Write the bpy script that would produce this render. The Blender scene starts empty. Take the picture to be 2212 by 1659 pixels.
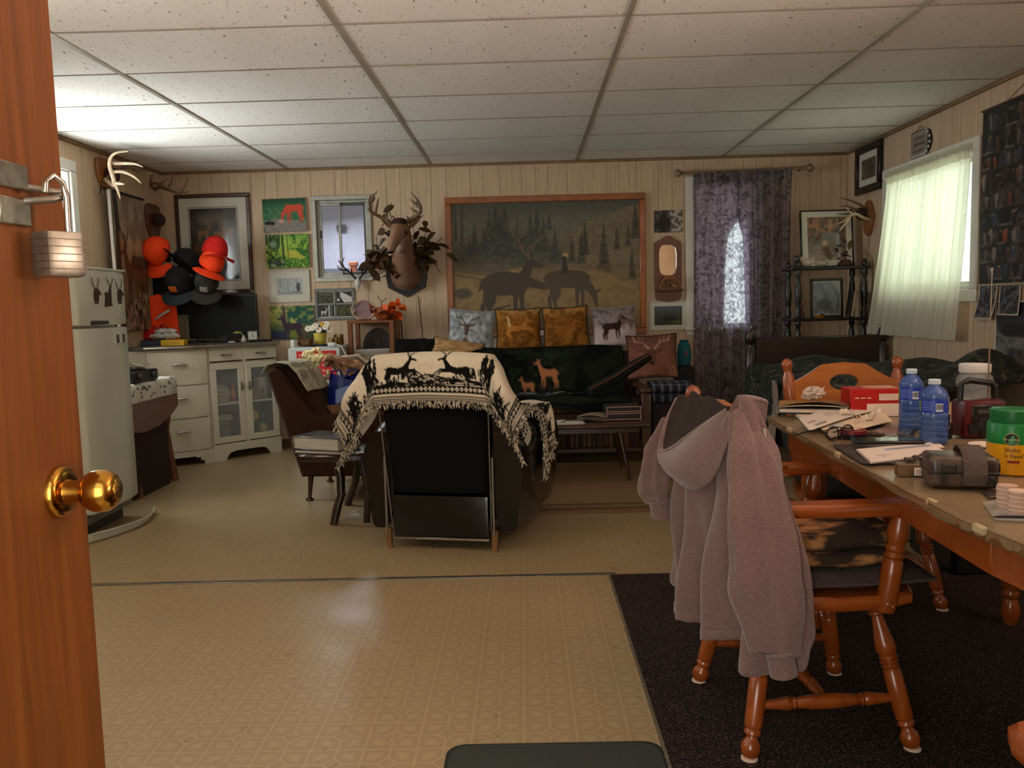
import bpy, bmesh, math, random
import numpy as np
from mathutils import Vector, Matrix

SC = bpy.context.scene
COL = SC.collection
pi = math.pi

# ---------------------------------------------------------------- camera
W, H, F = 2212.0, 1659.0, 1818.0
CAMZ = 1.15
_d = Vector((26 / F, 172 / F, -1)).normalized()
_u = Vector((-math.sin(.025), math.cos(.025), 0)); _u = (_u - _d * _u.dot(_d)).normalized()
_r = _d.cross(_u)
RM = Matrix((_r, _d, _u))                       # camera axes -> room axes
cam_d = bpy.data.cameras.new('camera')
cam = bpy.data.objects.new('camera', cam_d); COL.objects.link(cam)
cam_d.sensor_fit = 'HORIZONTAL'; cam_d.sensor_width = 36.0; cam_d.lens = 36.0 * F / W
cam_d.clip_start = .02
cam.matrix_world = Matrix.Translation((0, 0, CAMZ)) @ RM.to_4x4()
SC.camera = cam
CAM = Vector((0, 0, CAMZ))


def ray(px, py):
    return RM @ Vector(((px - W / 2) / F, -(py - H / 2) / F, -1))


def atY(px, py, Y):
    v = ray(px, py); return CAM + v * (Y / v.y)


def atX(px, py, X):
    v = ray(px, py); return CAM + v * (X / v.x)


def atZ(px, py, Z):
    v = ray(px, py); return CAM + v * ((Z - CAMZ) / v.z)


# ---------------------------------------------------------------- light and exposure
SC.view_settings.view_transform = 'Standard'
SC.view_settings.look = 'None'
SC.view_settings.gamma = 1.0
SC.view_settings.use_curve_mapping = False
SC.view_settings.exposure = 0.3
cy = SC.cycles
cy.adaptive_threshold = .02
cy.max_bounces = 7; cy.diffuse_bounces = 4; cy.glossy_bounces = 3; cy.transmission_bounces = 4; cy.transparent_max_bounces = 8
cy.caustics_reflective = False; cy.caustics_refractive = False
wd = bpy.data.worlds.new('sky'); SC.world = wd; wd.use_nodes = True
_bg = wd.node_tree.nodes['Background']
_bg.inputs[0].default_value = (.80, .95, .88, 1); _bg.inputs[1].default_value = 1.6


def area(name, loc, direction, sx, sy, power, col, spread=pi):
    l = bpy.data.lights.new(name, 'AREA'); l.shape = 'RECTANGLE'; l.size = sx; l.size_y = sy
    l.energy = power; l.color = col; l.spread = spread
    o = bpy.data.objects.new(name, l); COL.objects.link(o)
    o.location = loc; o.rotation_euler = Vector(direction).to_track_quat('-Z', 'Y').to_euler()
    return o


area('daylight_left_window', (-3.22, 5.05, 1.64), (1, .05, .30), .95, .92, 46, (.92, .97, 1.0))
area('daylight_right_window', (3.0, 5.66, 1.60), (-1, 0, -.05), 1.2, .9, 4.6, (.90, 1.0, .70))
area('daylight_back_window', (1.66, 7.42, 1.5), (0, -1, 0), .8, 1.3, 9, (.62, .72, 1.0))
area('daylight_entrance', (.0, -1.3, 1.15), (.08, 1, .22), 2.2, 1.9, 66, (1.0, .89, .78))
area('added_light_near_left', (-3.3, 1.85, 1.15), (1, .1, 1.0), 1.2, .7, 60, (1.0, .95, .86), 1.7)  # added lamp at an unseen left window, brightens the ceiling
area('added_light_near_right', (3.02, 1.5, 1.2), (-1, .1, .8), 1.1, .8, 112, (1.0, .72, .61), 1.9)  # added warm lamp at an unseen right window, lifts the front ceiling
area('hall_light', (-1.9, 8.1, 2.2), (.1, -.1, -1), .7, .7, 24, (.84, .88, 1.0))

# ---------------------------------------------------------------- helpers
rnd = random.Random(7)


def lin(c):
    return tuple(((x / 255) / 12.92 if x / 255 <= .04045 else ((x / 255 + .055) / 1.055) ** 2.4) for x in c[:3])


class NT:
    def __init__(s, m):
        m.use_nodes = True; s.t = m.node_tree; s.n = s.t.nodes; s.l = s.t.links
        s.b = s.n['Principled BSDF']; s.out = s.n['Material Output']

    def new(s, t, **k):
        x = s.n.new(t)
        for a, v in k.items(): setattr(x, a, v)
        return x

    def link(s, a, b): s.l.new(a, b)

    def math(s, op, a, b=None, clamp=False):
        x = s.new('ShaderNodeMath', operation=op, use_clamp=clamp)
        for i, v in enumerate((a, b)):
            if v is None: continue
            if isinstance(v, (int, float)): x.inputs[i].default_value = v
            else: s.link(v, x.inputs[i])
        return x.outputs[0]

    def mix(s, f, a, b):
        x = s.new('ShaderNodeMix', data_type='RGBA')
        for i, v in ((0, f), (6, a), (7, b)):
            if isinstance(v, (int, float)): x.inputs[i].default_value = v
            elif isinstance(v, tuple): x.inputs[i].default_value = (*v[:3], 1)
            else: s.link(v, x.inputs[i])
        return x.outputs[2]

    def coord(s, scale=(1, 1, 1), kind='Object'):
        c = s.new('ShaderNodeTexCoord'); m = s.new('ShaderNodeMapping')
        m.inputs['Scale'].default_value = scale
        s.link(c.outputs[kind], m.inputs[0]); return m.outputs[0]

    def noise(s, vec, scale, detail=3, rough=.55, dist=0):
        x = s.new('ShaderNodeTexNoise'); x.inputs['Scale'].default_value = scale
        x.inputs['Detail'].default_value = detail; x.inputs['Roughness'].default_value = rough
        x.inputs['Distortion'].default_value = dist
        s.link(vec, x.inputs['Vector']); return x.outputs[0]

    def ramp(s, f, stops):
        x = s.new('ShaderNodeValToRGB'); e = x.color_ramp.elements
        while len(e) < len(stops): e.new(.5)
        for k, (p, c) in enumerate(stops):
            e[k].position = p; e[k].color = (*(c if isinstance(c, tuple) else (c, c, c)), 1)
        s.link(f, x.inputs[0]); return x.outputs[0]

    def bump(s, h, strength, dist=.01):
        x = s.new('ShaderNodeBump'); x.inputs['Strength'].default_value = strength; x.inputs['Distance'].default_value = dist
        s.link(h, x.inputs['Height']); s.link(x.outputs[0], s.b.inputs['Normal'])


MATS = {}


def mat(name, c, c2=None, rough=.5, metal=0, scale=8, stretch=(1, 1, 1), bump=0, bscale=None, spec=.5, trans=0, ior=1.45,
        alpha=1, sheen=0, detail=4, lo=.3, hi=.7, coat=0, kind='Object', transl=0):
    if name in MATS: return MATS[name]
    m = bpy.data.materials.new(name); N = NT(m); b = N.b
    b.inputs['Roughness'].default_value = rough; b.inputs['Metallic'].default_value = metal
    b.inputs['Specular IOR Level'].default_value = spec; b.inputs['Transmission Weight'].default_value = trans
    b.inputs['IOR'].default_value = ior; b.inputs['Alpha'].default_value = alpha
    b.inputs['Sheen Weight'].default_value = sheen; b.inputs['Coat Weight'].default_value = coat
    v = N.coord(stretch, kind)
    nz = N.noise(v, scale, detail)
    a = lin(c); d = lin(c2) if c2 else tuple(x * .82 for x in a)
    col = N.ramp(nz, [(lo, a), (hi, d)])
    N.link(col, b.inputs['Base Color'])
    if bump:
        N.bump(N.noise(v, bscale or scale * 3, 3), bump, .004)
    if transl:
        t = N.new('ShaderNodeBsdfTranslucent'); N.link(col, t.inputs[0])
        mx = N.new('ShaderNodeMixShader'); mx.inputs[0].default_value = transl
        N.link(b.outputs[0], mx.inputs[1]); N.link(t.outputs[0], mx.inputs[2]); N.link(mx.outputs[0], N.out.inputs[0])
    MATS[name] = m
    return m


def print_mat(name, rough=.6, coat=0, transl=0, spec=.4, bump=0, bscale=400):
    if name in MATS: return MATS[name]
    m = bpy.data.materials.new(name); N = NT(m)
    a = N.new('ShaderNodeAttribute', attribute_name='Col')
    N.link(a.outputs[0], N.b.inputs['Base Color'])
    N.b.inputs['Roughness'].default_value = rough; N.b.inputs['Coat Weight'].default_value = coat
    N.b.inputs['Coat Roughness'].default_value = .08
    N.b.inputs['Specular IOR Level'].default_value = spec
    if bump: N.bump(N.noise(N.coord(), bscale, 2), bump, .003)
    if transl:
        t = N.new('ShaderNodeBsdfTranslucent'); N.link(a.outputs[0], t.inputs[0])
        mx = N.new('ShaderNodeMixShader'); mx.inputs[0].default_value = transl
        N.link(N.b.outputs[0], mx.inputs[1]); N.link(t.outputs[0], mx.inputs[2]); N.link(mx.outputs[0], N.out.inputs[0])
    MATS[name] = m
    return m


def put(o, parent):
    COL.objects.link(o)
    if parent is not None:
        o.parent = parent
        if parent.get('_world'):
            pass
    return o


def tag(o, label=None, cat=None, group=None, kind=None):
    if label: o['label'] = label
    if cat: o['category'] = cat
    if group: o['group'] = group
    if kind: o['kind'] = kind
    return o


def thing(name, label, cat, loc=(0, 0, 0), rz=0, group=None):
    o = bpy.data.objects.new(name, None); COL.objects.link(o)
    o.location = loc; o.rotation_euler = (0, 0, rz); o.empty_display_size = .05
    return tag(o, label, cat, group)


def basis(o):
    m = Matrix.Translation(o.location) @ o.rotation_euler.to_matrix().to_4x4()
    return basis(o.parent) @ m if o.parent else m


class MB:
    """collects shapes; build() links them as one mesh object"""

    def __init__(s): s.bm = bmesh.new(); s.cl = None

    def box(s, c, sz, bev=0, rz=0, rot=None, seg=1):
        R = rot if rot is not None else Matrix.Rotation(rz, 3, 'Z')
        r = bmesh.ops.create_cube(s.bm, size=1)
        vs = r['verts']
        for v in vs: v.co = Vector((v.co.x * sz[0], v.co.y * sz[1], v.co.z * sz[2]))
        if bev:
            es = list({e for v in vs for e in v.link_edges})
            g = bmesh.ops.bevel(s.bm, geom=es, offset=min(bev, min(sz) * .49), segments=seg, affect='EDGES', profile=.6)
            vs = list({v for f in g['faces'] for v in f.verts} | {v for v in vs if v.is_valid})
        for v in vs: v.co = R @ v.co + Vector(c)
        return s

    def bb(s, a, b, bev=0, seg=1):
        a = Vector(a); b = Vector(b)
        return s.box((a + b) / 2, [abs(x) for x in (b - a)], bev, seg=seg)

    def faces(s, verts, fs):
        vs = [s.bm.verts.new(v) for v in verts]
        for f in fs:
            try: s.bm.faces.new([vs[i] for i in f])
            except ValueError: pass
        return s

    def tube(s, pts, rad, seg=8, cap=True, flat=None):
        pts = [Vector(p) for p in pts]; n = len(pts)
        rad = [rad] * n if isinstance(rad, (int, float)) else list(rad)
        up = None; rings = []
        for i, p in enumerate(pts):
            t = (pts[min(i + 1, n - 1)] - pts[max(i - 1, 0)])
            if t.length < 1e-9: t = Vector((0, 0, 1))
            t.normalize()
            if up is None:
                up = Vector((0, 0, 1)) if abs(t.z) < .9 else Vector((0, 1, 0))
            a = (up - t * up.dot(t))
            if a.length < 1e-6: a = t.orthogonal()
            a.normalize(); up = a; b = t.cross(a)
            fl = flat or 1
            rings.append([s.bm.verts.new(p + (a * math.cos(q) * fl + b * math.sin(q)) * rad[i]) for q in [2 * pi * k / seg for k in range(seg)]])
        for i in range(n - 1):
            for k in range(seg):
                s.bm.faces.new((rings[i][k], rings[i][(k + 1) % seg], rings[i + 1][(k + 1) % seg], rings[i + 1][k]))
        if cap:
            s.bm.faces.new(rings[0][::-1]); s.bm.faces.new(rings[-1])
        return s

    def lathe(s, p0, p1, prof, seg=16):
        """prof: (distance fraction along p0->p1, radius)"""
        p0 = Vector(p0); p1 = Vector(p1); d = (p1 - p0)
        t = d.normalized(); a = t.orthogonal().normalized(); b = t.cross(a); rings = []
        for f, r in prof:
            rings.append([s.bm.verts.new(p0 + d * f + (a * math.cos(q) + b * math.sin(q)) * max(r, 1e-4)) for q in [2 * pi * k / seg for k in range(seg)]])
        for i in range(len(rings) - 1):
            for k in range(seg):
                s.bm.faces.new((rings[i][k], rings[i][(k + 1) % seg], rings[i + 1][(k + 1) % seg], rings[i + 1][k]))
        s.bm.faces.new(rings[0][::-1]); s.bm.faces.new(rings[-1])
        return s

    def prism(s, poly, h, M=None, bev=0, hole=None):
        """poly in local xy, extruded 0..h in local z; M places it; hole: inner outline"""
        M = M or Matrix.Identity(4); n = len(poly)
        if hole is None:
            b = [s.bm.verts.new((x, y, 0)) for x, y in poly]; t = [s.bm.verts.new((x, y, h)) for x, y in poly]
            fs = [s.bm.faces.new(b[::-1]), s.bm.faces.new(t)]
            for i in range(n): fs.append(s.bm.faces.new((b[i], b[(i + 1) % n], t[(i + 1) % n], t[i])))
            vs = b + t
            if bev:
                es = list(fs[0].edges) + list(fs[1].edges)
                g = bmesh.ops.bevel(s.bm, geom=es, offset=bev, segments=1, affect='EDGES')
                vs = list({v for f in g['faces'] for v in f.verts} | {v for v in vs if v.is_valid} | {v for f in fs if f.is_valid for v in f.verts})
        else:
            vs = []
            L = []
            for z in (0, h):
                L.append(([s.bm.verts.new((x, y, z)) for x, y in poly], [s.bm.verts.new((x, y, z)) for x, y in hole]))
            for i in range(n):
                j = (i + 1) % n
                (o0, i0), (o1, i1) = L
                s.bm.faces.new((o0[i], i0[i], i0[j], o0[j])); s.bm.faces.new((o1[i], o1[j], i1[j], i1[i]))
                s.bm.faces.new((o0[i], o0[j], o1[j], o1[i])); s.bm.faces.new((i0[i], i1[i], i1[j], i0[j]))
            for a, b in L: vs += a + b
        for v in vs: v.co = M @ v.co
        return s

    def ball(s, c, r, seg=12, rings=8, rot=None):
        r = (r, r, r) if isinstance(r, (int, float)) else r
        g = bmesh.ops.create_uvsphere(s.bm, u_segments=seg, v_segments=rings, radius=1)
        for v in g['verts']:
            p = Vector((v.co.x * r[0], v.co.y * r[1], v.co.z * r[2]))
            v.co = (rot @ p if rot is not None else p) + Vector(c)
        return s

    def grid(s, fn, nu, nv, cu=False, cv=False):
        g = [[s.bm.verts.new(fn(i / (nu if cu else nu - 1), j / (nv if cv else nv - 1))) for j in range(nv)] for i in range(nu)]
        for i in range(nu if cu else nu - 1):
            for j in range(nv if cv else nv - 1):
                try: s.bm.faces.new((g[i][j], g[(i + 1) % nu][j], g[(i + 1) % nu][(j + 1) % nv], g[i][(j + 1) % nv]))
                except ValueError: pass
        return s

    def build(s, name, m, parent=None, smooth=True, angle=.7, solid=0, subsurf=0, kind=None, label=None, doubles=0):
        if doubles: bmesh.ops.remove_doubles(s.bm, verts=s.bm.verts[:], dist=doubles)
        bmesh.ops.recalc_face_normals(s.bm, faces=s.bm.faces[:])
        me = bpy.data.meshes.new(name); s.bm.to_mesh(me); s.bm.free()
        return fin(name, me, m, parent, smooth, angle, solid, subsurf, kind, label)


def fin(name, me, m, parent=None, smooth=True, angle=.7, solid=0, subsurf=0, kind=None, label=None):
    if smooth and len(me.polygons):
        me.polygons.foreach_set('use_smooth', [True] * len(me.polygons))
        me.set_sharp_from_angle(angle=angle)
    me.materials.append(m)
    o = bpy.data.objects.new(name, me); put(o, parent)
    if solid:
        md = o.modifiers.new('thickness', 'SOLIDIFY'); md.thickness = solid; md.offset = 0
    if subsurf:
        md = o.modifiers.new('subdivision', 'SUBSURF'); md.levels = subsurf; md.render_levels = subsurf
    if kind: o['kind'] = kind
    if label: o['label'] = label
    return o


def copy_tree(o, parent=None, loc=None, rz=None, label=None, group=None):
    c = o.copy(); COL.objects.link(c); c.parent = parent
    if loc is not None: c.location = loc
    if rz is not None: c.rotation_euler = (0, 0, rz)
    if label: c['label'] = label
    if group: c['group'] = group
    for ch in o.children: copy_tree(ch, c)
    return c


def lerp(a, b, t): return a + (b - a) * t


def interp(x, xs, ys):
    return float(np.interp(x, xs, ys))


# ---------------------------------------------------------------- prints: colours painted per vertex on a fine grid
class Cv:
    def __init__(s, w, h, c=(128, 128, 128), seed=1, asp=None):
        s.w, s.h = w, h; s.a = np.zeros((h, w, 3)); s.a[:] = np.array(c) / 255.
        s.asp = asp or w / h
        s.X, s.Y = np.meshgrid((np.arange(w) + .5) / w, (np.arange(h) + .5) / h)
        s.r = np.random.RandomState(seed)

    def blend(s, m, c, al=1):
        c = np.array(c) / 255.
        m = (m * al)[..., None]; s.a = s.a * (1 - m) + c * m

    def grad(s, stops):
        ys = [p for p, _ in stops]
        for k in range(3): s.a[..., k] = np.interp(s.Y, ys, [c[k] / 255. for _, c in stops])

    def nz(s, n, m=None):
        m = m or n
        g = s.r.rand(m + 2, n + 2); x = s.X * n; y = s.Y * m
        i = x.astype(int); j = y.astype(int); fx = x - i; fy = y - j
        fx = fx * fx * (3 - 2 * fx); fy = fy * fy * (3 - 2 * fy)
        return (g[j, i] * (1 - fx) + g[j, i + 1] * fx) * (1 - fy) + (g[j + 1, i] * (1 - fx) + g[j + 1, i + 1] * fx) * fy

    def mottle(s, c, n, thr=.5, soft=.1, al=1, m=None, area=None):
        k = np.clip((s.nz(n, m) * .65 + s.nz(n * 2, (m or n) * 2) * .35 - thr) / soft + .5, 0, 1)
        if area is not None: k = k * area
        s.blend(k, c, al)

    def rect(s, x0, y0, x1, y1, c, al=1):
        s.blend(((s.X >= x0) & (s.X < x1) & (s.Y >= y0) & (s.Y < y1)).astype(float), c, al)

    def box(s, x0, y0, x1, y1):
        return ((s.X >= x0) & (s.X < x1) & (s.Y >= y0) & (s.Y < y1)).astype(float)

    def inside(s, pts):
        m = np.zeros((s.h, s.w), bool); n = len(pts)
        for i in range(n):
            (x0, y0), (x1, y1) = pts[i], pts[(i + 1) % n]
            if y0 == y1: continue
            m ^= ((s.Y < y0) != (s.Y < y1)) & (s.X < (x1 - x0) * (s.Y - y0) / (y1 - y0) + x0)
        return m.astype(float)

    def poly(s, pts, c, al=1): s.blend(s.inside(pts), c, al)

    def ell(s, cx, cy, rx, ry, c, al=1, soft=.02):
        d = np.sqrt(((s.X - cx) / rx) ** 2 + ((s.Y - cy) / ry) ** 2)
        s.blend(np.clip((1 - d) / max(soft, 1e-3) + .5, 0, 1), c, al)

    def line(s, pts, w0, w1=None, c=(0, 0, 0), al=1):
        w1 = w0 if w1 is None else w1; n = len(pts); px = .7 / s.h
        M = np.zeros((s.h, s.w))
        for i in range(n - 1):
            x0, y0 = pts[i]; x1, y1 = pts[i + 1]
            dx, dy = (x1 - x0) * s.asp, y1 - y0; L = dx * dx + dy * dy + 1e-12
            ax, ay = (s.X - x0) * s.asp, s.Y - y0
            t = np.clip((ax * dx + ay * dy) / L, 0, 1)
            r = lerp(w0, w1, (i + t) / (n - 1))
            d = np.hypot(ax - t * dx, ay - t * dy)
            M = np.maximum(M, np.clip((r - d) / px + .5, 0, 1))
        s.blend(M, c, al)

    def dots(s, n, r, cols, area=(0, 0, 1, 1)):
        for _ in range(n):
            x = lerp(area[0], area[2], s.r.rand()); y = lerp(area[1], area[3], s.r.rand())
            s.ell(x, y, r / s.asp * (.5 + s.r.rand()), r * (.5 + s.r.rand()), cols[s.r.randint(len(cols))], .9, .4)

    def tree(s, x, y, h, c, al=1, w=.22):
        """conifer with its foot at (x, y)"""
        for k in range(9):
            t = k / 9; hw = h * w * (1 - t) / s.asp + .002
            yy = y - h * t
            s.poly([(x - hw, yy), (x + hw, yy), (x + hw * .2, yy - h * .2), (x - hw * .2, yy - h * .2)], c, al)

    def deer(s, x, y, sc, c, pose='stand', flip=1, antler=True, ac=None, al=1, belly=None, up=1):
        ac = ac or c
        def q(*p): return [(x + flip * a * sc / s.asp, y + b * sc * up) for a, b in p]
        def ln(w0, w1, *p, col=None): s.line(q(*p), w0 * sc, w1 * sc, col or c, al)
        def el(cx, cy, rx, ry, col=None):
            (X, Y), = q((cx, cy)); s.ell(X, Y, rx * sc / s.asp, ry * sc, col or c, al, .08)
        if pose == 'run':
            ln(.14, .11, (-.36, -.02), (.0, .03), (.34, -.08)); ln(.13, .12, (-.36, .0), (-.2, .02))
            ln(.11, .05, (.3, -.1), (.5, -.42)); ln(.06, .03, (.48, -.44), (.72, -.38))
            ln(.05, .018, (.32, .0), (.62, -.02), (.95, .2)); ln(.045, .018, (.3, .04), (.6, .06), (.86, .3))
            ln(.10, .02, (-.38, .02), (-.5, .26), (-.38, .45), (-.5, .72)); ln(.09, .02, (-.34, .04), (-.4, .3), (-.26, .48), (-.34, .74))
            ln(.03, .01, (-.46, -.06), (-.56, -.12)); ln(.03, .01, (.46, -.46), (.4, -.56))
            hx, hy = .5, -.47
        else:
            el(0, 0, .40, .165); el(.24, .0, .19, .2); el(-.27, -.01, .19, .19)
            ln(.06, .022, (.3, .1), (.31, .38), (.3, .68)); ln(.06, .022, (.2, .1), (.18, .4), (.2, .68))
            ln(.09, .022, (-.34, .05), (-.37, .3), (-.45, .42), (-.41, .68)); ln(.09, .022, (-.24, .08), (-.27, .32), (-.33, .44), (-.28, .68))
            ln(.04, .02, (-.44, -.06), (-.5, .08))
            if pose == 'graze':
                ln(.13, .075, (.32, -.02), (.56, .30)); ln(.075, .035, (.56, .30), (.62, .58)); ln(.04, .01, (.58, .3), (.72, .2))
                hx, hy = .6, .3; antler = False
            else:
                ln(.13, .075, (.32, -.06), (.48, -.42)); ln(.075, .035, (.46, -.44), (.70, -.36)); ln(.04, .015, (.46, -.48), (.36, -.58))
                ln(.04, .015, (.5, -.5), (.52, -.62))
                hx, hy = .48, -.5
        if antler:
            for k in (-1, 1):
                ln(.022, .012, (hx, hy), (hx - .1 + k * .06, hy - .2), (hx + .0 + k * .22, hy - .4), (hx + .1 + k * .2, hy - .5), col=ac)
                for j in range(3):
                    bx, by = hx - .06 + k * (.08 + .06 * j), hy - .16 - .09 * j
                    ln(.014, .006, (bx, by), (bx + k * .05 + .06, by - .16), col=ac)

    def head(s, x, y, sc, c, ac, al=1, nose=(30, 24, 20)):
        """a buck's face from the front"""
        def q(*p): return [(x + a * sc / s.asp, y + b * sc) for a, b in p]
        s.poly(q((-.17, -.25), (.17, -.25), (.14, .08), (.08, .36), (-.08, .36), (-.14, .08)), c, al)
        for k in (-1, 1):
            s.poly(q((k * .14, -.2), (k * .46, -.32), (k * .5, -.22), (k * .2, -.08)), c, al)
            s.line(q((k * .1, -.26), (k * .3, -.55), (k * .62, -.62), (k * .66, -.9)), .035 * sc, .012 * sc, ac, al)
            for j in range(3):
                bx, by = k * (.3 + .14 * j), -.55 - .03 * j
                s.line(q((bx, by), (bx + k * .02, by - .34 + .05 * j)), .024 * sc, .008 * sc, ac, al)
            s.ell(*q((k * .11, -.08))[0], .03 * sc / s.asp, .03 * sc, nose, al)
        s.ell(*q((0, .33))[0], .07 * sc / s.asp, .05 * sc, nose, al)

    def sample(s, u, v):
        x = np.clip(np.asarray(u) * s.w - .5, 0, s.w - 1.001); y = np.clip(np.asarray(v) * s.h - .5, 0, s.h - 1.001)
        i = x.astype(int); j = y.astype(int); fx = (x - i)[..., None]; fy = (y - j)[..., None]
        A = s.a
        c = (A[j, i] * (1 - fx) + A[j, i + 1] * fx) * (1 - fy) + (A[j + 1, i] * (1 - fx) + A[j + 1, i + 1] * fx) * fy
        c = np.clip(c, 0, 1)
        return np.where(c <= .04045, c / 12.92, ((c + .055) / 1.055) ** 2.4)


def sheet(name, cv, fn, nu, nv, m, parent=None, solid=0, smooth=True, uv=None, kind=None):
    """a surface fn(u, v) carrying the print cv; u to the right, v down"""
    us = np.linspace(0, 1, nu); vs = np.linspace(0, 1, nv)
    U, V_ = np.meshgrid(us, vs, indexing='ij')
    co = np.array([fn(u, v) for u in us for v in vs], dtype=float)
    idx = np.arange(nu * nv).reshape(nu, nv)
    fs = np.stack([idx[:-1, :-1], idx[:-1, 1:], idx[1:, 1:], idx[1:, :-1]], -1).reshape(-1, 4)
    me = bpy.data.meshes.new(name); me.from_pydata([tuple(c) for c in co], [], fs.tolist())
    at = me.color_attributes.new('Col', 'FLOAT_COLOR', 'POINT')
    if uv is not None: U, V_ = uv(U, V_)
    c = np.ones((nu * nv, 4)); c[:, :3] = cv.sample(U.ravel(), V_.ravel())
    at.data.foreach_set('color', c.ravel().astype(np.float32)); me.update()
    return fin(name, me, m, parent, smooth, 1.2, solid, 0, kind)


def flat(a, b, c):
    """corner a (top left), b (top right), c (bottom left) -> fn"""
    a = Vector(a); b = Vector(b); c = Vector(c)
    return lambda u, v: a + (b - a) * u + (c - a) * v


PM = print_mat('printed_paper', .55)
PG = print_mat('printed_under_glass', .35, coat=.6)
PC = print_mat('printed_canvas', .75, bump=.1)
PF = print_mat('printed_fabric', .95, spec=.1, bump=.25, bscale=700)

_fontc = {}


def text(name, s, size, M, m, parent=None, ext=.0004, align='CENTER', sx=1):
    cu = bpy.data.curves.new('t', 'FONT'); cu.body = s; cu.size = size; cu.extrude = ext
    cu.align_x = align; cu.align_y = 'CENTER'
    o = bpy.data.objects.new('t', cu); COL.objects.link(o)
    bpy.context.view_layer.update()
    me = bpy.data.meshes.new_from_object(o.evaluated_get(bpy.context.evaluated_depsgraph_get()))
    bpy.data.objects.remove(o); bpy.data.curves.remove(cu)
    me.name = name
    me.transform(M @ Matrix.Diagonal((sx, 1, 1, 1)))
    me.materials.clear()
    return fin(name, me, m, parent, False)


def frame_M(o, x, y):
    """matrix with local x, y along the given directions at o"""
    x = Vector(x).normalized(); z = x.cross(Vector(y)).normalized(); y = z.cross(x)
    return Matrix((( x.x, y.x, z.x, o[0]), (x.y, y.y, z.y, o[1]), (x.z, y.z, z.z, o[2]), (0, 0, 0, 1)))
# ================================================================ THE ROOM
XL, XR, YB, YF, CZ = -2.97, 2.66, 7.02, .30, 2.31

# ---- materials of the setting
m_panel = bpy.data.materials.new('wood_grain_panelling'); N = NT(m_panel)
v = N.coord((9, 9, .55)); g = N.noise(v, 5, 6, .65, 1.2); g2 = N.noise(N.coord((30, 30, .7)), 4, 3)
c = N.ramp(g, [(.30, lin((184, 158, 128))), (.5, lin((204, 178, 147))), (.72, lin((216, 193, 164)))])
c = N.mix(N.math('MULTIPLY', g2, .22), c, lin((160, 130, 100)))
N.link(c, N.b.inputs['Base Color']); N.b.inputs['Roughness'].default_value = .5
N.bump(g2, .06, .002)
m_groove = mat('panelling_groove_highlight', (222, 204, 178), (200, 180, 150), .6)  # paler than the planks: the groove highlight is put into the colour
m_white_trim = mat('white_painted_trim', (226, 224, 214), (214, 210, 198), .4, scale=5)
m_metal_trim = mat('aluminium_trim', (150, 146, 136), (120, 116, 106), .35, .8, scale=20)

m_tile = bpy.data.materials.new('fissured_ceiling_tile'); N = NT(m_tile)
v = N.coord((1, 1, 1))
_mp = v.node; _mp.inputs['Rotation'].default_value = (0, 0, .9); _mp.inputs['Scale'].default_value = (1, .36, 1)
f = N.noise(v, 95, 2, .5, .8); f2 = N.noise(v, 150, 2); f3 = N.noise(v, 3, 2)
pit = N.ramp(f, [(.30, 0.0), (.335, 1.0)])
c = N.mix(pit, lin((128, 116, 96)), N.ramp(f3, [(.3, lin((238, 235, 226))), (.7, lin((246, 244, 238)))]))
N.link(c, N.b.inputs['Base Color']); N.b.inputs['Roughness'].default_value = .95; N.b.inputs['Specular IOR Level'].default_value = .1
h = N.math('ADD', N.math('MULTIPLY', pit, 1.0), N.math('MULTIPLY', f2, .35)); N.bump(h, .5, .004)
m_grid = mat('ceiling_grid_paint', (176, 168, 152), (150, 142, 126), .5, scale=4)

m_vinyl = bpy.data.materials.new('sheet_vinyl_octagon_print'); N = NT(m_vinyl)
v = N.coord((1, 1, 1)); sp = N.new('ShaderNodeSeparateXYZ'); N.link(v, sp.inputs[0])
P = .14
def _ab(o, off):
    return N.math('ABSOLUTE', N.math('SUBTRACT', N.math('FRACT', N.math('ADD', N.math('DIVIDE', o, P), off)), .5))
a = _ab(sp.outputs[0], 100.2); b = _ab(sp.outputs[1], 100.0); r = .19
g1 = N.math('MINIMUM', N.math('SUBTRACT', .5, a), N.math('SUBTRACT', .5, b))
sab = N.math('ADD', a, b)
dd = N.math('MULTIPLY', N.math('ABSOLUTE', N.math('SUBTRACT', sab, r)), .7)
g2 = N.math('ADD', N.math('MINIMUM', a, b), N.math('MULTIPLY', N.math('LESS_THAN', sab, r), 1.0))
g = N.math('MINIMUM', N.math('MINIMUM', g1, dd), g2)
line = N.math('SUBTRACT', 1.0, N.math('DIVIDE', g, .028), True)
pil = N.math('DIVIDE', g, .2, True)
nz = N.noise(v, 5, 4); nz2 = N.noise(v, 60, 3)
base = N.ramp(pil, [(.0, lin((158, 135, 100))), (.35, lin((152, 129, 95))), (1.0, lin((170, 148, 113)))])
base = N.mix(N.math('MULTIPLY', nz, .5), base, lin((164, 140, 104)))
base = N.mix(N.math('MULTIPLY', line, .5), base, lin((190, 168, 132)))
base = N.mix(N.math('MULTIPLY', N.math('GREATER_THAN', N.noise(v, 24, 1), .72), .5), base, lin((120, 100, 66)))
N.link(base, N.b.inputs['Base Color'])
rr = N.ramp(N.noise(v, 3, 3), [(.3, .28), (.7, .42)]); N.link(rr, N.b.inputs['Roughness'])
N.b.inputs['Specular IOR Level'].default_value = .5
N.bump(N.math('ADD', N.math('MULTIPLY', pil, .6), N.math('MULTIPLY', nz2, .3)), .25, .002)

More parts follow.
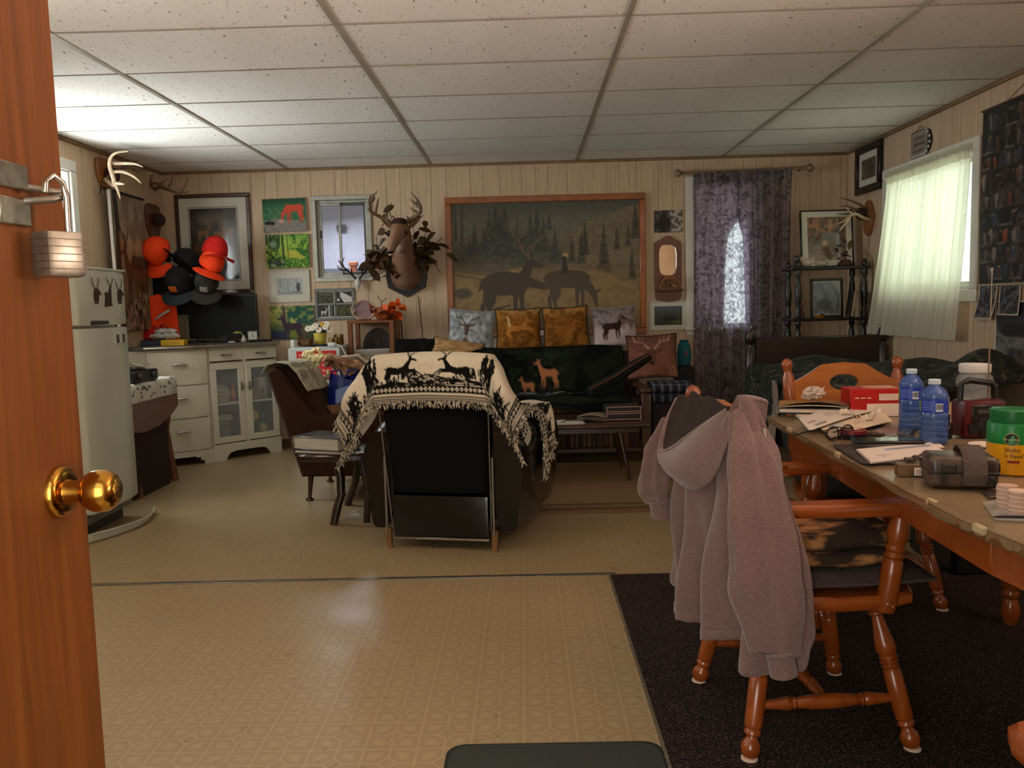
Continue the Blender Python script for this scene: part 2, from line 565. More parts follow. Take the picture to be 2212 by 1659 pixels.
m_carpet = bpy.data.materials.new('dark_loop_carpet'); N = NT(m_carpet)
v = N.coord(); n1 = N.noise(v, 150, 3); n2 = N.noise(v, 4, 4)
c = N.ramp(n1, [(.40, lin((22, 16, 15))), (.52, lin((42, 31, 28))), (.68, lin((112, 88, 76)))])
c = N.mix(N.math('MULTIPLY', n2, .5), c, lin((34, 26, 24)))
N.link(c, N.b.inputs['Base Color']); N.b.inputs['Roughness'].default_value = .9; N.b.inputs['Specular IOR Level'].default_value = .15
N.bump(n1, .9, .006)


def slab(name, axis, at, out, a0, a1, ops, z1, m, z0=0):
    mb = MB()
    def bx(p0, p1, q0, q1):
        if p1 - p0 < 1e-4 or q1 - q0 < 1e-4: return
        if axis == 'x': mb.bb((min(at, out), p0, q0), (max(at, out), p1, q1))
        else: mb.bb((p0, min(at, out), q0), (p1, max(at, out), q1))
    x = a0
    for (s0, s1, t0, t1) in sorted(ops):
        bx(x, s0, z0, z1); bx(s0, s1, z0, t0); bx(s0, s1, t1, z1); x = s1
    bx(x, a1, z0, z1)
    o = mb.build(name, m, None, False); o['kind'] = 'structure'
    return o


PW = [.10, .155, .125, .20, .10, .14, .18, .115]


def planks(parent, axis, at, inward, a0, a1, ops, z1, th=.006, seed=0):
    cuts = sorted({a0, a1} | {v for o in ops for v in o[:2]})
    i = seed; x = a0; segs = []
    while x < a1 - 1e-6:
        e = min(x + PW[i % len(PW)], a1); i += 1
        cs = [x] + [c for c in cuts if x + .004 < c < e - .004] + [e]
        for p, q in zip(cs[:-1], cs[1:]): segs.append((p, q, p != x, q != e))
        x = e
    for p, q, cp, cq in segs:
        zs = [(0, z1)]
        for (s0, s1, t0, t1) in ops:
            if p >= s0 - 1e-4 and q <= s1 + 1e-4: zs = [(0, t0), (t1, z1)]
        for t0, t1 in zs:
            if t1 - t0 < .02: continue
            pp = p + (0 if cp else .002); qq = q - (0 if cq else .002)
            mb = MB()
            if axis == 'x': mb.bb((at, pp, t0), (at + inward * th, qq, t1))
            else: mb.bb((pp, at, t0), (qq, at + inward * th, t1))
            mb.build('plank', m_panel, parent, False)


OW_R = [(1.0, 2.0, 1.15, 2.0), (5.07, 6.24, 1.17, 1.98)]  # first opening is unseen, added to let in extra light
OW_L = [(1.25, 2.45, 1.15, 2.02), (4.55, 5.59, 1.20, 2.10)]  # first opening is unseen, added for more light on the ceiling
OW_B = [(-1.70, -1.27, 1.41, 2.05), (1.40, 1.92, .92, 2.10)]
wall_back = slab('wall_back', 'y', YB + .006, YB + .12, XL - .12, XR + .12, OW_B, CZ + .05, m_groove)
wall_left = slab('wall_left', 'x', XL - .006, XL - .12, YF, YB, OW_L, CZ + .05, m_groove)
wall_right = slab('wall_right', 'x', XR + .006, XR + .12, YF, YB, OW_R, CZ + .05, m_groove)
wall_front = slab('wall_front', 'y', YF, YF - .12, XL - .12, XR + .12, [(-.635, .30, -.02, 2.04)], CZ + .05, m_panel)
planks(wall_back, 'y', YB + .006, -1, XL, XR, OW_B, CZ, seed=2)
planks(wall_left, 'x', XL - .006, 1, YF, YB - .006, OW_L, CZ, seed=5)
planks(wall_right, 'x', XR + .006, -1, YF, YB - .006, OW_R, CZ, seed=1)

# ---- floor: two sheets of vinyl, a seam strip between them
fl = MB().bb((XL, YF - .12, -.08), (XR, YB, 0)).build('floor', m_vinyl, None, False); fl['kind'] = 'structure'
MB().bb((XL - .0, 3.474, .0), (.36, 3.497, .004), .0015).build('seam_strip', m_metal_trim, fl)
MB().bb((XL, 3.497, .0), (.36, 3.502, .003)).build('seam_gap', mat('seam_dark', (40, 34, 26)), fl)
mb = MB()
for k in range(9): mb.ball((-2.6 + k * .34, 3.485, .004), (.004, .005, .002), 8, 5)
mb.build('screw_row', m_metal_trim, fl)
ground = MB().bb((-8, -8, -.25), (8, YF - .12, -.08)).build('floor_outside', mat('porch_boards', (120, 108, 92), (92, 82, 70), .8, scale=3), None, False); ground['kind'] = 'structure'

# ---- suspended ceiling: tiles lying in a grid
ce = MB().bb((XL - .12, YF - .12, CZ + .05), (XR + .12, YB + .12, CZ + .12)).build('ceiling', m_tile, None, False); ce['kind'] = 'structure'
gx = [XL, -1.918, -.739, .455, 1.643, XR]
gy = [YF] + [.503 + .61 * k for k in range(11)] + [YB]
_tm = {}
for i in range(len(gx) - 1):
    for j in range(len(gy) - 1):
        w, d = gx[i + 1] - gx[i], gy[j + 1] - gy[j]
        key = (round(w, 3), round(d, 3))
        if key not in _tm:
            bm = MB().box((0, 0, 0), (w - .012, d - .006, .016), .002).bm
            me = bpy.data.meshes.new('ceiling_tile'); bm.to_mesh(me); bm.free(); me.materials.append(m_tile); _tm[key] = me
        o = bpy.data.objects.new('ceiling_tile', _tm[key]); put(o, ce)
        o.location = ((gx[i] + gx[i + 1]) / 2, (gy[j] + gy[j + 1]) / 2, CZ + .008 + rnd.uniform(0, .002))
        o.rotation_euler = (rnd.uniform(-.002, .002), rnd.uniform(-.002, .002), 0)
for x in gx[1:-1]:
    MB().bb((x - .012, YF, CZ - .004), (x + .012, YB, CZ + .0)).bb((x - .002, YF, CZ), (x + .002, YB, CZ + .04)).build('grid_runner', m_grid, ce, False)
for y in gy[1:-1]:
    for i in range(len(gx) - 1):
        MB().bb((gx[i] + .012, y - .005, CZ - .003), (gx[i + 1] - .012, y + .005, CZ)).build('cross_tee', m_grid, ce, False)
for nm, a, b in (('trim_1', (XL, YB - .022, CZ - .022), (XR, YB - .001, CZ - .003)), ('trim_2', (XR - .022, YF, CZ - .022), (XR - .001, YB - .022, CZ - .003)), ('trim_3', (XL + .001, YF, CZ - .022), (XL + .022, YB - .022, CZ - .003))):
    o = MB().bb(a, b, .004).build(nm, mat('brown_ceiling_trim', (150, 118, 84), (120, 92, 62), .5)); o['kind'] = 'structure'
m_base = mat('baseboard_wood', (120, 84, 50), (96, 66, 38), .45, stretch=(1, 1, 8))
for nm, a, b in (('baseboard_back', (XL, YB - .014, 0), (XR, YB - .001, .07)), ('baseboard_left', (XL + .001, YF, 0), (XL + .014, YB - .014, .07)), ('baseboard_right', (XR - .014, YF, 0), (XR - .001, YB - .014, .07))):
    o = MB().bb(a, b, .004).build(nm, m_base); o['kind'] = 'structure'

m_glass = mat('window_glass', (230, 238, 236), (224, 232, 232), .03, alpha=.08)


def wstruct(name, loc=(0, 0, 0)):
    o = bpy.data.objects.new(name, None); COL.objects.link(o); o.location = loc; o['kind'] = 'structure'; o.empty_display_size = .05
    return o


def side_window(name, X, s, y0, y1, z0, z1, cw=.075, mull=True):
    """white cased window in a side wall; s = direction into the room"""
    w = wstruct(name)
    mb = MB()
    x0, x1 = X - s * .11, X + s * .018
    for a, b in (((y0 - cw, z1), (y1 + cw, z1 + cw)), ((y0 - cw, z0 - cw), (y1 + cw, z0)), ((y0 - cw, z0), (y0, z1)), ((y1, z0), (y1 + cw, z1))):
        mb.bb((X, a[0], a[1]), (x1, b[0], b[1]), .006)
    mb.build('casing', m_white_trim, w)
    mb = MB()
    for a, b in (((y0, z1 - .012), (y1, z1)), ((y0, z0), (y1, z0 + .012)), ((y0, z0 + .012), (y0 + .012, z1 - .012)), ((y1 - .012, z0 + .012), (y1, z1 - .012))):
        mb.bb((x0, a[0], a[1]), (X, b[0], b[1]))
    mb.build('jamb', m_white_trim, w, False)
    ym = (y0 + y1) / 2
    for k, (p, q) in enumerate(((y0 + .012, ym + .02), (ym - .02, y1 - .012))):
        xx = X - s * (.06 + .03 * k)
        mb = MB()
        for a, b in (((p, z1 - .05), (q, z1 - .012)), ((p, z0 + .012), (q, z0 + .05)), ((p, z0 + .05), (p + .035, z1 - .05)), ((q - .035, z0 + .05), (q, z1 - .05))):
            mb.bb((xx - .012, a[0], a[1]), (xx + .012, b[0], b[1]), .003)
        sh = mb.build('sash', m_white_trim, w)
        MB().bb((xx - .002, p + .035, z0 + .05), (xx + .002, q - .035, z1 - .05)).build('pane', m_glass, sh, False)
    return w


side_window('window_1', XR, -1, *OW_R[1])
side_window('window_2', XL, 1, *OW_L[1])
side_window('added_window_left', XL, 1, *OW_L[0])  # unseen window, added to carry the extra ceiling light
side_window('added_window_right', XR, -1, *OW_R[0])  # unseen window, added to carry the warm extra light

# ---- small aluminium slider in the back wall, looking into the next room
m_alu = mat('grey_aluminium_frame', (186, 186, 174), (160, 160, 150), .42, .35, scale=14)
w = wstruct('window_4')
x0, x1, z0, z1 = OW_B[0]
def rect_frame(mb, x0, x1, z0, z1, t, ya, yb, bev=.003):
    mb.bb((x0, ya, z1 - t), (x1, yb, z1), bev).bb((x0, ya, z0), (x1, yb, z0 + t), bev)
    mb.bb((x0, ya, z0 + t), (x0 + t, yb, z1 - t), bev).bb((x1 - t, ya, z0 + t), (x1, yb, z1 - t), bev)
    return mb
rect_frame(MB(), x0 - .03, x1 + .03, z0 - .03, z1 + .03, .035, YB - .022, YB + .02).build('outer_frame', m_alu, w)
rect_frame(MB(), x0 + .004, x1 - .004, z0 + .004, z1 - .004, .022, YB + .02, YB + .05).build('track', m_alu, w)
s1 = rect_frame(MB(), x0 + .024, -1.50, z0 + .026, z1 - .026, .018, YB + .022, YB + .04).build('sash', m_alu, w)
MB().bb((x0 + .042, YB + .03, z0 + .044), (-1.518, YB + .033, z1 - .044)).build('pane', m_glass, s1, False)
s2 = rect_frame(MB(), -1.525, x1 - .024, z0 + .026, z1 - .026, .02, YB + .044, YB + .062).build('sash', mat('dark_sash', (86, 90, 92), (70, 74, 76), .4, .3), w)
MB().bb((-1.505, YB + .052, z0 + .046), (x1 - .044, YB + .055, z1 - .046)).build('pane', m_glass, s2, False)
MB().bb((x0 + .028, YB + .0, 1.74), (x0 + .04, YB + .02, 1.80), .003).build('latch', mat('latch_dark', (60, 60, 56)), w)
# the next room
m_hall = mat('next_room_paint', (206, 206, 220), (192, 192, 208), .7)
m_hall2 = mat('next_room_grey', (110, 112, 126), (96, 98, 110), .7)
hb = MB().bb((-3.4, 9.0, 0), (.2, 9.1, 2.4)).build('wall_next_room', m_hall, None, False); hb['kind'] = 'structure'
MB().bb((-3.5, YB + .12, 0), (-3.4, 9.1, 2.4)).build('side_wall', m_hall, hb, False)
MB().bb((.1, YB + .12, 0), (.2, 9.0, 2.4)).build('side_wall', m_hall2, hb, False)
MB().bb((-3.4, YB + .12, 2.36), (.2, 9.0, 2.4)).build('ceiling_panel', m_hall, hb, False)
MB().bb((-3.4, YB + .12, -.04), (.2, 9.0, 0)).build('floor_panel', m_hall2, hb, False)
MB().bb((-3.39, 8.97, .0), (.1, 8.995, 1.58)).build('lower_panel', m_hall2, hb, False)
t = thing('doorway_post', 'orange wooden post seen through the small aluminium window', 'post', (-1.64, 8.2, .002))
MB().bb((-.03, -.03, 0), (.03, .03, 1.56), .006).build('shaft', mat('orange_post_wood', (214, 112, 62), (190, 92, 48), .5), t)
MB().bb((-.04, -.04, 1.56), (.04, .04, 1.6), .006).build('cap', mat('orange_post_wood', (214, 112, 62)), t)
t = thing('dark_coat', 'dark coat hanging beyond the left pane of the small window', 'coat', (-2.18, 8.3, 0))
MB().lathe((0, 0, .5), (0, 0, 1.62), [(0, .12), (.3, .15), (.7, .16), (.85, .15), (.95, .07), (1, .02)], 14).build('body', mat('dark_coat_cloth', (60, 56, 74), (40, 38, 52), .9), t)
MB().tube([(.13, 0, 1.42), (.18, 0, 1.2), (.17, -.02, .9)], [.05, .05, .04]).build('sleeve', mat('dark_coat_cloth', (60, 56, 74)), t)
MB().tube([(0, 0, 1.6), (0, 0, 1.66), (.03, 0, 1.68), (.04, .0, 1.66)], .005, 6).build('hook', m_alu, t)
t = thing('wall_switch_box', 'small dark box high on the next room wall beyond the slider', 'box', (-1.9, 8.96, 2.0))
MB().bb((-.05, -.03, -.035), (.05, 0, .035), .006).build('housing', mat('dark_plastic_box', (58, 58, 60)), t)
MB().bb((-.04, -.034, -.012), (.04, -.03, .012)).build('slot', mat('dark_slot', (30, 30, 32)), t)

# ---- window behind the purple curtain
w = wstruct('window_5')
x0, x1, z0, z1 = OW_B[1]
rect_frame(MB(), x0 - .06, x1 + .06, z0 - .06, z1 + .05, .06, YB - .018, YB - .0).build('casing', m_white_trim, w)
rect_frame(MB(), x0, x1, z0, z1, .03, YB, YB + .11).build('jamb', m_white_trim, w)
MB().bb((x0 - .08, YB - .05, z0 - .02), (x1 + .08, YB - .0, z0 + .004), .004).build('sill', m_white_trim, w)
MB().bb((x0 + .03, YB + .07, z0 + .03), (x1 - .03, YB + .074, z1 - .03)).build('pane', m_glass, w, False)

# ---- the open entrance door at the left
m_door = bpy.data.materials.new('orange_varnished_door'); N = NT(m_door)
v = N.coord((14, 14, .8)); g = N.noise(v, 3, 6, .6, .8); g2 = N.noise(N.coord((40, 40, 1.5)), 4, 3)
c = N.ramp(g, [(.3, lin((104, 54, 14))), (.55, lin((128, 69, 19))), (.75, lin((140, 80, 26)))])
c = N.mix(N.math('MULTIPLY', g2, .4), c, lin((96, 48, 13)))
N.link(c, N.b.inputs['Base Color']); N.b.inputs['Roughness'].default_value = .5; N.bump(g2, .08, .002)
DX = -.606
d = wstruct('door_1', (DX, .315, 0))
MB().bb((-.042, 0, .012), (0, .81, 2.03), .003).build('slab', m_door, d)
m_brass = mat('polished_brass', (206, 156, 70), (186, 132, 52), .17, 1, scale=30)
kz, ky = .925, .745
kn = MB().lathe((0, ky, kz), (.012, ky, kz), [(0, .034), (.5, .034), (.8, .031), (1, .024)], 32).lathe((.010, ky, kz), (.034, ky, kz), [(0, .017), (.4, .0145), (1, .0145)], 24)
kn.lathe((.030, ky, kz), (.078, ky, kz), [(0, .012), (.06, .016), (.16, .0225), (.32, .0265), (.5, .0278), (.7, .0265), (.85, .0225), (.93, .0175), (.95, .0125), (.96, .011), (.975, .0105), (1, .0008)], 36)
kn.build('door_knob', m_brass, d)
MB().lathe((.0765, ky, kz), (.0785, ky, kz), [(0, .010), (.6, .010), (1, .008)], 20).build('knob_button', mat('knob_button_brass', (176, 140, 80), None, .3, 1), d)
MB().bb((-.034, .806, .895), (-.008, .812, .955), .001).build('latch_plate', m_brass, d)
m_steel = mat('worn_steel', (176, 170, 156), (132, 124, 110), .34, .9, scale=40)
MB().box((.004, .69, 1.318), (.006, .06, .030), .0015).box((.004, .69, 1.276), (.006, .06, .032), .0015).build('hasp', m_steel, d)
MB().tube([(.004, .71, 1.290), (.03, .73, 1.294), (.036, .745, 1.300), (.030, .755, 1.304), (.004, .72, 1.308)], .0045, 10).build('staple', m_steel, d)
for z in (.25, 1.0, 1.8):
    MB().lathe((.006, -.004, z - .045), (.006, -.004, z + .045), [(0, .007), (1, .007)], 12).build('hinge', m_brass, d)
ff = wstruct('trim_4')
for a, b in (((-.695, YF, 0), (-.635, YF + .016, 2.1)), ((.30, YF, 0), (.36, YF + .016, 2.1)), ((-.635, YF, 2.04), (.30, YF + .016, 2.1))):
    MB().bb(a, b, .004).build('casing_board', m_door, ff)

pd = thing('padlock', 'steel padlock hanging open on the hasp of the orange door', 'padlock', (DX + .036, .315 + .722, 1.226), -.45)
MB().box((0, 0, 0), (.034, .05, .056), .006, seg=2).build('body', m_steel, pd)
for k in range(5):
    MB().box((0, 0, -.018 + k * .009), (.0346, .0506, .0012)).build('laminate_line', mat('padlock_groove', (110, 100, 84), None, .5, .8), pd)
MB().tube([(0, .015, .02), (0, .016, .07), (0, .012, .088), (0, .0, .096), (0, -.010, .088), (0, -.012, .074)], .004, 10).build('shackle', mat('chrome_shackle', (206, 200, 192), None, .12, 1), pd)

# ---- carpets and mats
cr = thing('carpet', 'dark brown loop pile carpet under the dining chairs', 'carpet', (1.45, 1.9, 0))
MB().bb((.335 - 1.45, YF - 1.9 + .02, 0), (XR - 1.47, 3.46 - 1.9, .008), .002).build('pile', m_carpet, cr)
MB().bb((.327 - 1.45, YF - 1.9 + .02, 0), (.335 - 1.45, 3.465 - 1.9, .0075)).build('frayed_edge', mat('frayed_grey_edge', (120, 108, 92), (84, 74, 62), .9, scale=60, bump=.6), cr, False)
MB().bb((.335 - 1.45, 3.46 - 1.9, 0), (XR - 1.47, 3.467 - 1.9, .0075)).build('far_edge', mat('frayed_grey_edge', (120, 108, 92)), cr, False)
mt = thing('door_mat', 'charcoal rubber-edged door mat at the bottom of the picture', 'mat', (.05, 1.75, 0))
pts = []
for cx, cy, q in ((.22, .30, 0), (-.22, .30, 1), (-.22, -.30, 2), (.22, -.30, 3)):
    for k in range(6):
        a_ = (q + k / 5) * pi / 2; pts.append((cx + .05 * math.cos(a_), cy + .05 * math.sin(a_)))
MB().prism(pts, .007, None, .002).build('pile', mat('charcoal_mat_pile', (70, 74, 68), (46, 50, 46), .95, scale=300, bump=.8), mt)
MB().prism([(x * 1.035, y * 1.03) for x, y in pts], .004).build('rubber_edge', mat('mat_rubber', (34, 36, 34), None, .7), mt)
rg = thing('tan_rug', 'tan woven rug lying between recliner and sofa', 'rug', (.5, 5.25, 0))
MB().bb((-1.2, -.72, 0), (1.0, .72, .009), .003).build('field', mat('tan_rug_weave', (132, 100, 62), (112, 84, 50), .95, scale=120, bump=.5), rg)
for y in (-.66, -.56): MB().bb((-1.2, y, .009), (1.0, y + .03, .0105)).build('border_stripe', mat('rug_dark_border', (92, 66, 38), (80, 56, 32), .95, scale=90), rg, False)
# ================================================================ DINING CORNER
def wood(name, a, b, rough=.28, coat=.35, st=(1, 1, .12), sc=26):
    if name in MATS: return MATS[name]
    m = bpy.data.materials.new(name); N = NT(m)
    g = N.noise(N.coord(st), sc, 5, .6, .6); g2 = N.noise(N.coord(), 3, 2)
    c = N.ramp(g, [(.3, lin(a)), (.7, lin(b))]); c = N.mix(N.math('MULTIPLY', g2, .3), c, tuple(x * .6 for x in lin(b)))
    N.link(c, N.b.inputs['Base Color']); N.b.inputs['Roughness'].default_value = rough; N.b.inputs['Coat Weight'].default_value = coat
    N.b.inputs['Coat Roughness'].default_value = .12
    MATS[name] = m
    return m


m_maple = wood('honey_maple', (164, 82, 28), (124, 56, 17))
m_maple_x = wood('honey_maple_flat', (166, 84, 30), (130, 60, 19), st=(.12, 1, 1))
m_felt = mat('pale_felt_pad', (214, 190, 168), None, .9)
LEG = [(0, .015), (.015, .020), (.05, .0245), (.08, .024), (.105, .019), (.12, .0145), (.135, .0145), (.148, .021), (.165, .021), (.178, .0175), (.19, .0215), (.205, .0225), (.35, .0235), (.50, .0225),
       (.515, .0185), (.528, .0235), (.542, .0185), (.556, .0245), (.572, .019), (.585, .0235), (.60, .020), (.63, .0265), (.68, .0255), (.76, .0195), (.83, .0155), (.86, .0145), (.872, .020), (.888, .020), (.90, .0155), (.925, .0215), (.955, .025), (1, .021)]
STR = [(0, .009), (.12, .0125), (.2, .0165), (.23, .0175), (.25, .0125), (.265, .017), (.28, .0125), (.3, .014), (.4, .0185), (.5, .0195), (.6, .0185), (.7, .014), (.72, .0125), (.735, .017), (.75, .0125), (.77, .0175), (.8, .0165), (.88, .0125), (1, .009)]
ARMP = [(0, .022), (.06, .0245), (.35, .0255), (.5, .024), (.53, .0195), (.56, .025), (.6, .020), (.63, .0245), (.67, .0195), (.7, .022), (.78, .0265), (.86, .024), (.94, .0185), (1, .0175)]
POST = [(0, .018), (.1, .022), (.3, .024), (.36, .019), (.4, .024), (.44, .019), (.5, .023), (.7, .0265), (.84, .024), (.88, .0165), (.9, .0155), (.925, .020), (.955, .0235), (.985, .016), (1, .004)]


def ray_poly(poly, n, c):
    out = []
    for k in range(n):
        a = 2 * pi * k / n; dx, dy = math.cos(a), math.sin(a); best = 9
        for i in range(len(poly)):
            (x0, y0), (x1, y1) = poly[i], poly[(i + 1) % len(poly)]
            x0 -= c[0]; x1 -= c[0]; y0 -= c[1]; y1 -= c[1]
            den = dx * (y1 - y0) - dy * (x1 - x0)
            if abs(den) < 1e-9: continue
            t = (x0 * (y1 - y0) - y0 * (x1 - x0)) / den; s = (x0 * dy - y0 * dx) / den
            if t > 0 and -1e-6 <= s <= 1 + 1e-6: best = min(best, t)
        out.append((c[0] + dx * best, c[1] + dy * best))
    return out


def captain_chair(label, loc, rz, group, foot):
    """faces local +x; origin on the floor under the seat"""
    t = thing('captain_chair', label, 'chair', loc, rz, group)
    pts = [(-.20, -.17), (-.215, 0), (-.20, .17), (-.15, .215), (0, .245), (.12, .25), (.2, .225), (.235, .15), (.245, 0), (.235, -.15), (.2, -.225), (.12, -.25), (0, -.245), (-.15, -.215)]
    MB().prism(pts, .036, Matrix.Translation((0, 0, .375)), .008).build('seat', m_maple_x, t)
    for sx in (-1, 1):
        for sy in (-1, 1):
            b = (sx * .21, sy * .22, .004); tp = (sx * .135, sy * .145, .38)
            lg = MB().lathe(b, tp, LEG, 18).build('leg', m_maple, t)
            MB().lathe((b[0], b[1], 0), (b[0], b[1], .006), [(0, .021), (.7, .021), (1, .017)], 14).build('felt_pad', foot, lg)
    q = .33
    def lp(sx, sy, f): return Vector((lerp(sx * .21, sx * .135, f), lerp(sy * .22, sy * .145, f), lerp(0, .38, f)))
    for sy in (-1, 1): MB().lathe(lp(-1, sy, q), lp(1, sy, q), STR, 14).build('stretcher', m_maple, t)
    MB().lathe((lp(-1, -1, q) + lp(1, -1, q)) / 2, (lp(-1, 1, q) + lp(1, 1, q)) / 2, STR, 14).build('stretcher', m_maple, t)
    for sy in (-1, 1):
        MB().lathe((-.165, sy * .185, .40), (-.225, sy * .222, .895), POST, 18).build('back_post', m_maple, t)
        ar = [(-.235, .19), (-.22, .245), (-.05, .275), (.06, .272), (.17, .285), (.205, .27), (.215, .245), (.20, .222), (.15, .21), (.06, .215), (-.05, .225), (-.18, .185)]
        poly = [(x, sy * y) for x, y in ar]
        if sy < 0: poly = poly[::-1]
        MB().prism(poly, .032, Matrix.Translation((0, 0, .615)), .009).build('arm', m_maple_x, t)
        ap = MB().lathe((.125, sy * .235, .37), (.155, sy * .248, .62), ARMP, 16).build('arm_post', m_maple, t)
        sp = [Vector((.125 + .012 * math.cos(a) * (1 - a / 14), sy * .262, .392 + .012 * math.sin(a) * (1 - a / 14))) for a in np.linspace(0, 9, 18)]
        MB().tube(sp, .0022, 6).build('scroll', m_maple, ap)
    # crest rail with its oval opening, leaning with the posts
    M = frame_M((-.203, 0, .70), (0, 1, 0), (-.12, 0, 1))
    outer = [(-.205, .02), (-.10, .0), (0, -.004), (.10, .0), (.205, .02), (.208, .10), (.15, .125), (.085, .168), (0, .175), (-.085, .168), (-.15, .125), (-.208, .10)]
    oo = ray_poly(outer, 36, (0, .095)); ii = [(.058 * math.cos(2 * pi * k / 36), .095 + .032 * math.sin(2 * pi * k / 36)) for k in range(36)]
    MB().prism(oo, .022, M, hole=ii).build('crest_rail', wood('honey_maple_crest', (186, 110, 40), (152, 82, 26), st=(1, .12, 1)), t)
    for y in (-.12, -.04, .04, .12):
        MB().lathe((-.17, y * .9, .40), (-.205, y, .715), [(0, .007), (.3, .009), (.6, .0125), (.75, .009), (1, .007)], 10).build('spindle', m_maple, t)
    return t


near_chair = captain_chair('honey maple captain chair with a grey hoodie over its back', (.725, 2.245, .008), .08, 'maple captain chairs', m_felt)
far_chair = copy_tree(near_chair, None, (1.275, 3.20, .008), -pi / 2 - .03, 'maple captain chair tucked behind the table, oval-cut crest rail showing', 'maple captain chairs')

edge_chair = copy_tree(near_chair, None, (.82, .74, .008), pi / 2, 'maple captain chair in the bottom right corner, only its arm showing', 'maple captain chairs')


def cushion(name, label, loc, rz, sx, sy, h, m, sag=.02, n=22, puff=1.0):
    t = thing(name, label, 'cushion', loc, rz)
    def surf(sgn):
        def f(u, v):
            x = (u - .5) * 2; y = (v - .5) * 2
            e = max(0, (1 - abs(x) ** 4) * (1 - abs(y) ** 4)) ** .5
            w = 1 - .05 * (abs(x) * abs(y)) ** 2
            z = h * .5 * (1 + sgn * e) + .004 * math.sin(9 * x + 3 * y) * e
            if sgn < 0: z = max(z, 0.0)
            return Vector((x * sx / 2 * w, y * sy / 2 * w, z))
        return f
    mb = MB().grid(surf(1), n, n).grid(surf(-1), n, n)
    mb.build('cover', m, t, doubles=.0005, angle=1.5)
    e = [Vector(surf(1)(u, v)) + Vector((0, 0, 0)) for u, v in [(k / 12, 0) for k in range(12)] + [(1, k / 12) for k in range(12)] + [(1 - k / 12, 1) for k in range(12)] + [(0, 1 - k / 12) for k in range(13)]]
    MB().tube(e, .005, 6).build('piping', m, t)
    return t


m_seatpad = mat('charcoal_tweed', (92, 74, 70), (54, 43, 44), .95, scale=220, bump=.6)
cushion('seat_cushion', 'charcoal tweed seat pad on the chair with the hoodie', (.76, 2.25, .420), .08, .47, .48, .055, m_seatpad)
m_camo = mat('brown_camo_cloth', (168, 116, 66), (44, 27, 17), .85, scale=9, stretch=(1, 2, 1), lo=.42, hi=.55, bump=.3, bscale=30)
fb = thing('folded_blanket', 'brown camouflage blanket folded on the tweed seat pad', 'blanket', (.74, 2.21, .476), .1)
def fold(h0, h1, sx, sy, ph):
    def f(u, v):
        x = (u - .5) * sx; y = (v - .5) * sy
        e = max(0, 1 - abs(2 * u - 1) ** 6) * max(0, 1 - abs(2 * v - 1) ** 6)
        return Vector((x, y, lerp(h0, h1, e ** .35) + .006 * math.sin(11 * x * 3 + ph + 17 * y) * e))
    return f
for h0, h1, sx, sy, ph in ((.022, .048, .34, .36, 0), (.066, .094, .38, .37, 2)):
    MB().grid(fold(h0, h1, sx, sy, ph), 24, 24).grid(fold(h0, h0 - .022, sx, sy, ph), 24, 24).build('fold', m_camo, fb, doubles=.0005, angle=1.5)
cushion('seat_cushion', 'black seat pad on the chair behind the table', (1.27, 3.16, .420), .0, .46, .44, .06, mat('black_pad_cloth', (34, 34, 36), (20, 20, 24), .95, scale=90, bump=.5))

# ---- the hoodie
m_hood = bpy.data.materials.new('heather_fleece'); N = NT(m_hood)
n1 = N.noise(N.coord((140, 140, 420)), 1.6, 3); n2 = N.noise(N.coord(), 6, 2)
c = N.ramp(n1, [(.3, lin((94, 72, 68))), (.55, lin((124, 97, 91))), (.8, lin((152, 124, 116)))])
c = N.mix(N.math('MULTIPLY', n2, .25), c, lin((104, 79, 73)))
N.link(c, N.b.inputs['Base Color']); N.b.inputs['Roughness'].default_value = 1; N.b.inputs['Specular IOR Level'].default_value = .1
N.b.inputs['Sheen Weight'].default_value = .3; N.bump(n1, .35, .003)
m_lining = mat('dark_brown_lining', (48, 34, 26), (36, 25, 20), .95, scale=30, bump=.3)
hd = thing('hoodie', 'heather grey zip hoodie with dark brown hood lining draped over chair back', 'hoodie', (.5, 2.25, .29))
O = Vector((.5, 2.25, .29))
TOPP = [(.53, 2.52), (.475, 2.51), (.455, 2.36), (.468, 2.2), (.485, 2.09), (.492, 1.995), (.525, 1.966), (.552, 1.985)]
BOTP = [(.57, 2.64), (.475, 2.61), (.445, 2.46), (.462, 2.29), (.485, 2.12), (.525, 1.965), (.605, 1.915), (.665, 1.95)]
us = np.linspace(0, 1, 8)


def path(P, u): return Vector((interp(u, us, [p[0] for p in P]), interp(u, us, [p[1] for p in P])))


def smooth_path(P, u):
    return sum((path(P, min(1, max(0, u + d))) for d in (-.05, -.025, 0, .025, .05)), Vector((0, 0))) / 5


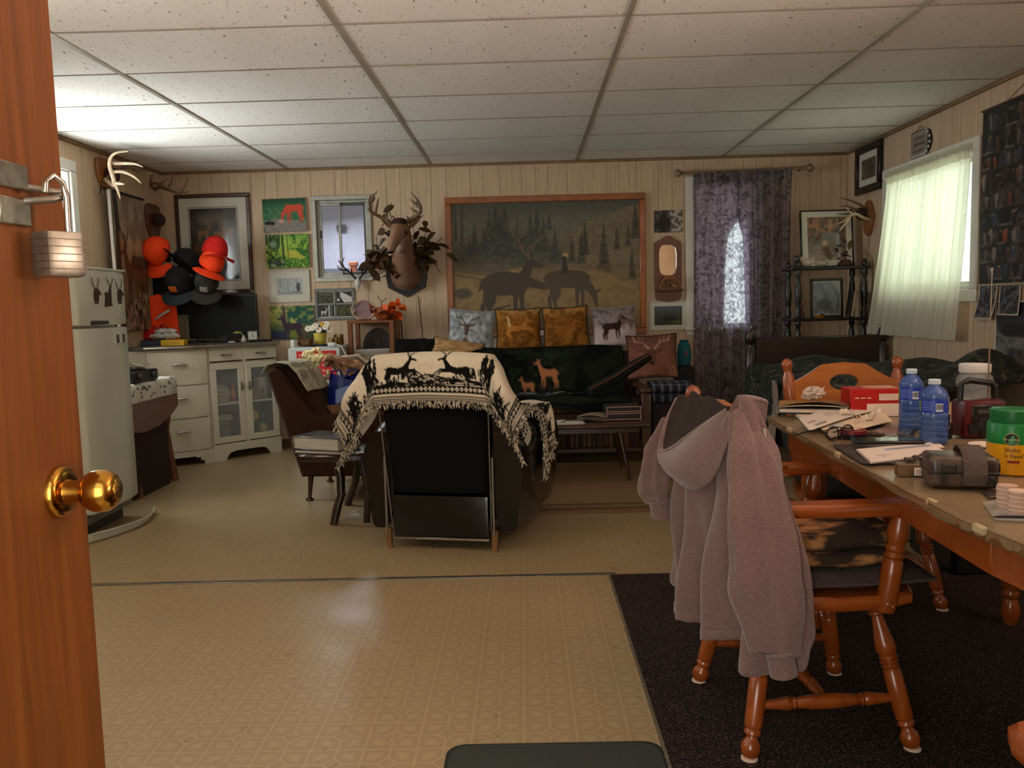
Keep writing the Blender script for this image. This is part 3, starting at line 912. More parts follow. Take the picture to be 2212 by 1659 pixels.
def hood_body(u, v):
    ztop = interp(u, [0, .2, .56, .74, .9, 1], [.80, .82, .83, .922, .912, .85])
    zbot = interp(u, [0, .12, .3, .5, .62, .75, .9, 1], [.42, .29, .26, .27, .31, .28, .30, .42])
    if v < .07:                                   # turns over the chair back
        w = 1 - v / .07; p = smooth_path(TOPP, u)
        return Vector((p.x + (.035 if u < .6 else .055) * math.sin(w * pi / 2) * (1 - max(0, u - .8) * 4), p.y, ztop - (.05 if u < .6 else .012) * w * w)) - O
    w = (v - .07) / .93
    p = smooth_path(TOPP, u).lerp(smooth_path(BOTP, u), w ** .75)
    a = smooth_path(BOTP, max(0, u - .02)); b = smooth_path(BOTP, min(1, u + .02)); d = (b - a).normalized(); n = Vector((-d.y, d.x))
    k = (.005 + .034 * w) * math.sin(u * 2 * pi * 5.2 + 1.6 * w + .8) + .013 * w * math.sin(u * 2 * pi * 12 - 3 * w) + .007 * math.sin(w * 9 + u * 15)
    k -= .026 * math.exp(-((u - .60 - .05 * w) / .025) ** 2) * min(1, w * 2)
    return Vector((p.x - n.x * k, p.y - n.y * k, lerp(ztop, zbot, w))) - O


MB().grid(hood_body, 110, 60).build('body', m_hood, hd, angle=2, solid=.004)


def hem(u, v):
    p = hood_body(u, 1.0); return p + Vector((0, 0, -.026 * v + .004)) * (1 + .08 * math.sin(u * 300))
MB().grid(hem, 110, 4).build('hem_band', m_hood, hd, angle=2, solid=.006)


def sleeve(pts, rad, flat, ph):
    pts = [Vector(p) - O for p in pts]; n = 40; fr = np.linspace(0, 1, len(pts))
    def f(u, v):
        c = Vector([interp(v, fr, [p[i] for p in pts]) for i in range(3)])
        r = interp(v, fr, rad); a = u * 2 * pi
        k = 1 + .20 * math.sin(3 * a + ph + 4 * v) + .16 * math.sin(7 * a - 2 * v + ph) + .04 * math.sin(26 * v + 2 * a)
        return c + Vector((math.cos(a) * r * flat * k, math.sin(a) * r * .55 * k, .006 * math.sin(2 * a)))
    return MB().grid(f, 32, n, cu=True)


sl = sleeve([(.510, 1.985, .885), (.518, 1.95, .80), (.528, 1.925, .65), (.545, 1.91, .48), (.572, 1.90, .33)], [.024, .048, .064, .068, .046], 1.08, .5).build('sleeve', m_hood, hd, angle=2)
MB().lathe(Vector((.574, 1.90, .335)) - O, Vector((.584, 1.898, .272)) - O, [(0, .040), (.1, .033), (.5, .031), (.95, .032), (1, .026)], 24).build('cuff', m_hood, sl)
sl = sleeve([(.432, 2.50, .80), (.40, 2.53, .70), (.385, 2.545, .58), (.40, 2.545, .53)], [.03, .045, .048, .036], .9, 2).build('sleeve', m_hood, hd, angle=2)
MB().lathe(Vector((.40, 2.545, .54)) - O, Vector((.41, 2.545, .485)) - O, [(0, .036), (.15, .032), (.9, .033), (1, .028)], 20).build('cuff', m_hood, sl)
RIM = [(.452, 2.50, .868), (.412, 2.46, .80), (.376, 2.38, .718), (.395, 2.30, .742), (.425, 2.23, .785), (.465, 2.14, .84), (.497, 2.06, .882)]
BACK = [(.465, 2.50, .872), (.480, 2.42, .884), (.484, 2.36, .886), (.488, 2.30, .888), (.492, 2.23, .890), (.494, 2.14, .890), (.500, 2.055, .886)]
LOW = [(.446, 2.50, .83), (.415, 2.46, .76), (.388, 2.36, .705), (.405, 2.25, .66), (.428, 2.15, .655), (.462, 2.08, .70), (.497, 2.035, .82)]
f7 = np.linspace(0, 1, 7)
def P3(L, u): return sum((Vector([interp(min(1, max(0, u + d)), f7, [p[i] for p in L]) for i in range(3)]) for d in (-.06, -.03, 0, .03, .06)), Vector()) / 5
MB().grid(lambda u, v: P3(RIM, u).lerp(P3(LOW, u), v) + Vector((-.028, -.024, 0)) * math.sin(v * pi) * math.sin(u * pi) - O + Vector((-.004, 0, 0)) * math.sin(9 * u + 4 * v), 44, 18).build('hood', m_hood, hd, angle=2, solid=.005)
MB().grid(lambda u, v: P3(RIM, u).lerp(P3(BACK, u), v) + Vector((0, 0, -.022)) * math.sin(v * pi) * math.sin(u * pi) ** .7 - O + Vector((0, 0, .004)) * math.sin(14 * u + 5 * v), 44, 18).build('hood_lining', m_lining, hd, angle=2, solid=.004)
MB().tube([P3(RIM, k / 30) - O for k in range(31)], .0055, 8).build('hood_rim', m_hood, hd)
MB().tube([hood_body(.995, .1 + k / 40 * .88) + Vector((.004, -.002, 0)) for k in range(41)], .0032, 6).build('zipper', mat('zipper_tape', (120, 96, 88), (92, 72, 66), .6), hd)
MB().tube([Vector((.556, 1.964, .845)) - O, Vector((.558, 1.96, .815)) - O], .0035, 6).build('zipper_pull', m_steel, hd)

# ---- the table under its clear plastic cover
TZ = .73
tb = thing('dining_table', 'long maple dining table covered with clear plastic and clutter', 'table', (1.32, 2.1, .008))
o2 = lambda L: [(x - 1.32, y - 2.1) for x, y in L]
TOP = [(.858, 2.985), (1.80, 2.985), (1.82, 1.15), (1.0, 1.08), (.88, 1.22), (.832, 1.38), (.812, 1.55)]
m_ttop = wood('table_top_brown', (122, 84, 46), (94, 62, 32), .25, .4, (1, .1, 1), 20)
MB().prism(o2(TOP)[::-1], .026, Matrix.Translation((0, 0, TZ - .034)), .006).build('tabletop', m_ttop, tb)
AP = [(.92, 2.92), (1.74, 2.92), (1.75, 1.24), (1.02, 1.17), (.93, 1.27), (.885, 1.40), (.87, 1.55)]
ap2 = o2(AP)
for k in range(len(ap2)):
    a_, b_ = Vector((*ap2[k], 0)), Vector((*ap2[(k + 1) % len(ap2)], 0)); L_ = (b_ - a_).length
    MB().box(((a_.x + b_.x) / 2, (a_.y + b_.y) / 2, TZ - .076), (L_, .02, .082), .003, rz=math.atan2(b_.y - a_.y, b_.x - a_.x)).build('apron', m_maple_x, tb)
TLEG = [(0, .018), (.03, .026), (.07, .030), (.11, .026), (.13, .020), (.145, .028), (.16, .028), (.175, .024), (.2, .031), (.42, .034), (.5, .031), (.515, .026), (.53, .034), (.545, .027), (.56, .033), (.6, .024), (.7, .030), (.82, .034), (.86, .026), (.88, .034), (1, .034)]
for x, y in ((.985, 2.84), (1.65, 2.84), (1.62, 1.36), (1.06, 1.36)):
    MB().lathe((x - 1.32, y - 2.1, 0), (x - 1.32, y - 2.1, TZ - .035), TLEG, 18).build('leg', m_maple, tb)
m_clear = bpy.data.materials.new('clear_vinyl_cover'); N = NT(m_clear)
n1 = N.noise(N.coord((2, 1, 1)), 9, 4, .6, 1.0)
N.b.inputs['Base Color'].default_value = (*lin((196, 176, 140)), 1); N.b.inputs['Roughness'].default_value = .14; N.b.inputs['Alpha'].default_value = .20
N.bump(n1, .35, .012)
pc = thing('plastic_table_cover', 'clear wrinkled plastic sheet spread over the dining table', 'table cover', (1.32, 2.1, TZ + .0005))
cvp = [(.848, 2.998), (1.82, 2.998), (1.84, 1.14), (.99, 1.065), (.868, 1.21), (.82, 1.38), (.80, 1.55)]
MB().prism(o2(cvp)[::-1], .0012).build('sheet', m_clear, pc)
n = len(cvp); cc = o2(cvp)
for k in (0, 3, 4, 5, 6):
    a_, b_ = Vector((*cc[k], 0)), Vector((*cc[(k + 1) % n], 0)); nn = (b_ - a_).normalized(); out = Vector((nn.y, -nn.x, 0)) * (1 if (Vector((nn.y, -nn.x, 0)).dot((a_ + b_) / 2) > 0) else -1)
    def skirt(u, v, a_=a_, b_=b_, out=out):
        h = .013 + .004 * math.sin(u * 17 + k) + .003 * math.sin(u * 41)
        return a_.lerp(b_, u) + out * (.004 * math.sin(u * 30) * v + .003) + Vector((0, 0, -h * v))
    MB().grid(skirt, 60, 5).build('overhang', m_clear, pc, angle=2)
for x, y in ((.846, 2.70), (.835, 2.25), (.823, 1.70), (.812, 1.50)):
    MB().box((x - 1.32, y - 2.1, -.006), (.012, .035, .016), .003).build('tape', mat('clear_tape', (220, 196, 150), None, .2, alpha=.7), pc)
bx = thing('black_box', 'black plastic crate on the carpet beneath the dining table', 'box', (1.95, 3.55, .0))
MB().bb((-.24, -.2, 0), (.24, .2, .46), .02).build('body', mat('black_crate_plastic', (18, 17, 18), (12, 12, 13), .5), bx)
MB().bb((-.25, -.21, .46), (.25, .21, .50), .01).build('lid', mat('black_crate_plastic', (18, 17, 18)), bx)
MB().bb((-.14, -.206, .22), (-.125, -.2, .32), .002).build('catch', m_maple, bx)
# ================================================================ SITTING AREA
m_leather = mat('black_leather', (17, 13, 13), (10, 8, 8), .2, scale=14, bump=.25, bscale=9, spec=.6)
m_blackcloth = mat('black_back_cloth', (11, 10, 10), (7, 7, 7), .95, scale=200, bump=.2, spec=.2)
m_piping = mat('grey_piping', (120, 110, 98), None, .5)
m_goldfoot = mat('gold_stained_foot', (150, 112, 66), (120, 84, 46), .35, .3)

rc = thing('recliner', 'black leather recliner seen from behind in mid room', 'recliner', (-.423, 3.875, 0), -.19)
def back_cush(u, v):
    # closed loop round the section (u), height v
    z = lerp(.28, .925, v); hw = lerp(.238, .262, v) - .05 * max(0, v - .85) ** 2 * 20; lean = -.10 * v
    th = lerp(.10, .115, v) * (1 - .55 * max(0, (v - .8) / .2) ** 2)
    a = u * 2 * pi; c, s = math.cos(a), math.sin(a)
    sx = math.copysign(abs(c) ** .35, c); sy = math.copysign(abs(s) ** .5, s)
    return Vector((sx * hw, .10 + lean + sy * th, z))
MB().grid(back_cush, 40, 22, cu=True).faces([back_cush(k / 40, 1.0) for k in range(40)], [list(range(40))]).build('back', m_blackcloth, rc, angle=1.2)
for sx in (-1, 1):
    MB().tube([(sx * lerp(.243, .268, k / 10), .03 - .01 * k, lerp(.10, .9, k / 10)) for k in range(11)], .003, 6).build('piping', m_piping, rc)
MB().box((0, .035, .165), (.47, .05, .20), .014, seg=2).build('lower_panel', m_leather, rc)
MB().bb((-.235, .01, .05), (.235, .03, .062), .002).build('rail', m_steel, rc)
MB().box((0, .45, .24), (.50, .70, .32), .03, seg=2).build('seat_base', m_leather, rc)
MB().box((0, .50, .42), (.50, .60, .12), .05, seg=3).build('seat_cushion', m_leather, rc)
MB().box((0, .85, .25), (.50, .06, .32), .03, seg=2).build('footrest', m_leather, rc)
def arm(sx):
    def f(u, v):
        y = lerp(.02, .86, v); a = u * 2 * pi; c, s = math.cos(a), math.sin(a)
        bulge = math.sin(min(1, v * 1.35) * pi * .62)
        w = lerp(.062, .078, bulge); h = .265
        cx = .325 + .022 * bulge
        X = cx + math.copysign(abs(c) ** .6, c) * w * (1 + .16 * math.sin(s * 2.3 + 1)); Z = .335 + math.copysign(abs(s) ** .55, s) * h * (.88 + .12 * bulge)
        X += .008 * math.sin(13 * v + 5 * s) * (1 if c > 0 else 0)
        if sx < 0: X -= .03
        return Vector((sx * X, y, max(.05, Z)))
    return MB().grid(f, 32, 26, cu=True).faces([f(k / 32, 0) for k in range(32)], [list(range(32))]).faces([f(k / 32, 1) for k in range(32)], [list(range(32))])
for sx in (-1, 1):
    arm(sx).build('arm', m_leather, rc, angle=1.3, doubles=.0005)
    for y in (.025, .78):
        MB().lathe((sx * .258, y, 0), (sx * .262, y, .10), [(0, .014), (1, .020)], 4).build('foot', m_goldfoot, rc)
    MB().bb((sx * .262 - .004, -.004, .08), (sx * .262 + .004, .012, .45), .002).build('trim_strip', m_piping, rc)

# ---- the throw
cv = Cv(620, 300, (222, 208, 184), 3)
SW, T0, T1 = .575, -.30, .245
def su(s): return (s + SW) / (2 * SW)
def tv(t): return (t - T0) / (T1 - T0)
BK = (20, 19, 18); CRM = (216, 202, 178)
cv.mottle((206, 190, 164), 90, .5, .2, .35)
for sg in (-1, 1):
    cv.deer(su(sg * -.138), tv(.108), .215, BK, 'run', sg, True)
    # hanging trees at the sides of the deer
    for k in range(80):
        a_ = cv.r.rand() * 2 * pi; rr = cv.r.rand() ** .5
        x = su(sg * (.292 + .045 * rr * math.cos(a_))); y = tv(.09 + .075 * rr * math.sin(a_))
        cv.line([(x, y), (x + .008 * cv.r.randn(), y + .05 + .03 * cv.r.rand())], .010, .004, BK)
    for k in range(60):
        x = su(sg * (.39 + .08 * cv.r.rand())); y = tv(.08 + .06 * cv.r.rand())
        cv.line([(x, y), (x + .012 * cv.r.randn(), y + .03 * cv.r.randn())], .008, .004, BK)
# undergrowth along the hem
for k in range(260):
    s = -.60 + 1.2 * cv.r.rand(); b = .158 + .028 * math.sin(s * 23) * (abs(s) < .3)
    x = su(s); y = tv(b + .025 * cv.r.rand() - .012)
    cv.line([(x, y), (x + .006 * cv.r.randn(), y - .02 - .04 * cv.r.rand())], .006, .003, BK)
    if k % 3 == 0: cv.ell(x, y - .045, .0035, .012, BK)
for s, b, w in ((-.15, .165, .10), (.1, .15, .16), (.0, .135, .08), (-.02, .16, .03)):
    cv.line([(su(s - w), tv(b + .02)), (su(s), tv(b)), (su(s + w), tv(b + .012))], .022, .012, BK)
    cv.mottle(CRM, 70, .66, .05, .8, area=cv.box(su(s - w), tv(b - .02), su(s + w), tv(b + .03)))
# borders: black line, diamonds on black, fine stripes
def border(h):
    """h: distance from the edge, along: running length"""
    pass
S = (cv.X * 2 - 1) * SW; T = cv.Y * (T1 - T0) + T0
dist = np.minimum(T1 - T, SW - np.abs(S)); along = np.where(T1 - T < SW - np.abs(S), S, T)
cv.blend(((dist < .078) & (dist > .072)).astype(float), BK)
cv.blend(((dist < .068) & (dist > .036)).astype(float), BK)
dm = np.abs((along / .021) % 1 - .5) * 2 + np.abs((dist - .052) / .0125)
cv.blend((dm < .95).astype(float), CRM); cv.blend((dm < .28).astype(float), BK)
cv.blend(((dist < .033) & ((dist / .0062 % 1) < .5)).astype(float), (60, 54, 46))
cv.blend((dist < .003).astype(float), BK)
ZT = .945
def throw_pos(s, t):
    sg = 1 if s >= 0 else -1
    e = max(0, abs(s) - .262); r = max(0, t); f = max(0, -t)
    # over the top: rounded ridge
    base_x = s if e == 0 else sg * (.262 + e * (.38 if sg > 0 else .55) + .02 * math.sin(e * 5))
    rr = .055
    if t >= 0:
        ang = min(t / rr, pi / 2); y = -.045 - rr * math.sin(ang); z = ZT - rr * (1 - math.cos(ang))
        rest = max(0, t - rr * pi / 2); y -= .006 * rest; z -= rest
        y += .012 * rest
    else:
        ang = min(f / .12, 1.0); y = -.045 + .16 * math.sin(ang * pi / 2); z = ZT - .02 * ang - max(0, f - .12) * .9
    # beyond the side of the back the cloth hangs
    z -= e * (.86 if sg > 0 else .95) * min(1, .35 + e * 6)
    z -= .012 * (s / .26) ** 2 if e == 0 else .012
    if e > 0:
        k = min(1, e / .10)
        y += k * (.03 * math.sin(e * 26 + t * 8) - .035 * math.cos(t * 14) * (t > 0)) + .10 * e
        base_x += sg * .022 * math.sin(t * 24 + 1.2) * k
    y += .005 * math.sin(s * 31 + t * 12) * min(1, r * 8) - .010 * min(1, r * 6)
    return Vector((base_x, y, z))
tw = thing('deer_throw', 'cream and black woven deer throw draped over the recliner back', 'throw', (-.423, 3.875, 0), -.19)
sheet('cloth', cv, lambda u, v: throw_pos((u * 2 - 1) * SW, T0 + v * (T1 - T0)), 300, 132, print_mat('woven_throw', .95, spec=.1, bump=.35, bscale=500), tw, solid=.005)
def fringe(pos, n, L, seed, down=Vector((0, 0, -1))):
    r = random.Random(seed); mb = MB()
    for k in range(n):
        u = (k + r.random() * .8) / n; p, o = pos(u)
        d = (down + o * .35 + Vector((r.uniform(-.35, .35), r.uniform(-.25, .15), 0))).normalized(); l = L * r.uniform(.7, 1.15)
        mb.tube([p, p + d * l * .5 + Vector((r.uniform(-.004, .004), 0, 0)), p + d * l + Vector((r.uniform(-.006, .006), 0, 0))], [.0026, .0024, .0016], 4)
    return mb
m_fr = mat('fringe_yarn', (206, 190, 164), (40, 36, 32), .95, scale=70, lo=.42, hi=.6)
fr = fringe(lambda u: (throw_pos((u * 2 - 1) * SW, T1), Vector((0, -.2, 0))), 250, .036, 5); fr.build('hem_fringe', m_fr, tw, kind='stuff')
for sg in (-1, 1):
    fringe(lambda u: (throw_pos(sg * SW, lerp(-.2, T1, u)), Vector((sg, 0, 0))), 90, .034, 8).build('side_fringe', m_fr, tw, kind='stuff')
# ---- second throw lying over the right arm
tw2 = thing('arm_throw', 'smaller corner of cream and black deer blanket over right recliner arm', 'throw', (-.423, 3.875, 0), -.19)
def arm_cloth(u, v):
    t = u * .42; y = .36 + v * .36
    if t < .15: X = .265 + t; Z = .628 + .006 * math.sin(t * 30)
    else:
        q = t - .15; X = .415 + .035 * (1 - math.exp(-q * 14)); Z = .625 - q * (.62 + .55 * (1 - v)) 
    return Vector((X + .009 * math.sin(v * 21 + u * 3) * u, y - .05 * u + .02 * u * v, Z))
sheet('cloth', cv, arm_cloth, 90, 90, MATS['woven_throw'], tw2, solid=.005, uv=lambda U, V: (1 - .38 * (1 - U) , .55 + .45 * (1 - V)))
fringe(lambda u: (arm_cloth(1, u), Vector((1, 0, 0))), 100, .036, 3).build('outer_fringe', m_fr, tw2, kind='stuff')
fringe(lambda u: (arm_cloth(u, 0), Vector((.2, -1, 0))), 80, .034, 4).build('near_fringe', m_fr, tw2, kind='stuff')

# ---- brown armchair, its side to the camera
m_brown = mat('dark_brown_upholstery', (62, 38, 26), (44, 26, 18), .95, scale=150, bump=.35, spec=.2)
m_walnut = wood('walnut_leg', (70, 40, 24), (48, 26, 16), .3, .3)
ac = thing('brown_armchair', 'dark brown upholstered armchair with tapered legs facing right', 'armchair', (-1.0, 5.25, 0))
def yz(px, py, Y=4.95): p = atY(px, py, Y); return (p.x + 1.0, p.z)
side = [yz(574, 808), yz(578, 799), yz(590, 794), yz(602, 800), yz(640, 852), yz(674, 904), yz(715, 899), yz(760, 893), yz(835, 890), yz(848, 900), yz(846, 1028), yz(651, 1031)]
for y0, y1 in ((-.30, -.19), (.24, .35)):
    M = Matrix(((1, 0, 0, 0), (0, 0, 1, y0), (0, 1, 0, 0), (0, 0, 0, 1)))
    MB().prism(side, y1 - y0, M, .018).build('side_panel', m_brown, ac)
bk = [yz(580, 806), yz(596, 796), yz(632, 800), yz(722, 935), yz(700, 1015), yz(655, 1020)]
M = Matrix(((1, 0, 0, 0), (0, 0, 1, -.19), (0, 1, 0, 0), (0, 0, 0, 1)))
MB().prism(bk, .43, M, .03).build('back_cushion', m_brown, ac)
MB().bb((-.18, -.19, .20), (.42, .24, .33), .02).build('seat_base', m_brown, ac)
MB().bb((-.16, -.188, .33), (.43, .238, .43), .035, 2).build('seat_cushion', m_brown, ac)
for x, y in ((-.33, -.25), (-.33, .29), (.36, -.25), (.36, .29)):
    lg = MB().lathe((x, y, .0), (x + (.02 if x < 0 else -.02), y, .20), [(0, .018), (.03, .024), (.07, .022), (.1, .011), (.5, .015), (1, .021)], 16).build('leg', m_walnut, ac)

# ---- low rustic table on branch legs
m_log = mat('dark_varnished_branch', (58, 38, 26), (26, 18, 14), .25, scale=12, stretch=(1, 1, .4), bump=.5, bscale=30, spec=.6)
lt = thing('log_table', 'low rustic side table with dark varnished branch legs', 'side table', (-1.03, 4.55, 0))
def LY(px, py, Y): return atY(px, py, Y) - Vector((-1.03, 4.55, 0))
top = [(-.20, -.13), (-.10, -.17), (.06, -.165), (.20, -.15), (.27, -.08), (.27, .12), (.18, .20), (.0, .22), (-.14, .19), (-.21, .08), (-.23, -.03)]
MB().prism(top, .04, Matrix.Translation((0, 0, .345)), .014).build('slab_top', wood('varnished_log_slice', (96, 58, 32), (60, 34, 20), .2, .5, (1, .3, 1), 14), lt)
MB().prism([(x * 1.01, y * 1.01) for x, y in top], .022, Matrix.Translation((0, 0, .352))).build('bark_rim', m_log, lt)
for P_ in ([LY(724, 992, 4.44), LY(736, 1030, 4.44), LY(737, 1070, 4.43), LY(728, 1100, 4.42), LY(721, 1134, 4.41)], [LY(774, 998, 4.74), LY(768, 1040, 4.78), LY(758, 1070, 4.82), LY(751, 1092, 4.86)],
           [Vector((.16, .04, .35)), Vector((.19, .03, .2)), Vector((.17, .06, .01))], [Vector((.14, -.12, .35)), Vector((.17, -.12, .18)), Vector((.15, -.10, .01))]):
    P_ = [Vector(p) for p in P_]; P_[-1].z = .0; P_[0].z = .36
    rr = [.022, .024, .021, .023, .021][:len(P_)] if len(P_) == 5 else [.02, .022, .019, .021][:len(P_)]
    lg = MB().tube(P_, rr, 10).build('leg', m_log, lt)
    m_ = P_[len(P_) // 2]
    MB().tube([m_, m_ + Vector((.028, -.015, .008))], [.011, .006], 7).build('knot', m_log, lg)
# things on it
bk1 = thing('blue_book', 'thin dark blue book flat on the rustic side table', 'book', (-1.05, 4.50, .386), -.35)
MB().bb((-.175, -.12, 0), (.175, .12, .004), .001).bb((-.175, -.12, .018), (.175, .12, .022), .001).bb((-.176, -.12, .002), (-.170, .12, .020)).build('cover', mat('navy_book_cover', (34, 42, 66), (24, 30, 50), .35), bk1)
MB().bb((-.17, -.115, .004), (.17, .115, .018)).build('pages', mat('book_pages', (206, 200, 186), (180, 172, 156), .8, stretch=(1, 1, 60), scale=8), bk1, False)
bk2 = thing('silver_photo_album', 'thick silvery photo album on top of the blue book', 'album', (-1.08, 4.49, .409), -.42)
MB().bb((-.15, -.11, 0), (.15, .11, .005), .002).bb((-.15, -.11, .065), (.15, .11, .071), .002).bb((-.153, -.11, .0), (-.145, .11, .071), .003).build('cover', mat('silver_album_cover', (132, 128, 120), (96, 92, 86), .22, .6), bk2)
MB().bb((-.145, -.10, .005), (.14, .10, .065)).build('pages', mat('book_pages', (206, 200, 186)), bk2, False)
for k in range(4): MB().bb((-.1535, -.10 + k * .05, .006), (-.1528, -.085 + k * .05, .066)).build('spine_band', mat('album_band', (66, 62, 58), None, .4), bk2, False)
bg = thing('foil_bag', 'crumpled silver foil bag under the throw fringe on the rustic table', 'bag', (-.86, 4.47, .387), .1)
MB().grid(lambda u, v: Vector(((u - .5) * .2, (v - .5) * .16, .03 * math.sin(u * pi) * math.sin(v * pi) + .006 * math.sin(u * 23) * math.cos(v * 19))), 26, 22).build('top_face', mat('silver_foil', (170, 172, 178), (96, 100, 110), .22, .8, scale=30, bump=.7), bg, angle=.3, solid=.003)
MB().bb((-.1, -.08, 0), (.1, .08, .012), .003).build('bottom_face', MATS['silver_foil'], bg)
pb = thing('plastic_bag', 'clear crumpled plastic wrap lying on vinyl beneath the rustic table', 'bag', (-.93, 4.62, 0))
MB().grid(lambda u, v: Vector(((u - .5) * .2, (v - .5) * .2, .003 + .035 * abs(math.sin(u * 9 + v * 4) * math.sin(v * 8 - u * 3)) * math.sin(u * pi) * math.sin(v * pi))), 30, 30).build('film', mat('clear_film', (220, 220, 214), None, .1, alpha=.25), pb, angle=.4)
MB().tube([(-.07, -.05, .008), (-.02, -.08, .02), (.05, -.05, .012)], .006, 6).build('twist', mat('clear_film', (220, 220, 214)), pb)

# ---- sofa
def stripe_mat():
    m = bpy.data.materials.new('brown_striped_tweed'); N = NT(m)
    v = N.coord((1, 1, .01)); n1 = N.noise(v, 34, 2, .4); n2 = N.noise(N.coord(), 220, 2)
    c = N.ramp(n1, [(.36, lin((30, 18, 14))), (.46, lin((70, 42, 24))), (.54, lin((120, 82, 46))), (.58, lin((46, 28, 20))), (.68, lin((92, 58, 32)))])
    c = N.mix(N.math('MULTIPLY', n2, .5), c, lin((30, 20, 14)))
    N.link(c, N.b.inputs['Base Color']); N.b.inputs['Roughness'].default_value = .95
    return m
m_stripe = stripe_mat()
m_sofawood = wood('sofa_dark_oak', (86, 52, 26), (58, 34, 18), .4, .2)
so = thing('sofa', 'wood framed sofa with brown striped upholstery under the mural', 'sofa', (-.05, 6.4, 0))
MB().bb((-.91, -.42, .10), (.86, .30, .36), .02).build('seat_base', m_stripe, so)
MB().bb((-.91, -.44, .36), (.86, .22, .455), .04, 2).build('seat_cushion', m_stripe, so)
M = frame_M((0, .16, .42), (1, 0, 0), (0, .16, 1))
MB().prism([(-.91, 0), (.86, 0), (.86, .36), (-.91, .36)], -.16, M, .03).build('back_cushion', m_stripe, so)
for x in (-.93, .90):
    MB().bb((x - .035, -.46, .0), (x + .035, -.40, .50), .008).build('front_post', m_sofawood, so)
    MB().bb((x - .03, .22, .0), (x + .03, .28, .62), .008).build('rear_post', m_sofawood, so)
    MB().bb((x - .04, -.46, .50), (x + .04, .26, .535), .01).build('armrest', m_sofawood, so)
    MB().bb((x - .012, -.40, .12), (x + .012, .22, .5), .004).build('arm_panel', m_stripe, so)
MB().bb((-.93, -.43, .075), (.90, -.40, .11), .006).build('front_rail', m_sofawood, so)
MB().tube([(.86, -.47, .10), (.87, -.475, .07)], .008, 8).build('caster', m_brass, so)

# dark blanket printed with deer at a pond
cv = Cv(300, 220, (17, 18, 17), 5)
cv.mottle((34, 38, 30), 14, .5, .2, .8)
cv.mottle((44, 54, 34), 40, .62, .06, .6, area=cv.box(.42, .06, .75, .4))
cv.mottle((92, 100, 108), 46, .62, .06, .9, area=cv.box(.46, .42, .66, .62))
cv.deer(.635, .285, .135, (170, 108, 70), 'stand', -1, False); cv.deer(.535, .36, .09, (160, 100, 66), 'stand', -1, False)
for x, y, w in ((.54, .44, .04), (.65, .47, .03), (.68, .43, .03), (.62, .53, .02), (.73, .53, .012)):
    cv.ell(x, y, w, .012, (168, 168, 170), .9, .3)
for k in range(14): cv.line([(.46 + .01 * k, .46 + .05 * cv.r.rand()), (.46 + .01 * k, .60)], .003, .002, (120, 124, 130), .6)
sb = thing('sofa_blanket', 'black fleece blanket printed with two deer at a pond over the sofa', 'blanket', (-.05, 6.4, 0))
def sofa_blanket(u, v):
    x = -.78 + u * 1.58; t = v * 1.32
    L = [(0, .30, .70), (.10, .22, .80), (.18, .12, .79), (.22, .09, .76), (.52, -.02, .475), (.60, -.10, .468), (.96, -.43, .470), (1.02, -.465, .44), (1.32, -.468, .395 - .04 * math.sin(u * 9))]
    T = [l[0] for l in L]
    y = interp(t, T, [l[1] for l in L]); z = interp(t, T, [l[2] for l in L])
    k = .008 * math.sin(u * 23 + t * 5) + .006 * math.sin(u * 11 - t * 13)
    return Vector((x, y - .006 + k * (.4 if .6 < t < .95 else 1) - .008, z + .012 + k * .5))
sheet('cloth', cv, sofa_blanket, 200, 130, print_mat('printed_fleece', 1, spec=.05, bump=.4, bscale=250), sb, solid=.006)
MB().tube([sofa_blanket(k / 40, 1) for k in range(41)], .006, 6).build('bound_hem', mat('black_hem', (16, 16, 16), None, .9), sb)


def pillow(label, c, sx, sz, th, cv_, lean=.25, ry=0, rz=0, back=(60, 50, 40), n=46, edge=(30, 24, 20)):
    t = thing('throw_pillow', label, 'pillow', c, rz)
    def shape(sgn):
        def f(u, v):
            x = (u - .5) * 2; y = (v - .5) * 2
            e = max(0, (1 - x * x) * (1 - y * y)) ** .45
            px = x * sx / 2 * (1 - .07 * (1 - y * y) * abs(x)); pz = -y * sz / 2 * (1 - .07 * (1 - x * x) * abs(y))
            p = Vector((px, sgn * -th / 2 * e + .004 * math.sin(7 * x + 5 * y) * e, pz))
            p = Matrix.Rotation(ry, 3, 'Y') @ p; p = Matrix.Rotation(-lean, 3, 'X') @ p
            return p + Vector((0, 0, sz / 2 * math.cos(lean)))
        return f
    sheet('printed_front', cv_, shape(1), n, n, PF, t)
    MB().grid(shape(-1), 20, 20).build('back', mat('pillow_back_%d_%d_%d' % back, back, None, .95), t, angle=2)
    f = shape(1); e = [f(k / 14, 0) for k in range(14)] + [f(1, k / 14) for k in range(14)] + [f(1 - k / 14, 1) for k in range(14)] + [f(0, 1 - k / 14) for k in range(15)]
    MB().tube(e, .005, 6).build('seam', mat('pillow_seam_%d_%d_%d' % edge, edge, None, .9), t)
    return t


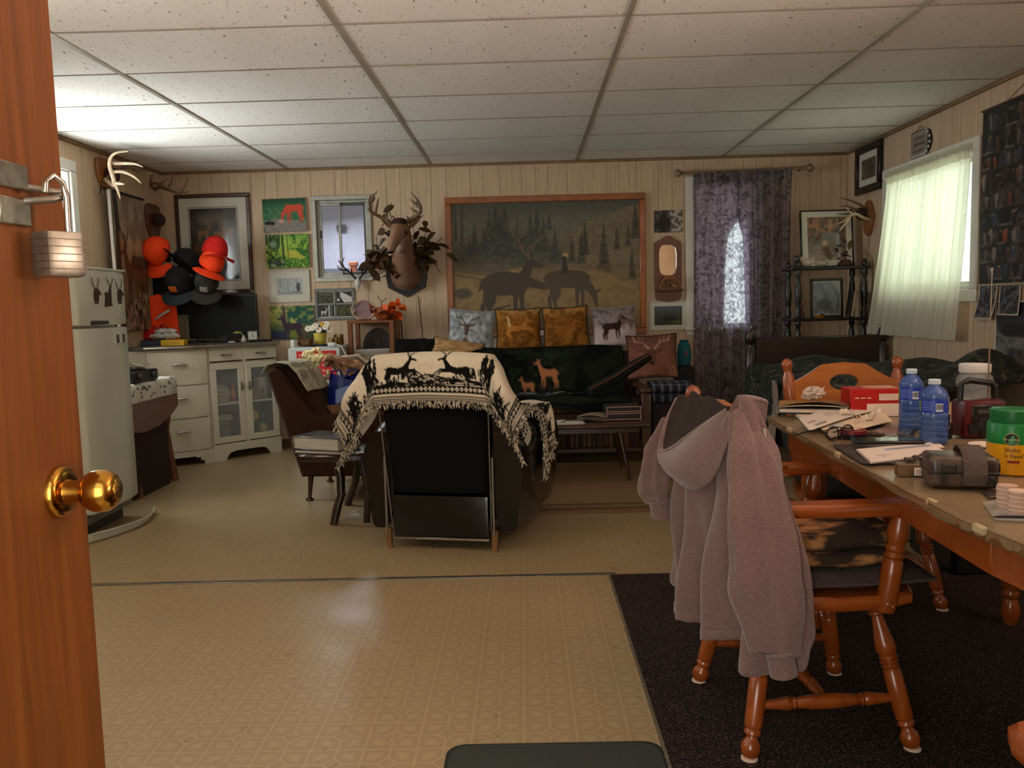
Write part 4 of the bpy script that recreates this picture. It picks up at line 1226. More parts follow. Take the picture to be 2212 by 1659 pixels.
G = None
p1 = Cv(64, 64, (150, 156, 160), 11); p1.mottle((190, 194, 196), 7, .5, .2, .9); p1.mottle((104, 110, 112), 16, .6, .1, .6)
p1.head(.40, .46, .40, (104, 82, 74), (84, 66, 58)); p1.deer(.55, .86, .34, (112, 84, 74), 'stand', -1, False)
p2 = Cv(64, 64, (126, 82, 32), 12); p2.grad([(0, (196, 156, 100)), (.25, (150, 98, 40)), (.6, (128, 82, 30)), (1, (150, 104, 44))]); p2.mottle((90, 54, 22), 9, .55, .25, .55); p2.mottle((168, 110, 46), 18, .6, .1, .6)
p2.deer(.47, .50, .46, (188, 122, 56), 'run', 1, False); p2.line([(.30, .42), (.26, .2)], .04, .02, (206, 170, 120))
p3 = Cv(64, 64, (126, 82, 32), 13); p3.grad([(0, (190, 146, 88)), (.3, (132, 84, 32)), (1, (140, 94, 38))]); p3.mottle((84, 50, 20), 9, .5, .25, .6); p3.mottle((166, 108, 46), 18, .6, .1, .5)
p3.deer(.5, .55, .42, (150, 92, 38), 'stand', 1, True, (90, 56, 24))
p4_ = Cv(64, 64, (150, 138, 138), 14); p4_.grad([(0, (130, 118, 118)), (.4, (150, 136, 136)), (.6, (186, 168, 166)), (1, (196, 178, 174))]); p4_.mottle((94, 84, 84), 14, .6, .1, .8, area=p4_.box(0, 0, 1, .45))
p4_.deer(.44, .50, .48, (58, 40, 36), 'stand', 1, False); p4_.deer(.78, .40, .3, (120, 96, 90), 'stand', -1, False)
p5 = Cv(64, 64, (122, 80, 66), 15); p5.grad([(0, (96, 64, 52)), (.5, (128, 84, 68)), (1, (150, 100, 82))]); p5.head(.5, .52, .56, (104, 68, 52), (182, 140, 122)); p5.mottle((84, 54, 42), 9, .6, .1, .4)
p6 = Cv(64, 64, (186, 150, 104), 16); p6.mottle((150, 108, 60), 8, .5, .2, .7)
def PL(label, px, py, Y, sx, sz, cv_, **k):
    q = atY(px, py, Y); return pillow(label, (q.x, Y, q.z), sx, sz, k.pop('th', .12), cv_, **k)
PL('pale blue-grey pillow printed with an antlered buck head', 1020, 764, 6.70, .37, .36, p1, rz=.05, ry=.09, back=(140, 140, 140), edge=(150, 150, 150))
PL('amber pillow printed with a bounding deer, left of the amber pair', 1121, 756, 6.72, .36, .335, p2, rz=.0, ry=-.01, lean=.18)
PL('amber pillow printed with a standing antlered buck, right of the amber pair', 1223, 752, 6.72, .36, .335, p3, rz=-.03, ry=-.04, lean=.18)
PL('snowy pink-grey pillow printed with a dark doe', 1328, 750, 6.72, .35, .325, p4_, rz=-.05, ry=-.06, back=(120, 104, 104), edge=(160, 146, 144), lean=.2)
PL('dusky pink pillow printed with large antlers, at the sofa right end', 1409, 816, 6.36, .38, .345, p5, rz=-.15, ry=-.04, back=(36, 28, 26), lean=.35)
PL('tan pillow lying low behind the draped recliner', 990, 768, 6.55, .40, .13, p6, rz=.1, ry=.2, lean=.5, th=.1)
def dark_cush(label, px, py, Y, s):
    q = atY(px, py, Y); c_ = Cv(8, 8, (22, 20, 20)); return pillow(label, (q.x, Y, q.z), s, .15, .12, c_, back=(22, 20, 20), edge=(14, 13, 13), n=20)
dark_cush('black cushion at the far left of the sofa back', 888, 772, 6.62, .24)
dark_cush('black cushion second from the left on the sofa back', 928, 772, 6.60, .20)
q = atY(1478, 785, 6.5)
t = thing('teal_bag', 'small teal drawstring bag beside the purple curtain', 'bag', (q.x, 6.5, q.z - .02))
MB().bb((-.07, -.07, -q.z + .02), (.07, .09, -.002), .01).build('box_beneath', mat('dark_stool', (30, 26, 26), None, .8), t)
MB().lathe((0, 0, 0), (0, 0, .20), [(0, .03), (.05, .05), (.5, .055), (.85, .045), (.93, .03), (1, .038)], 16).build('body', mat('teal_cloth', (20, 96, 108), (14, 72, 84), .8), t)
MB().tube([(.0, -.05, .12), (.01, -.058, .1), (0, -.052, .08)], .006, 6).build('red_tag', mat('red_tag', (170, 40, 34)), t)
q = atY(1448, 860, 6.2)
t = thing('plaid_blanket', 'folded navy plaid blanket piled beyond the sofa arm', 'blanket', (1.06, 6.2, .0))
pl_ = Cv(60, 60, (34, 36, 46), 4)
for k in range(5): pl_.rect(k * .2, 0, k * .2 + .06, 1, (120, 120, 130), .6); pl_.rect(0, k * .2, 1, k * .2 + .05, (126, 126, 136), .6)
for j, (z, h) in enumerate(((.42, .07), (.49, .07))):
    sheet('fold', pl_, lambda u, v, z=z, h=h: Vector(((u - .5) * .3, .0 + .16 * math.cos(v * pi) , z + h / 2 - h / 2 * math.cos(v * 2 * pi) if False else z + h * math.sin(v * pi) ** .4)), 40, 40, PF, t, solid=.004)
MB().bb((-.16, -.14, 0), (.16, .16, .43), .02).build('stool_under', mat('dark_stool', (30, 26, 26), None, .8), t)
t = thing('rolled_rug', 'rolled brown-edged black blanket leaning on the sofa arm', 'blanket', (.72, 6.15, .49))
MB().tube([(-.26, -.12, .03), (-.08, -.02, .1), (.10, .06, .20), (.2, .1, .25)], [.035, .04, .04, .03], 12).build('roll', mat('black_fleece_roll', (14, 13, 13), (20, 16, 13), .95, scale=20), t)
MB().tube([(-.26, -.15, .045), (-.08, -.055, .12), (.10, .025, .22), (.2, .07, .27)], .008, 8).build('brown_edge', mat('brown_binding', (96, 56, 32), None, .9), t)

# ---- coffee table
ct = thing('coffee_table', 'low dark wooden coffee table with splayed tapered legs', 'coffee table', (.22, 5.55, 0))
MB().bb((-.60, -.28, .355), (.56, .28, .38), .008).build('top', wood('coffee_walnut', (72, 44, 26), (50, 30, 18), .35, .3, (.1, 1, 1), 20), ct)
MB().bb((-.55, -.22, .315), (.50, .22, .355), .004).build('apron', MATS['coffee_walnut'], ct)
for x in (-.46, .37):
    for y in (-.19, .19): MB().lathe((x + .06 * (1 if x > 0 else -1), y * 1.16, .0095), (x, y, .33), [(0, .010), (.9, .019), (1, .019)], 12).build('leg', m_walnut, ct)
CT = .38
def on_ct(px, py): p = atZ(px, py, CT); return p
q = on_ct(1212, 918)
t = thing('white_paper', 'white sheet of paper flat on the coffee table', 'paper', (q.x, 5.42, CT), .05)
MB().bb((-.15, -.1, 0), (.15, .1, .004), .001).build('sheet', mat('white_paper', (206, 196, 184), (190, 180, 166), .8), t)
MB().bb((-.14, -.09, .004), (.13, .08, .006), .001).build('second_sheet', mat('white_paper', (206, 196, 184)), t)
t = thing('black_cable', 'loop of black charging cable on the white paper', 'cable', (q.x + .1, 5.4, CT + .0095))
MB().tube([(-.09, -.03, 0), (-.06, .03, .004), (.0, .04, .002), (.06, .02, .006), (.1, .04, .0), (.05, .07, .0)], .0035, 6).build('wire', mat('black_rubber', (18, 18, 18), None, .5), t)
MB().box((.1, .04, .003), (.04, .02, .014), .003).build('plug', mat('black_rubber', (18, 18, 18)), t)
q = on_ct(1290, 915)
t = thing('magazine', 'curled magazine on the coffee table left of the dark box', 'magazine', (q.x, 5.5, CT), -.4)
for k in range(4):
    MB().grid(lambda u, v, k=k: Vector(((u - .5) * .2, (v - .5) * .15, .004 + k * .008 + .035 * u * (1 - u) * (k + 1) * .4)), 14, 6).build('page', mat('magazine_page_%d' % (k % 2), (150, 128, 104) if k % 2 else (96, 80, 66), None, .5), t, solid=.003)
MB().tube([(-.1, -.075, .006), (-.1, .075, .006)], .006, 8).build('spine', mat('magazine_page_0', (96, 80, 66)), t)
q = on_ct(1350, 912)
t = thing('striped_case', 'dark case with pink stripes on the right of the coffee table', 'case', (q.x, 5.52, CT), .02)
MB().bb((-.115, -.09, 0), (.115, .09, .095), .008).build('body', mat('dark_case', (30, 24, 24), None, .6), t)
for z in (.006, .045, .058, .088): MB().bb((-.105, -.0915, z), (.105, -.09, z + .006)).build('stripe', mat('pink_stripe', (176, 128, 112), None, .6), t, False)
for x in (-.113, .107): MB().bb((x, -.0915, .0), (x + .006, -.09, .095)).build('edge_strip', mat('pink_stripe', (176, 128, 112)), t, False)
q = on_ct(1132, 905)
t = thing('grocery_bag', 'crumpled pale plastic bag behind the recliner arm', 'bag', (q.x - .02, 5.5, CT))
MB().grid(lambda u, v: Vector((.09 * math.cos(u * 2 * pi) * math.sin(v * pi * .9 + .1) * (1 + .2 * math.sin(5 * u * 2 * pi)), .07 * math.sin(u * 2 * pi) * math.sin(v * pi * .9 + .1), .10 * (1 - math.cos(v * pi)) / 2 + .008 * math.sin(11 * u + 9 * v))), 26, 16, cu=True).build('body', mat('pale_bag_film', (170, 164, 150), (130, 124, 112), .3), t, angle=.3)
MB().tube([(.02, 0, .1), (.04, 0, .13), (.0, .0, .135), (-.01, 0, .1)], .004, 6).build('handle', mat('pale_bag_film', (170, 164, 150)), t)
# ================================================================ LEFT SIDE
m_fridge = mat('greenish_white_enamel', (196, 200, 184), (186, 190, 174), .3, scale=3)
m_fdark = mat('fridge_gap', (60, 60, 56), None, .6)
fg = thing('refrigerator', 'greenish white top-freezer refrigerator by the left wall', 'refrigerator', (-2.62, 4.457, 0))
MB().bb((-.33, -.258, .06), (.315, .258, 1.375), .008).build('cabinet', m_fridge, fg)
MB().bb((-.30, -.25, .0), (.29, .25, .06)).build('plinth', m_fdark, fg, False)
def fdoor(z0, z1):
    prof = [(0, -.33), (.045, -.33), (.062, -.325), (.07, -.31), (.078, -.15), (.08, 0), (.078, .15), (.07, .30), (.058, .322), (.045, .33), (0, .33)]
    return MB().prism([(x + .32, y * .795) for x, y in prof], z1 - z0, Matrix.Translation((0, 0, z0)), .008)
fd = fdoor(1.10, 1.385).build('freezer_door', m_fridge, fg)
MB().bb((.386, -.16, 1.102), (.402, .02, 1.125), .004).build('grip', m_fdark, fd)
md = fdoor(.13, 1.085).build('main_door', m_fridge, fg)
for k in range(4): MB().bb((.3985, .06 + k * .034, 1.0), (.4005, .088 + k * .034, 1.045)).build('sticker', mat('fridge_sticker_%d' % (k % 2), (90, 88, 80) if k % 2 else (220, 220, 210), None, .5), md, False)
MB().bb((.29, -.25, .075), (.35, .25, .125), .004).build('grille', mat('fridge_grille', (120, 118, 108), (96, 94, 86), .5), fg)
MB().bb((.355, -.25, 1.387), (.40, .25, 1.40), .003).build('hinge_cover', m_fridge, fg)
kp = thing('fallen_kickplate', 'curved white kickplate lying on the floor before the refrigerator', 'kickplate', (-2.2, 4.42, 0))
MB().grid(lambda u, v: Vector((-.06 + .14 * math.sin(u * pi * .8 + .15) + v * .012, -.30 + u * .66, .004 + .045 * v * (1 - .35 * u))), 24, 5).build('panel', m_fridge, kp, solid=.006)
MB().tube([Vector((-.045 + .14 * math.sin(k / 20 * pi * .8 + .15), -.30 + k / 20 * .66, .05 - .0158 * k / 20)) for k in range(21)], .004, 6).build('lip', m_fridge, kp)

# deer magnets on the freezer door
m_mag = mat('brown_magnet', (76, 54, 40), (40, 28, 22), .6, scale=60)
def antler_set(mb, c, ax, up, w, h, r=.0016):
    c, ax, up = Vector(c), Vector(ax), Vector(up)
    for s in (-1, 1):
        P_ = [c + ax * s * w * .12, c + ax * s * w * .5 + up * h * .25, c + ax * s * w * .8 + up * h * .65, c + ax * s * w * .62 + up * h]
        mb.tube(P_, [r * 1.5, r * 1.4, r, r * .5], 6)
        for k in (1, 2): mb.tube([P_[k], P_[k] + up * h * .4 + ax * s * w * .05 * (k - 1)], [r, r * .5], 6)
    return mb
for lab, y, z, kind in (('brown buck head magnet at the left on the freezer door', 4.365, 1.275, 0), ('standing deer magnet in the middle of the freezer door', 4.485, 1.27, 1), ('brown buck head magnet at the right edge of the freezer door', 4.625, 1.275, 0)):
    xx = -2.62 + interp((y - 4.457) / .795, [-.33, -.31, -.15, 0, .15, .30, .33], [.38, .39, .398, .40, .398, .39, .378]) + .002
    t = thing('deer_magnet', lab, 'magnet', (xx, y, z))
    M = Matrix(((0, 0, 1, 0), (1, 0, 0, 0), (0, 1, 0, 0), (0, 0, 0, 1)))
    t.scale = (1, 1.25, 1.25)
    if kind == 0:
        MB().prism([(-.012, .012), (.010, .014), (.034, -.006), (.036, -.014), (.016, -.012), (.012, -.03), (.008, -.05), (-.014, -.05), (-.022, -.03), (-.02, -.005)], .005, M, .001).build('head', m_mag, t)
        antler_set(MB(), (.003, -.005, .012), (0, 1, 0), (0, 0, 1), .036, .045).build('antlers', mat('magnet_antler', (110, 92, 72), None, .6), t)
    else:
        MB().prism([(-.03, .0), (.012, .004), (.018, .03), (.03, .036), (.03, .026), (.024, .022), (.024, -.012), (.02, -.04), (.03, -.055), (-.034, -.06), (-.03, -.04), (-.022, -.02)], .005, M, .001).build('body', m_mag, t)
        antler_set(MB(), (.003, .02, .036), (0, 1, 0), (0, 0, 1), .034, .03).build('antlers', mat('magnet_antler', (110, 92, 72)), t)

# ---- drop leaf table with cloth, speaker below
m_leaf = wood('brown_drop_leaf', (124, 72, 40), (96, 54, 30), .35, .3, (1, .12, 1), 18)
dt = thing('drop_leaf_table', 'brown drop leaf table between refrigerator and white cabinets', 'table', (-2.68, 5.40, 0))
DL = Vector((-2.68, 5.40, 0))
MB().bb((-.26, -.33, .695), (.24, .33, .715), .005).build('top', m_leaf, dt)
lf = [(atX(x, y, -2.42).y - 5.40, atX(x, y, -2.42).z) for x, y in ((277, 846), (378, 824), (382, 876), (367, 897), (340, 920), (309, 934), (277, 937))]
M = Matrix(((0, 0, 1, .252), (1, 0, 0, 0), (0, 1, 0, 0), (0, 0, 0, 1)))
MB().prism(lf, .02, M, .005).build('hanging_leaf', m_leaf, dt)
for y in (-.26, .29):
    P_ = [Vector((.21, y, .69)), Vector((.215, y + .012, .5)), Vector((.205, y - .012, .36)), Vector((.215, y + .008, .18)), Vector((.23, y + .03, .0))]
    MB().tube(P_, [.03, .028, .022, .024, .028], 10).build('leg', m_leaf, dt)
    MB().tube([p + Vector((-.4, 0, 0)) for p in P_], [.03, .028, .022, .024, .028], 10).build('leg', m_leaf, dt)
MB().bb((-.2, -.27, .64), (.2, .27, .695), .004).build('apron', m_leaf, dt)
fc = Cv(120, 90, (214, 210, 196), 21)
for k in range(150):
    x, y = fc.r.rand(), fc.r.rand(); a_ = fc.r.rand() * 3
    fc.line([(x, y), (x + .02 * math.cos(a_), y + .05 * math.sin(a_))], .014, .004, [(30, 32, 30), (60, 64, 58), (120, 124, 112)][fc.r.randint(3)])
cl = thing('leaf_print_cloth', 'white table runner with black leaf print on the drop leaf table', 'table runner', (-2.68, 5.40, .716))
def runner(u, v):
    x = -.24 + u * .62; y = lerp(-.35, .345, v)
    if x < .255: return Vector((x, y, .006 + .002 * math.sin(v * 22)))
    q = x - .255; return Vector((.262 + .014 * math.sin(min(q / .03, 1.57)) + .004 * math.sin(v * 17), y, .006 - q * .9))
sheet('cloth', fc, runner, 90, 110, PF, cl, solid=.003)
MB().tube([runner(1, k / 30) for k in range(31)], .003, 6).build('hem', mat('white_hem', (206, 202, 190), None, .9), cl)
rd = thing('black_turntable', 'black record player on the leaf print runner', 'record player', (-2.56, 5.30, .727), .0)
MB().bb((-.15, -.17, .0), (.15, .17, .07), .008).build('body', mat('black_device', (24, 23, 23), None, .35), rd)
for y in (-.10, .10): MB().lathe((.15, y, .035), (.168, y, .035), [(0, .022), (.8, .02), (1, .016)], 18).build('dial', mat('black_device_knob', (40, 38, 38), None, .3), rd)
MB().lathe((0, 0, .07), (0, 0, .085), [(0, .13), (.9, .13), (1, .125)], 36).build('platter', mat('black_device', (24, 23, 23)), rd)
MB().tube([(.08, .12, .085), (.06, .0, .11), (.05, -.08, .15)], .006, 8).build('tone_arm', m_white_trim, rd)
MB().ball((.05, -.09, .155), .018, 12, 8).build('counterweight', m_white_trim, rd)
mb = MB()
for y in (-.12, -.06, .06, .12): mb.tube([(.10, y, .072), (.10, y, .10), (.10, y + .04, .10)], .0025, 6)
mb.build('wire_rack', m_steel, rd)
sp = thing('floor_speaker', 'dark brown floor speaker beneath the drop leaf table', 'speaker', (-2.56, 5.36, 0))
MB().bb((-.14, -.27, .0), (.12, .27, .52), .008).build('cabinet', mat('dark_speaker_wood', (58, 36, 28), (42, 26, 20), .5), sp)
MB().bb((.12, -.25, .02), (.128, .25, .50), .003).build('grille', mat('dark_speaker_cloth', (52, 32, 26), (38, 24, 19), .95, scale=200, bump=.3), sp)

# ---- white kitchen units standing across the corner
m_cab = mat('cream_painted_cabinet', (214, 206, 184), (200, 190, 166), .42, scale=3)
m_cabgap = mat('cabinet_shadow_gap', (70, 60, 48), None, .8)
m_inside = mat('cabinet_inside_shade', (40, 34, 30), (30, 26, 23), .9)  # dark colour stands in for shade inside the glass cabinet
m_chrome = mat('chrome_pull', (206, 200, 190), (150, 142, 130), .18, 1)
A2, B2 = Vector((-2.42, 6.385)), Vector((-2.80, 6.15))
ctl = (A2 + B2) / 2 + Vector((.52, -.85)).normalized() * .085
def arc(f, off=0):
    p = A2 * (1 - f) ** 2 + ctl * 2 * f * (1 - f) + B2 * f * f
    d = (ctl - A2) * (1 - f) + (B2 - ctl) * f; n = Vector((-d.y, d.x)).normalized()
    if n.dot(Vector((.5, -.85))) < 0: n = -n
    return p + n * off
cu = thing('curved_drawer_unit', 'cream curved-front drawer unit with three drawers by the corner', 'cabinet', (-2.7, 6.6, 0))
OC = Vector((-2.7, 6.6))
def fp(off, f0=0, f1=1, n=14): return [tuple(arc(lerp(f0, f1, k / n), off) - OC) for k in range(n + 1)]
bodyp = fp(-.02) + [(-.25, -.45), (-.25, .38), (.12, .38)]
MB().prism(bodyp, .78, Matrix.Translation((0, 0, .10))).build('carcass', m_cab, cu, angle=.4)
for z0, z1 in ((.115, .355), (.365, .605), (.615, .865)):
    dr = MB().prism(fp(.0, .04, .97) + fp(-.02, .04, .97)[::-1], z1 - z0, Matrix.Translation((0, 0, z0)), .003).build('drawer', m_cab, cu, angle=.5)
    c_ = [arc(f, .022) - OC for f in (.40, .46, .52, .58)]; zz = (z0 + z1) / 2 + .03
    ends = [arc(f, .0) - OC for f in (.39, .59)]
    MB().tube([(*ends[0], zz)] + [(*p, zz) for p in c_] + [(*ends[1], zz)], [.008, .010, .012, .012, .010, .008], 8, flat=.7).build('handle', m_chrome, dr)
sk = MB()
for f0, f1, z0 in ((0, .16, 0), (.16, .22, .03), (.22, .30, .055), (.30, .70, .065), (.70, .78, .055), (.78, .84, .03), (.84, 1, 0)):
    sk.prism(fp(-.004, f0, f1, 4) + fp(-.022, f0, f1, 4)[::-1], .108 - z0, Matrix.Translation((0, 0, z0)))
sk.build('skirt', m_cab, cu, angle=.5)
MB().bb((-.25, -.40, 0), (-.23, .36, .1)).build('side_foot', m_cab, cu, False)

gd = thing('glass_door_cabinet', 'cream cabinet with two glass doors and two small drawers', 'cabinet', (A2.x, A2.y, 0), .81)
WD, DP = .585, .285
mb = MB().bb((0, .02, .10), (.018, DP, .88)).bb((WD - .018, .02, .10), (WD, DP, .88)).bb((0, DP - .012, .10), (WD, DP, .88)).bb((0, .02, .10), (WD, DP, .125)).bb((0, .02, .745), (WD, DP, .765)).bb((0, .02, .862), (WD, DP, .88))
mb.build('carcass', m_cab, gd, False)
MB().bb((.018, .03, .43), (WD - .018, DP - .012, .442)).build('shelf', m_cab, gd, False)
MB().bb((.018, DP - .016, .125), (WD - .018, DP - .0125, .745)).build('shade_back', m_inside, gd, False)  # dark sheet painting the shade at the cabinet back
MB().bb((.0185, .022, .126), (.021, DP - .017, .744)).bb((WD - .021, .022, .126), (WD - .0185, DP - .017, .744)).bb((.021, .022, .1255), (WD - .021, DP - .017, .128)).bb((.021, .022, .741), (WD - .021, DP - .017, .7445)).build('shade_lining', m_inside, gd, False)  # liners added so the cream interior reads as shaded
MB().bb((WD / 2 - .012, .004, .12), (WD / 2 + .012, .02, .865)).build('stile', m_cab, gd, False)
for k in range(2):
    x0 = .008 + k * (WD / 2); x1 = x0 + WD / 2 - .016
    dr = MB().bb((x0, .0, .775), (x1, .02, .862), .004).build('drawer', m_cab, gd)
    xm = (x0 + x1) / 2
    MB().tube([(xm - .045, 0, .822), (xm - .03, -.02, .822), (xm + .03, -.02, .822), (xm + .045, 0, .822)], [.008, .011, .011, .008], 8, flat=.7).build('handle', m_chrome, dr)
    do = MB()
    rect_frame(do, x0, x1, .135, .755, .048, 0, .02, .003)
    d_ = do.build('door', m_cab, gd)
    MB().bb((x0 + .048, .008, .183), (x1 - .048, .011, .707)).build('pane', mat('cabinet_glass', (230, 234, 230), None, .03, alpha=.14), d_, False)
    xh = x1 - .024 if k == 0 else x0 + .024
    MB().tube([(xh, 0, .60), (xh, -.018, .585), (xh, -.02, .555), (xh, 0, .535)], [.008, .012, .012, .008], 8, flat=.7).build('handle', m_chrome, d_)
sk = [(0, 0), (.10, 0), (.115, .03), (.14, .055), (.19, .065), (.40, .065), (.445, .055), (.47, .03), (.485, 0), (WD, 0), (WD, .128), (0, .128)]
MB().prism(sk, .02, Matrix(((1, 0, 0, 0), (0, 0, 1, .0), (0, 1, 0, 0), (0, 0, 0, 1)))).build('skirt', m_cab, gd)
ctp = thing('countertop', 'grey countertop with bright metal edge over the cream cabinets', 'countertop', (-2.6, 6.6, .882))
OT = Vector((-2.6, 6.6))
def loc2(x, y):
    return Vector((A2.x + x * math.cos(.81) - y * math.sin(.81), A2.y + x * math.sin(.81) + y * math.cos(.81)))
front = [arc(f, .022) for f in np.linspace(1, .05, 14)] + [loc2(.02, -.022), loc2(WD + .01, -.022)]
poly = [tuple(p - OT) for p in front] + [tuple(Vector(p) - OT) for p in ((-2.222, 7.008), (-2.955, 7.008), (-2.955, 6.16))]
MB().prism(poly, .028, None, .002).build('slab', mat('grey_laminate', (96, 90, 80), (80, 74, 66), .35), ctp)
fl_ = [p - OT for p in front]
MB().tube([(p.x, p.y, .014) for p in fl_], .013, 8).build('metal_edge', mat('bright_metal_edge', (190, 182, 168), (150, 142, 128), .28, .9), ctp)
# contents of the glass cabinet
def in_cab(x, y, z): p = loc2(x, y); return (p.x, p.y, z)
def can(name, label, p, r, h, c, c2=(190, 186, 178), cat='can'):
    t = thing(name, label, cat, p)
    MB().lathe((0, 0, 0), (0, 0, h), [(0, r * .95), (.03, r), (.93, r), (.97, r * .94), (1, r * .94)], 18).build('body', mat('can_%d_%d_%d' % c, c, None, .4), t)
    MB().lathe((0, 0, h * .3), (0, 0, h * .7), [(0, r * 1.01), (1, r * 1.01)], 18).build('band', mat('can_%d_%d_%d' % c2, c2, None, .4), t)
    return t
can('food_can', 'small silvery can behind the left glass door', in_cab(.205, .14, .442), .022, .11, (176, 170, 158))
can('red_can', 'red can behind the left glass door', in_cab(.25, .13, .442), .022, .125, (176, 40, 26), (206, 120, 40))
def tub(label, p, sx, sy, h, c, rz=.81):
    t = thing('storage_tub', label, 'container', p, rz)
    MB().prism([(-sx / 2, -sy / 2), (sx / 2, -sy / 2), (sx / 2, sy / 2), (-sx / 2, sy / 2)], h * .8, None, .006).build('tub', mat('tub_%d_%d_%d' % c, c, None, .4), t)
    MB().box((0, 0, h * .9), (sx * 1.05, sy * 1.05, h * .2), .004).build('lid', mat('tub_lid_%d_%d_%d' % c, tuple(min(255, v + 16) for v in c), None, .4), t)
tub('beige dish tub low on the shelf behind the left glass door', in_cab(.11, .14, .442), .12, .14, .075, (176, 164, 144))
tub('beige dish tub stacked on another behind the left glass door', in_cab(.11, .14, .518), .12, .14, .065, (160, 148, 128))
tub('clear tall canister at the bottom behind the left glass door', in_cab(.13, .14, .125), .11, .12, .17, (110, 104, 94))
tub('white packet on the canister behind the left glass door', in_cab(.15, .14, .296), .13, .10, .05, (190, 180, 164))
for k in range(4):
    o = MB().lathe((0, 0, 0), (0, 0, .03), [(0, .04), (.3, .065), (1, .09), (.95, .085)], 24).build('bowl', mat('cream_china', (200, 186, 160), None, .3))
    o.location = in_cab(.43, .14, .443 + k * .018); tag(o, 'cream bowl, ' + ('lowest', 'second from the bottom', 'second from the top', 'topmost')[k] + ' of the stack behind the right glass door', 'bowl', 'cream bowls behind glass')
tub('white box beside the bowls behind the right glass door', in_cab(.52, .19, .443), .06, .10, .17, (196, 190, 178))
t = thing('yellow_lid_jar', 'jar with round yellow lid behind the right glass door', 'jar', in_cab(.40, .10, .25), .81)
MB().lathe((0, .1, .06), (0, -.0, .06), [(0, .04), (.8, .045), (1, .04)], 20).build('glass', mat('jar_dark', (40, 36, 30), None, .2), t)
MB().lathe((0, .0, .06), (0, -.012, .06), [(0, .043), (.8, .043), (1, .036)], 20).build('lid', mat('yellow_lid', (206, 160, 34), None, .4), t)
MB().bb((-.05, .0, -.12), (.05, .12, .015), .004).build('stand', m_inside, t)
t = thing('spray_bottle', 'teal bottle at the lower right behind the glass door', 'bottle', in_cab(.50, .13, .126))
MB().lathe((0, 0, 0), (0, 0, .20), [(0, .026), (.02, .03), (.6, .03), (.75, .016), (.85, .012), (.87, .018), (1, .018)], 16).build('body', mat('teal_bottle', (30, 80, 84), None, .3), t)
MB().lathe((0, 0, .05), (0, 0, .11), [(0, .0305), (1, .0305)], 16).build('label_band', mat('cream_label', (206, 180, 110), None, .5), t)

# ---- on the countertop
CTZ = .910
tv = thing('television', 'black flat screen television on the cream cabinets', 'television', (-2.435, 6.80, CTZ), .06)
MB().bb((-.275, -.012, .035), (.275, .018, .385), .006).build('housing', mat('black_gloss_plastic', (14, 14, 15), None, .25), tv)
MB().bb((-.262, -.0135, .05), (.262, -.012, .372)).build('screen', mat('black_screen', (7, 8, 10), (5, 6, 8), .55, spec=.25), tv, False)
MB().bb((-.10, -.05, .0), (.10, .06, .012), .004).bb((-.03, -.01, .012), (.03, .02, .04)).build('stand', mat('black_gloss_plastic', (14, 14, 15)), tv)
def on_c(px, Y): p = atY(px, 740, Y); return p.x
t = thing('yellow_box', 'bright yellow printed box on the left of the countertop', 'box', (on_c(377, 6.36), 6.36, CTZ), .1)
MB().bb((-.085, -.05, 0), (.085, .05, .042), .002).build('carton', mat('yellow_card', (222, 176, 20), (206, 158, 12), .5), t)
for k in range(3): MB().bb((-.07, -.0508, .012 + k * .009), (.05, -.05, .015 + k * .009)).build('print_line', mat('print_brown', (120, 84, 10)), t, False)
for k, c_ in enumerate(((26, 34, 50), (40, 54, 84), (30, 30, 36))):
    t = thing('paperback', ('navy paperback, lowest of the stack left of the yellow box', 'mid blue paperback in the stack left of the yellow box', 'charcoal paperback topping the stack left of the yellow box')[k], 'book', (on_c(332, 6.42), 6.42, CTZ + k * .0145), .15, 'paperbacks on the countertop')
    MB().bb((-.075, -.07, 0), (.075, .07, .0015)).bb((-.075, -.07, .0125), (.075, .07, .014)).bb((-.075, -.07, 0), (.075, -.0685, .014)).build('cover', mat('dark_book_%d' % k, c_, None, .5), t, False)
    MB().bb((-.072, -.067, .0015), (.072, .067, .0125)).build('pages', MATS['book_pages'], t, False)
for k, (x, y, z, s) in enumerate(((0, 0, .0, 1), (.06, .0, .0, .8), (.02, .02, .035, .9))):
    t = thing('plastic_carrier', ('crumpled white plastic bag at the left of the heap on the books', 'crumpled white plastic bag at the right of the heap on the yellow box', 'crumpled white plastic bag on top of the other two')[k], 'bag', (on_c(352, 6.42), 6.42, CTZ + .05), 0, 'white bags on the countertop')
    MB().grid(lambda u, v, x=x, y=y, z=z, s=s, k=k: Vector((x + .10 * s * math.cos(u * 2 * pi) * math.sin(v * pi), y + .05 * s * math.sin(u * 2 * pi) * math.sin(v * pi), z + .02 - .02 * math.cos(v * pi) + .009 * math.sin(u * 31 + k) * math.sin(v * 17))), 26, 14, cu=True).build('bag', mat('white_film', (196, 190, 182), (140, 134, 128), .35), t, angle=.3)
t = thing('red_bag', 'red plastic bag behind the white bags on the countertop', 'bag', (on_c(335, 6.56), 6.56, CTZ))
MB().grid(lambda u, v: Vector((.11 * math.cos(u * 2 * pi) * math.sin(v * pi * .9 + .2), .06 * math.sin(u * 2 * pi) * math.sin(v * pi * .9 + .2), .14 * v + .012 * math.sin(u * 25) * v)), 26, 14, cu=True).build('body', mat('red_film', (196, 26, 18), (130, 14, 12), .4), t, angle=.4)
MB().tube([(.05, 0, .14), (.08, -.02, .16), (.11, -.02, .13)], .01, 6).build('handle', mat('red_film', (196, 26, 18)), t)
t = thing('small_clock', 'small square silver clock at the right of the countertop', 'clock', (on_c(547, 6.80), 6.80, CTZ), .2)
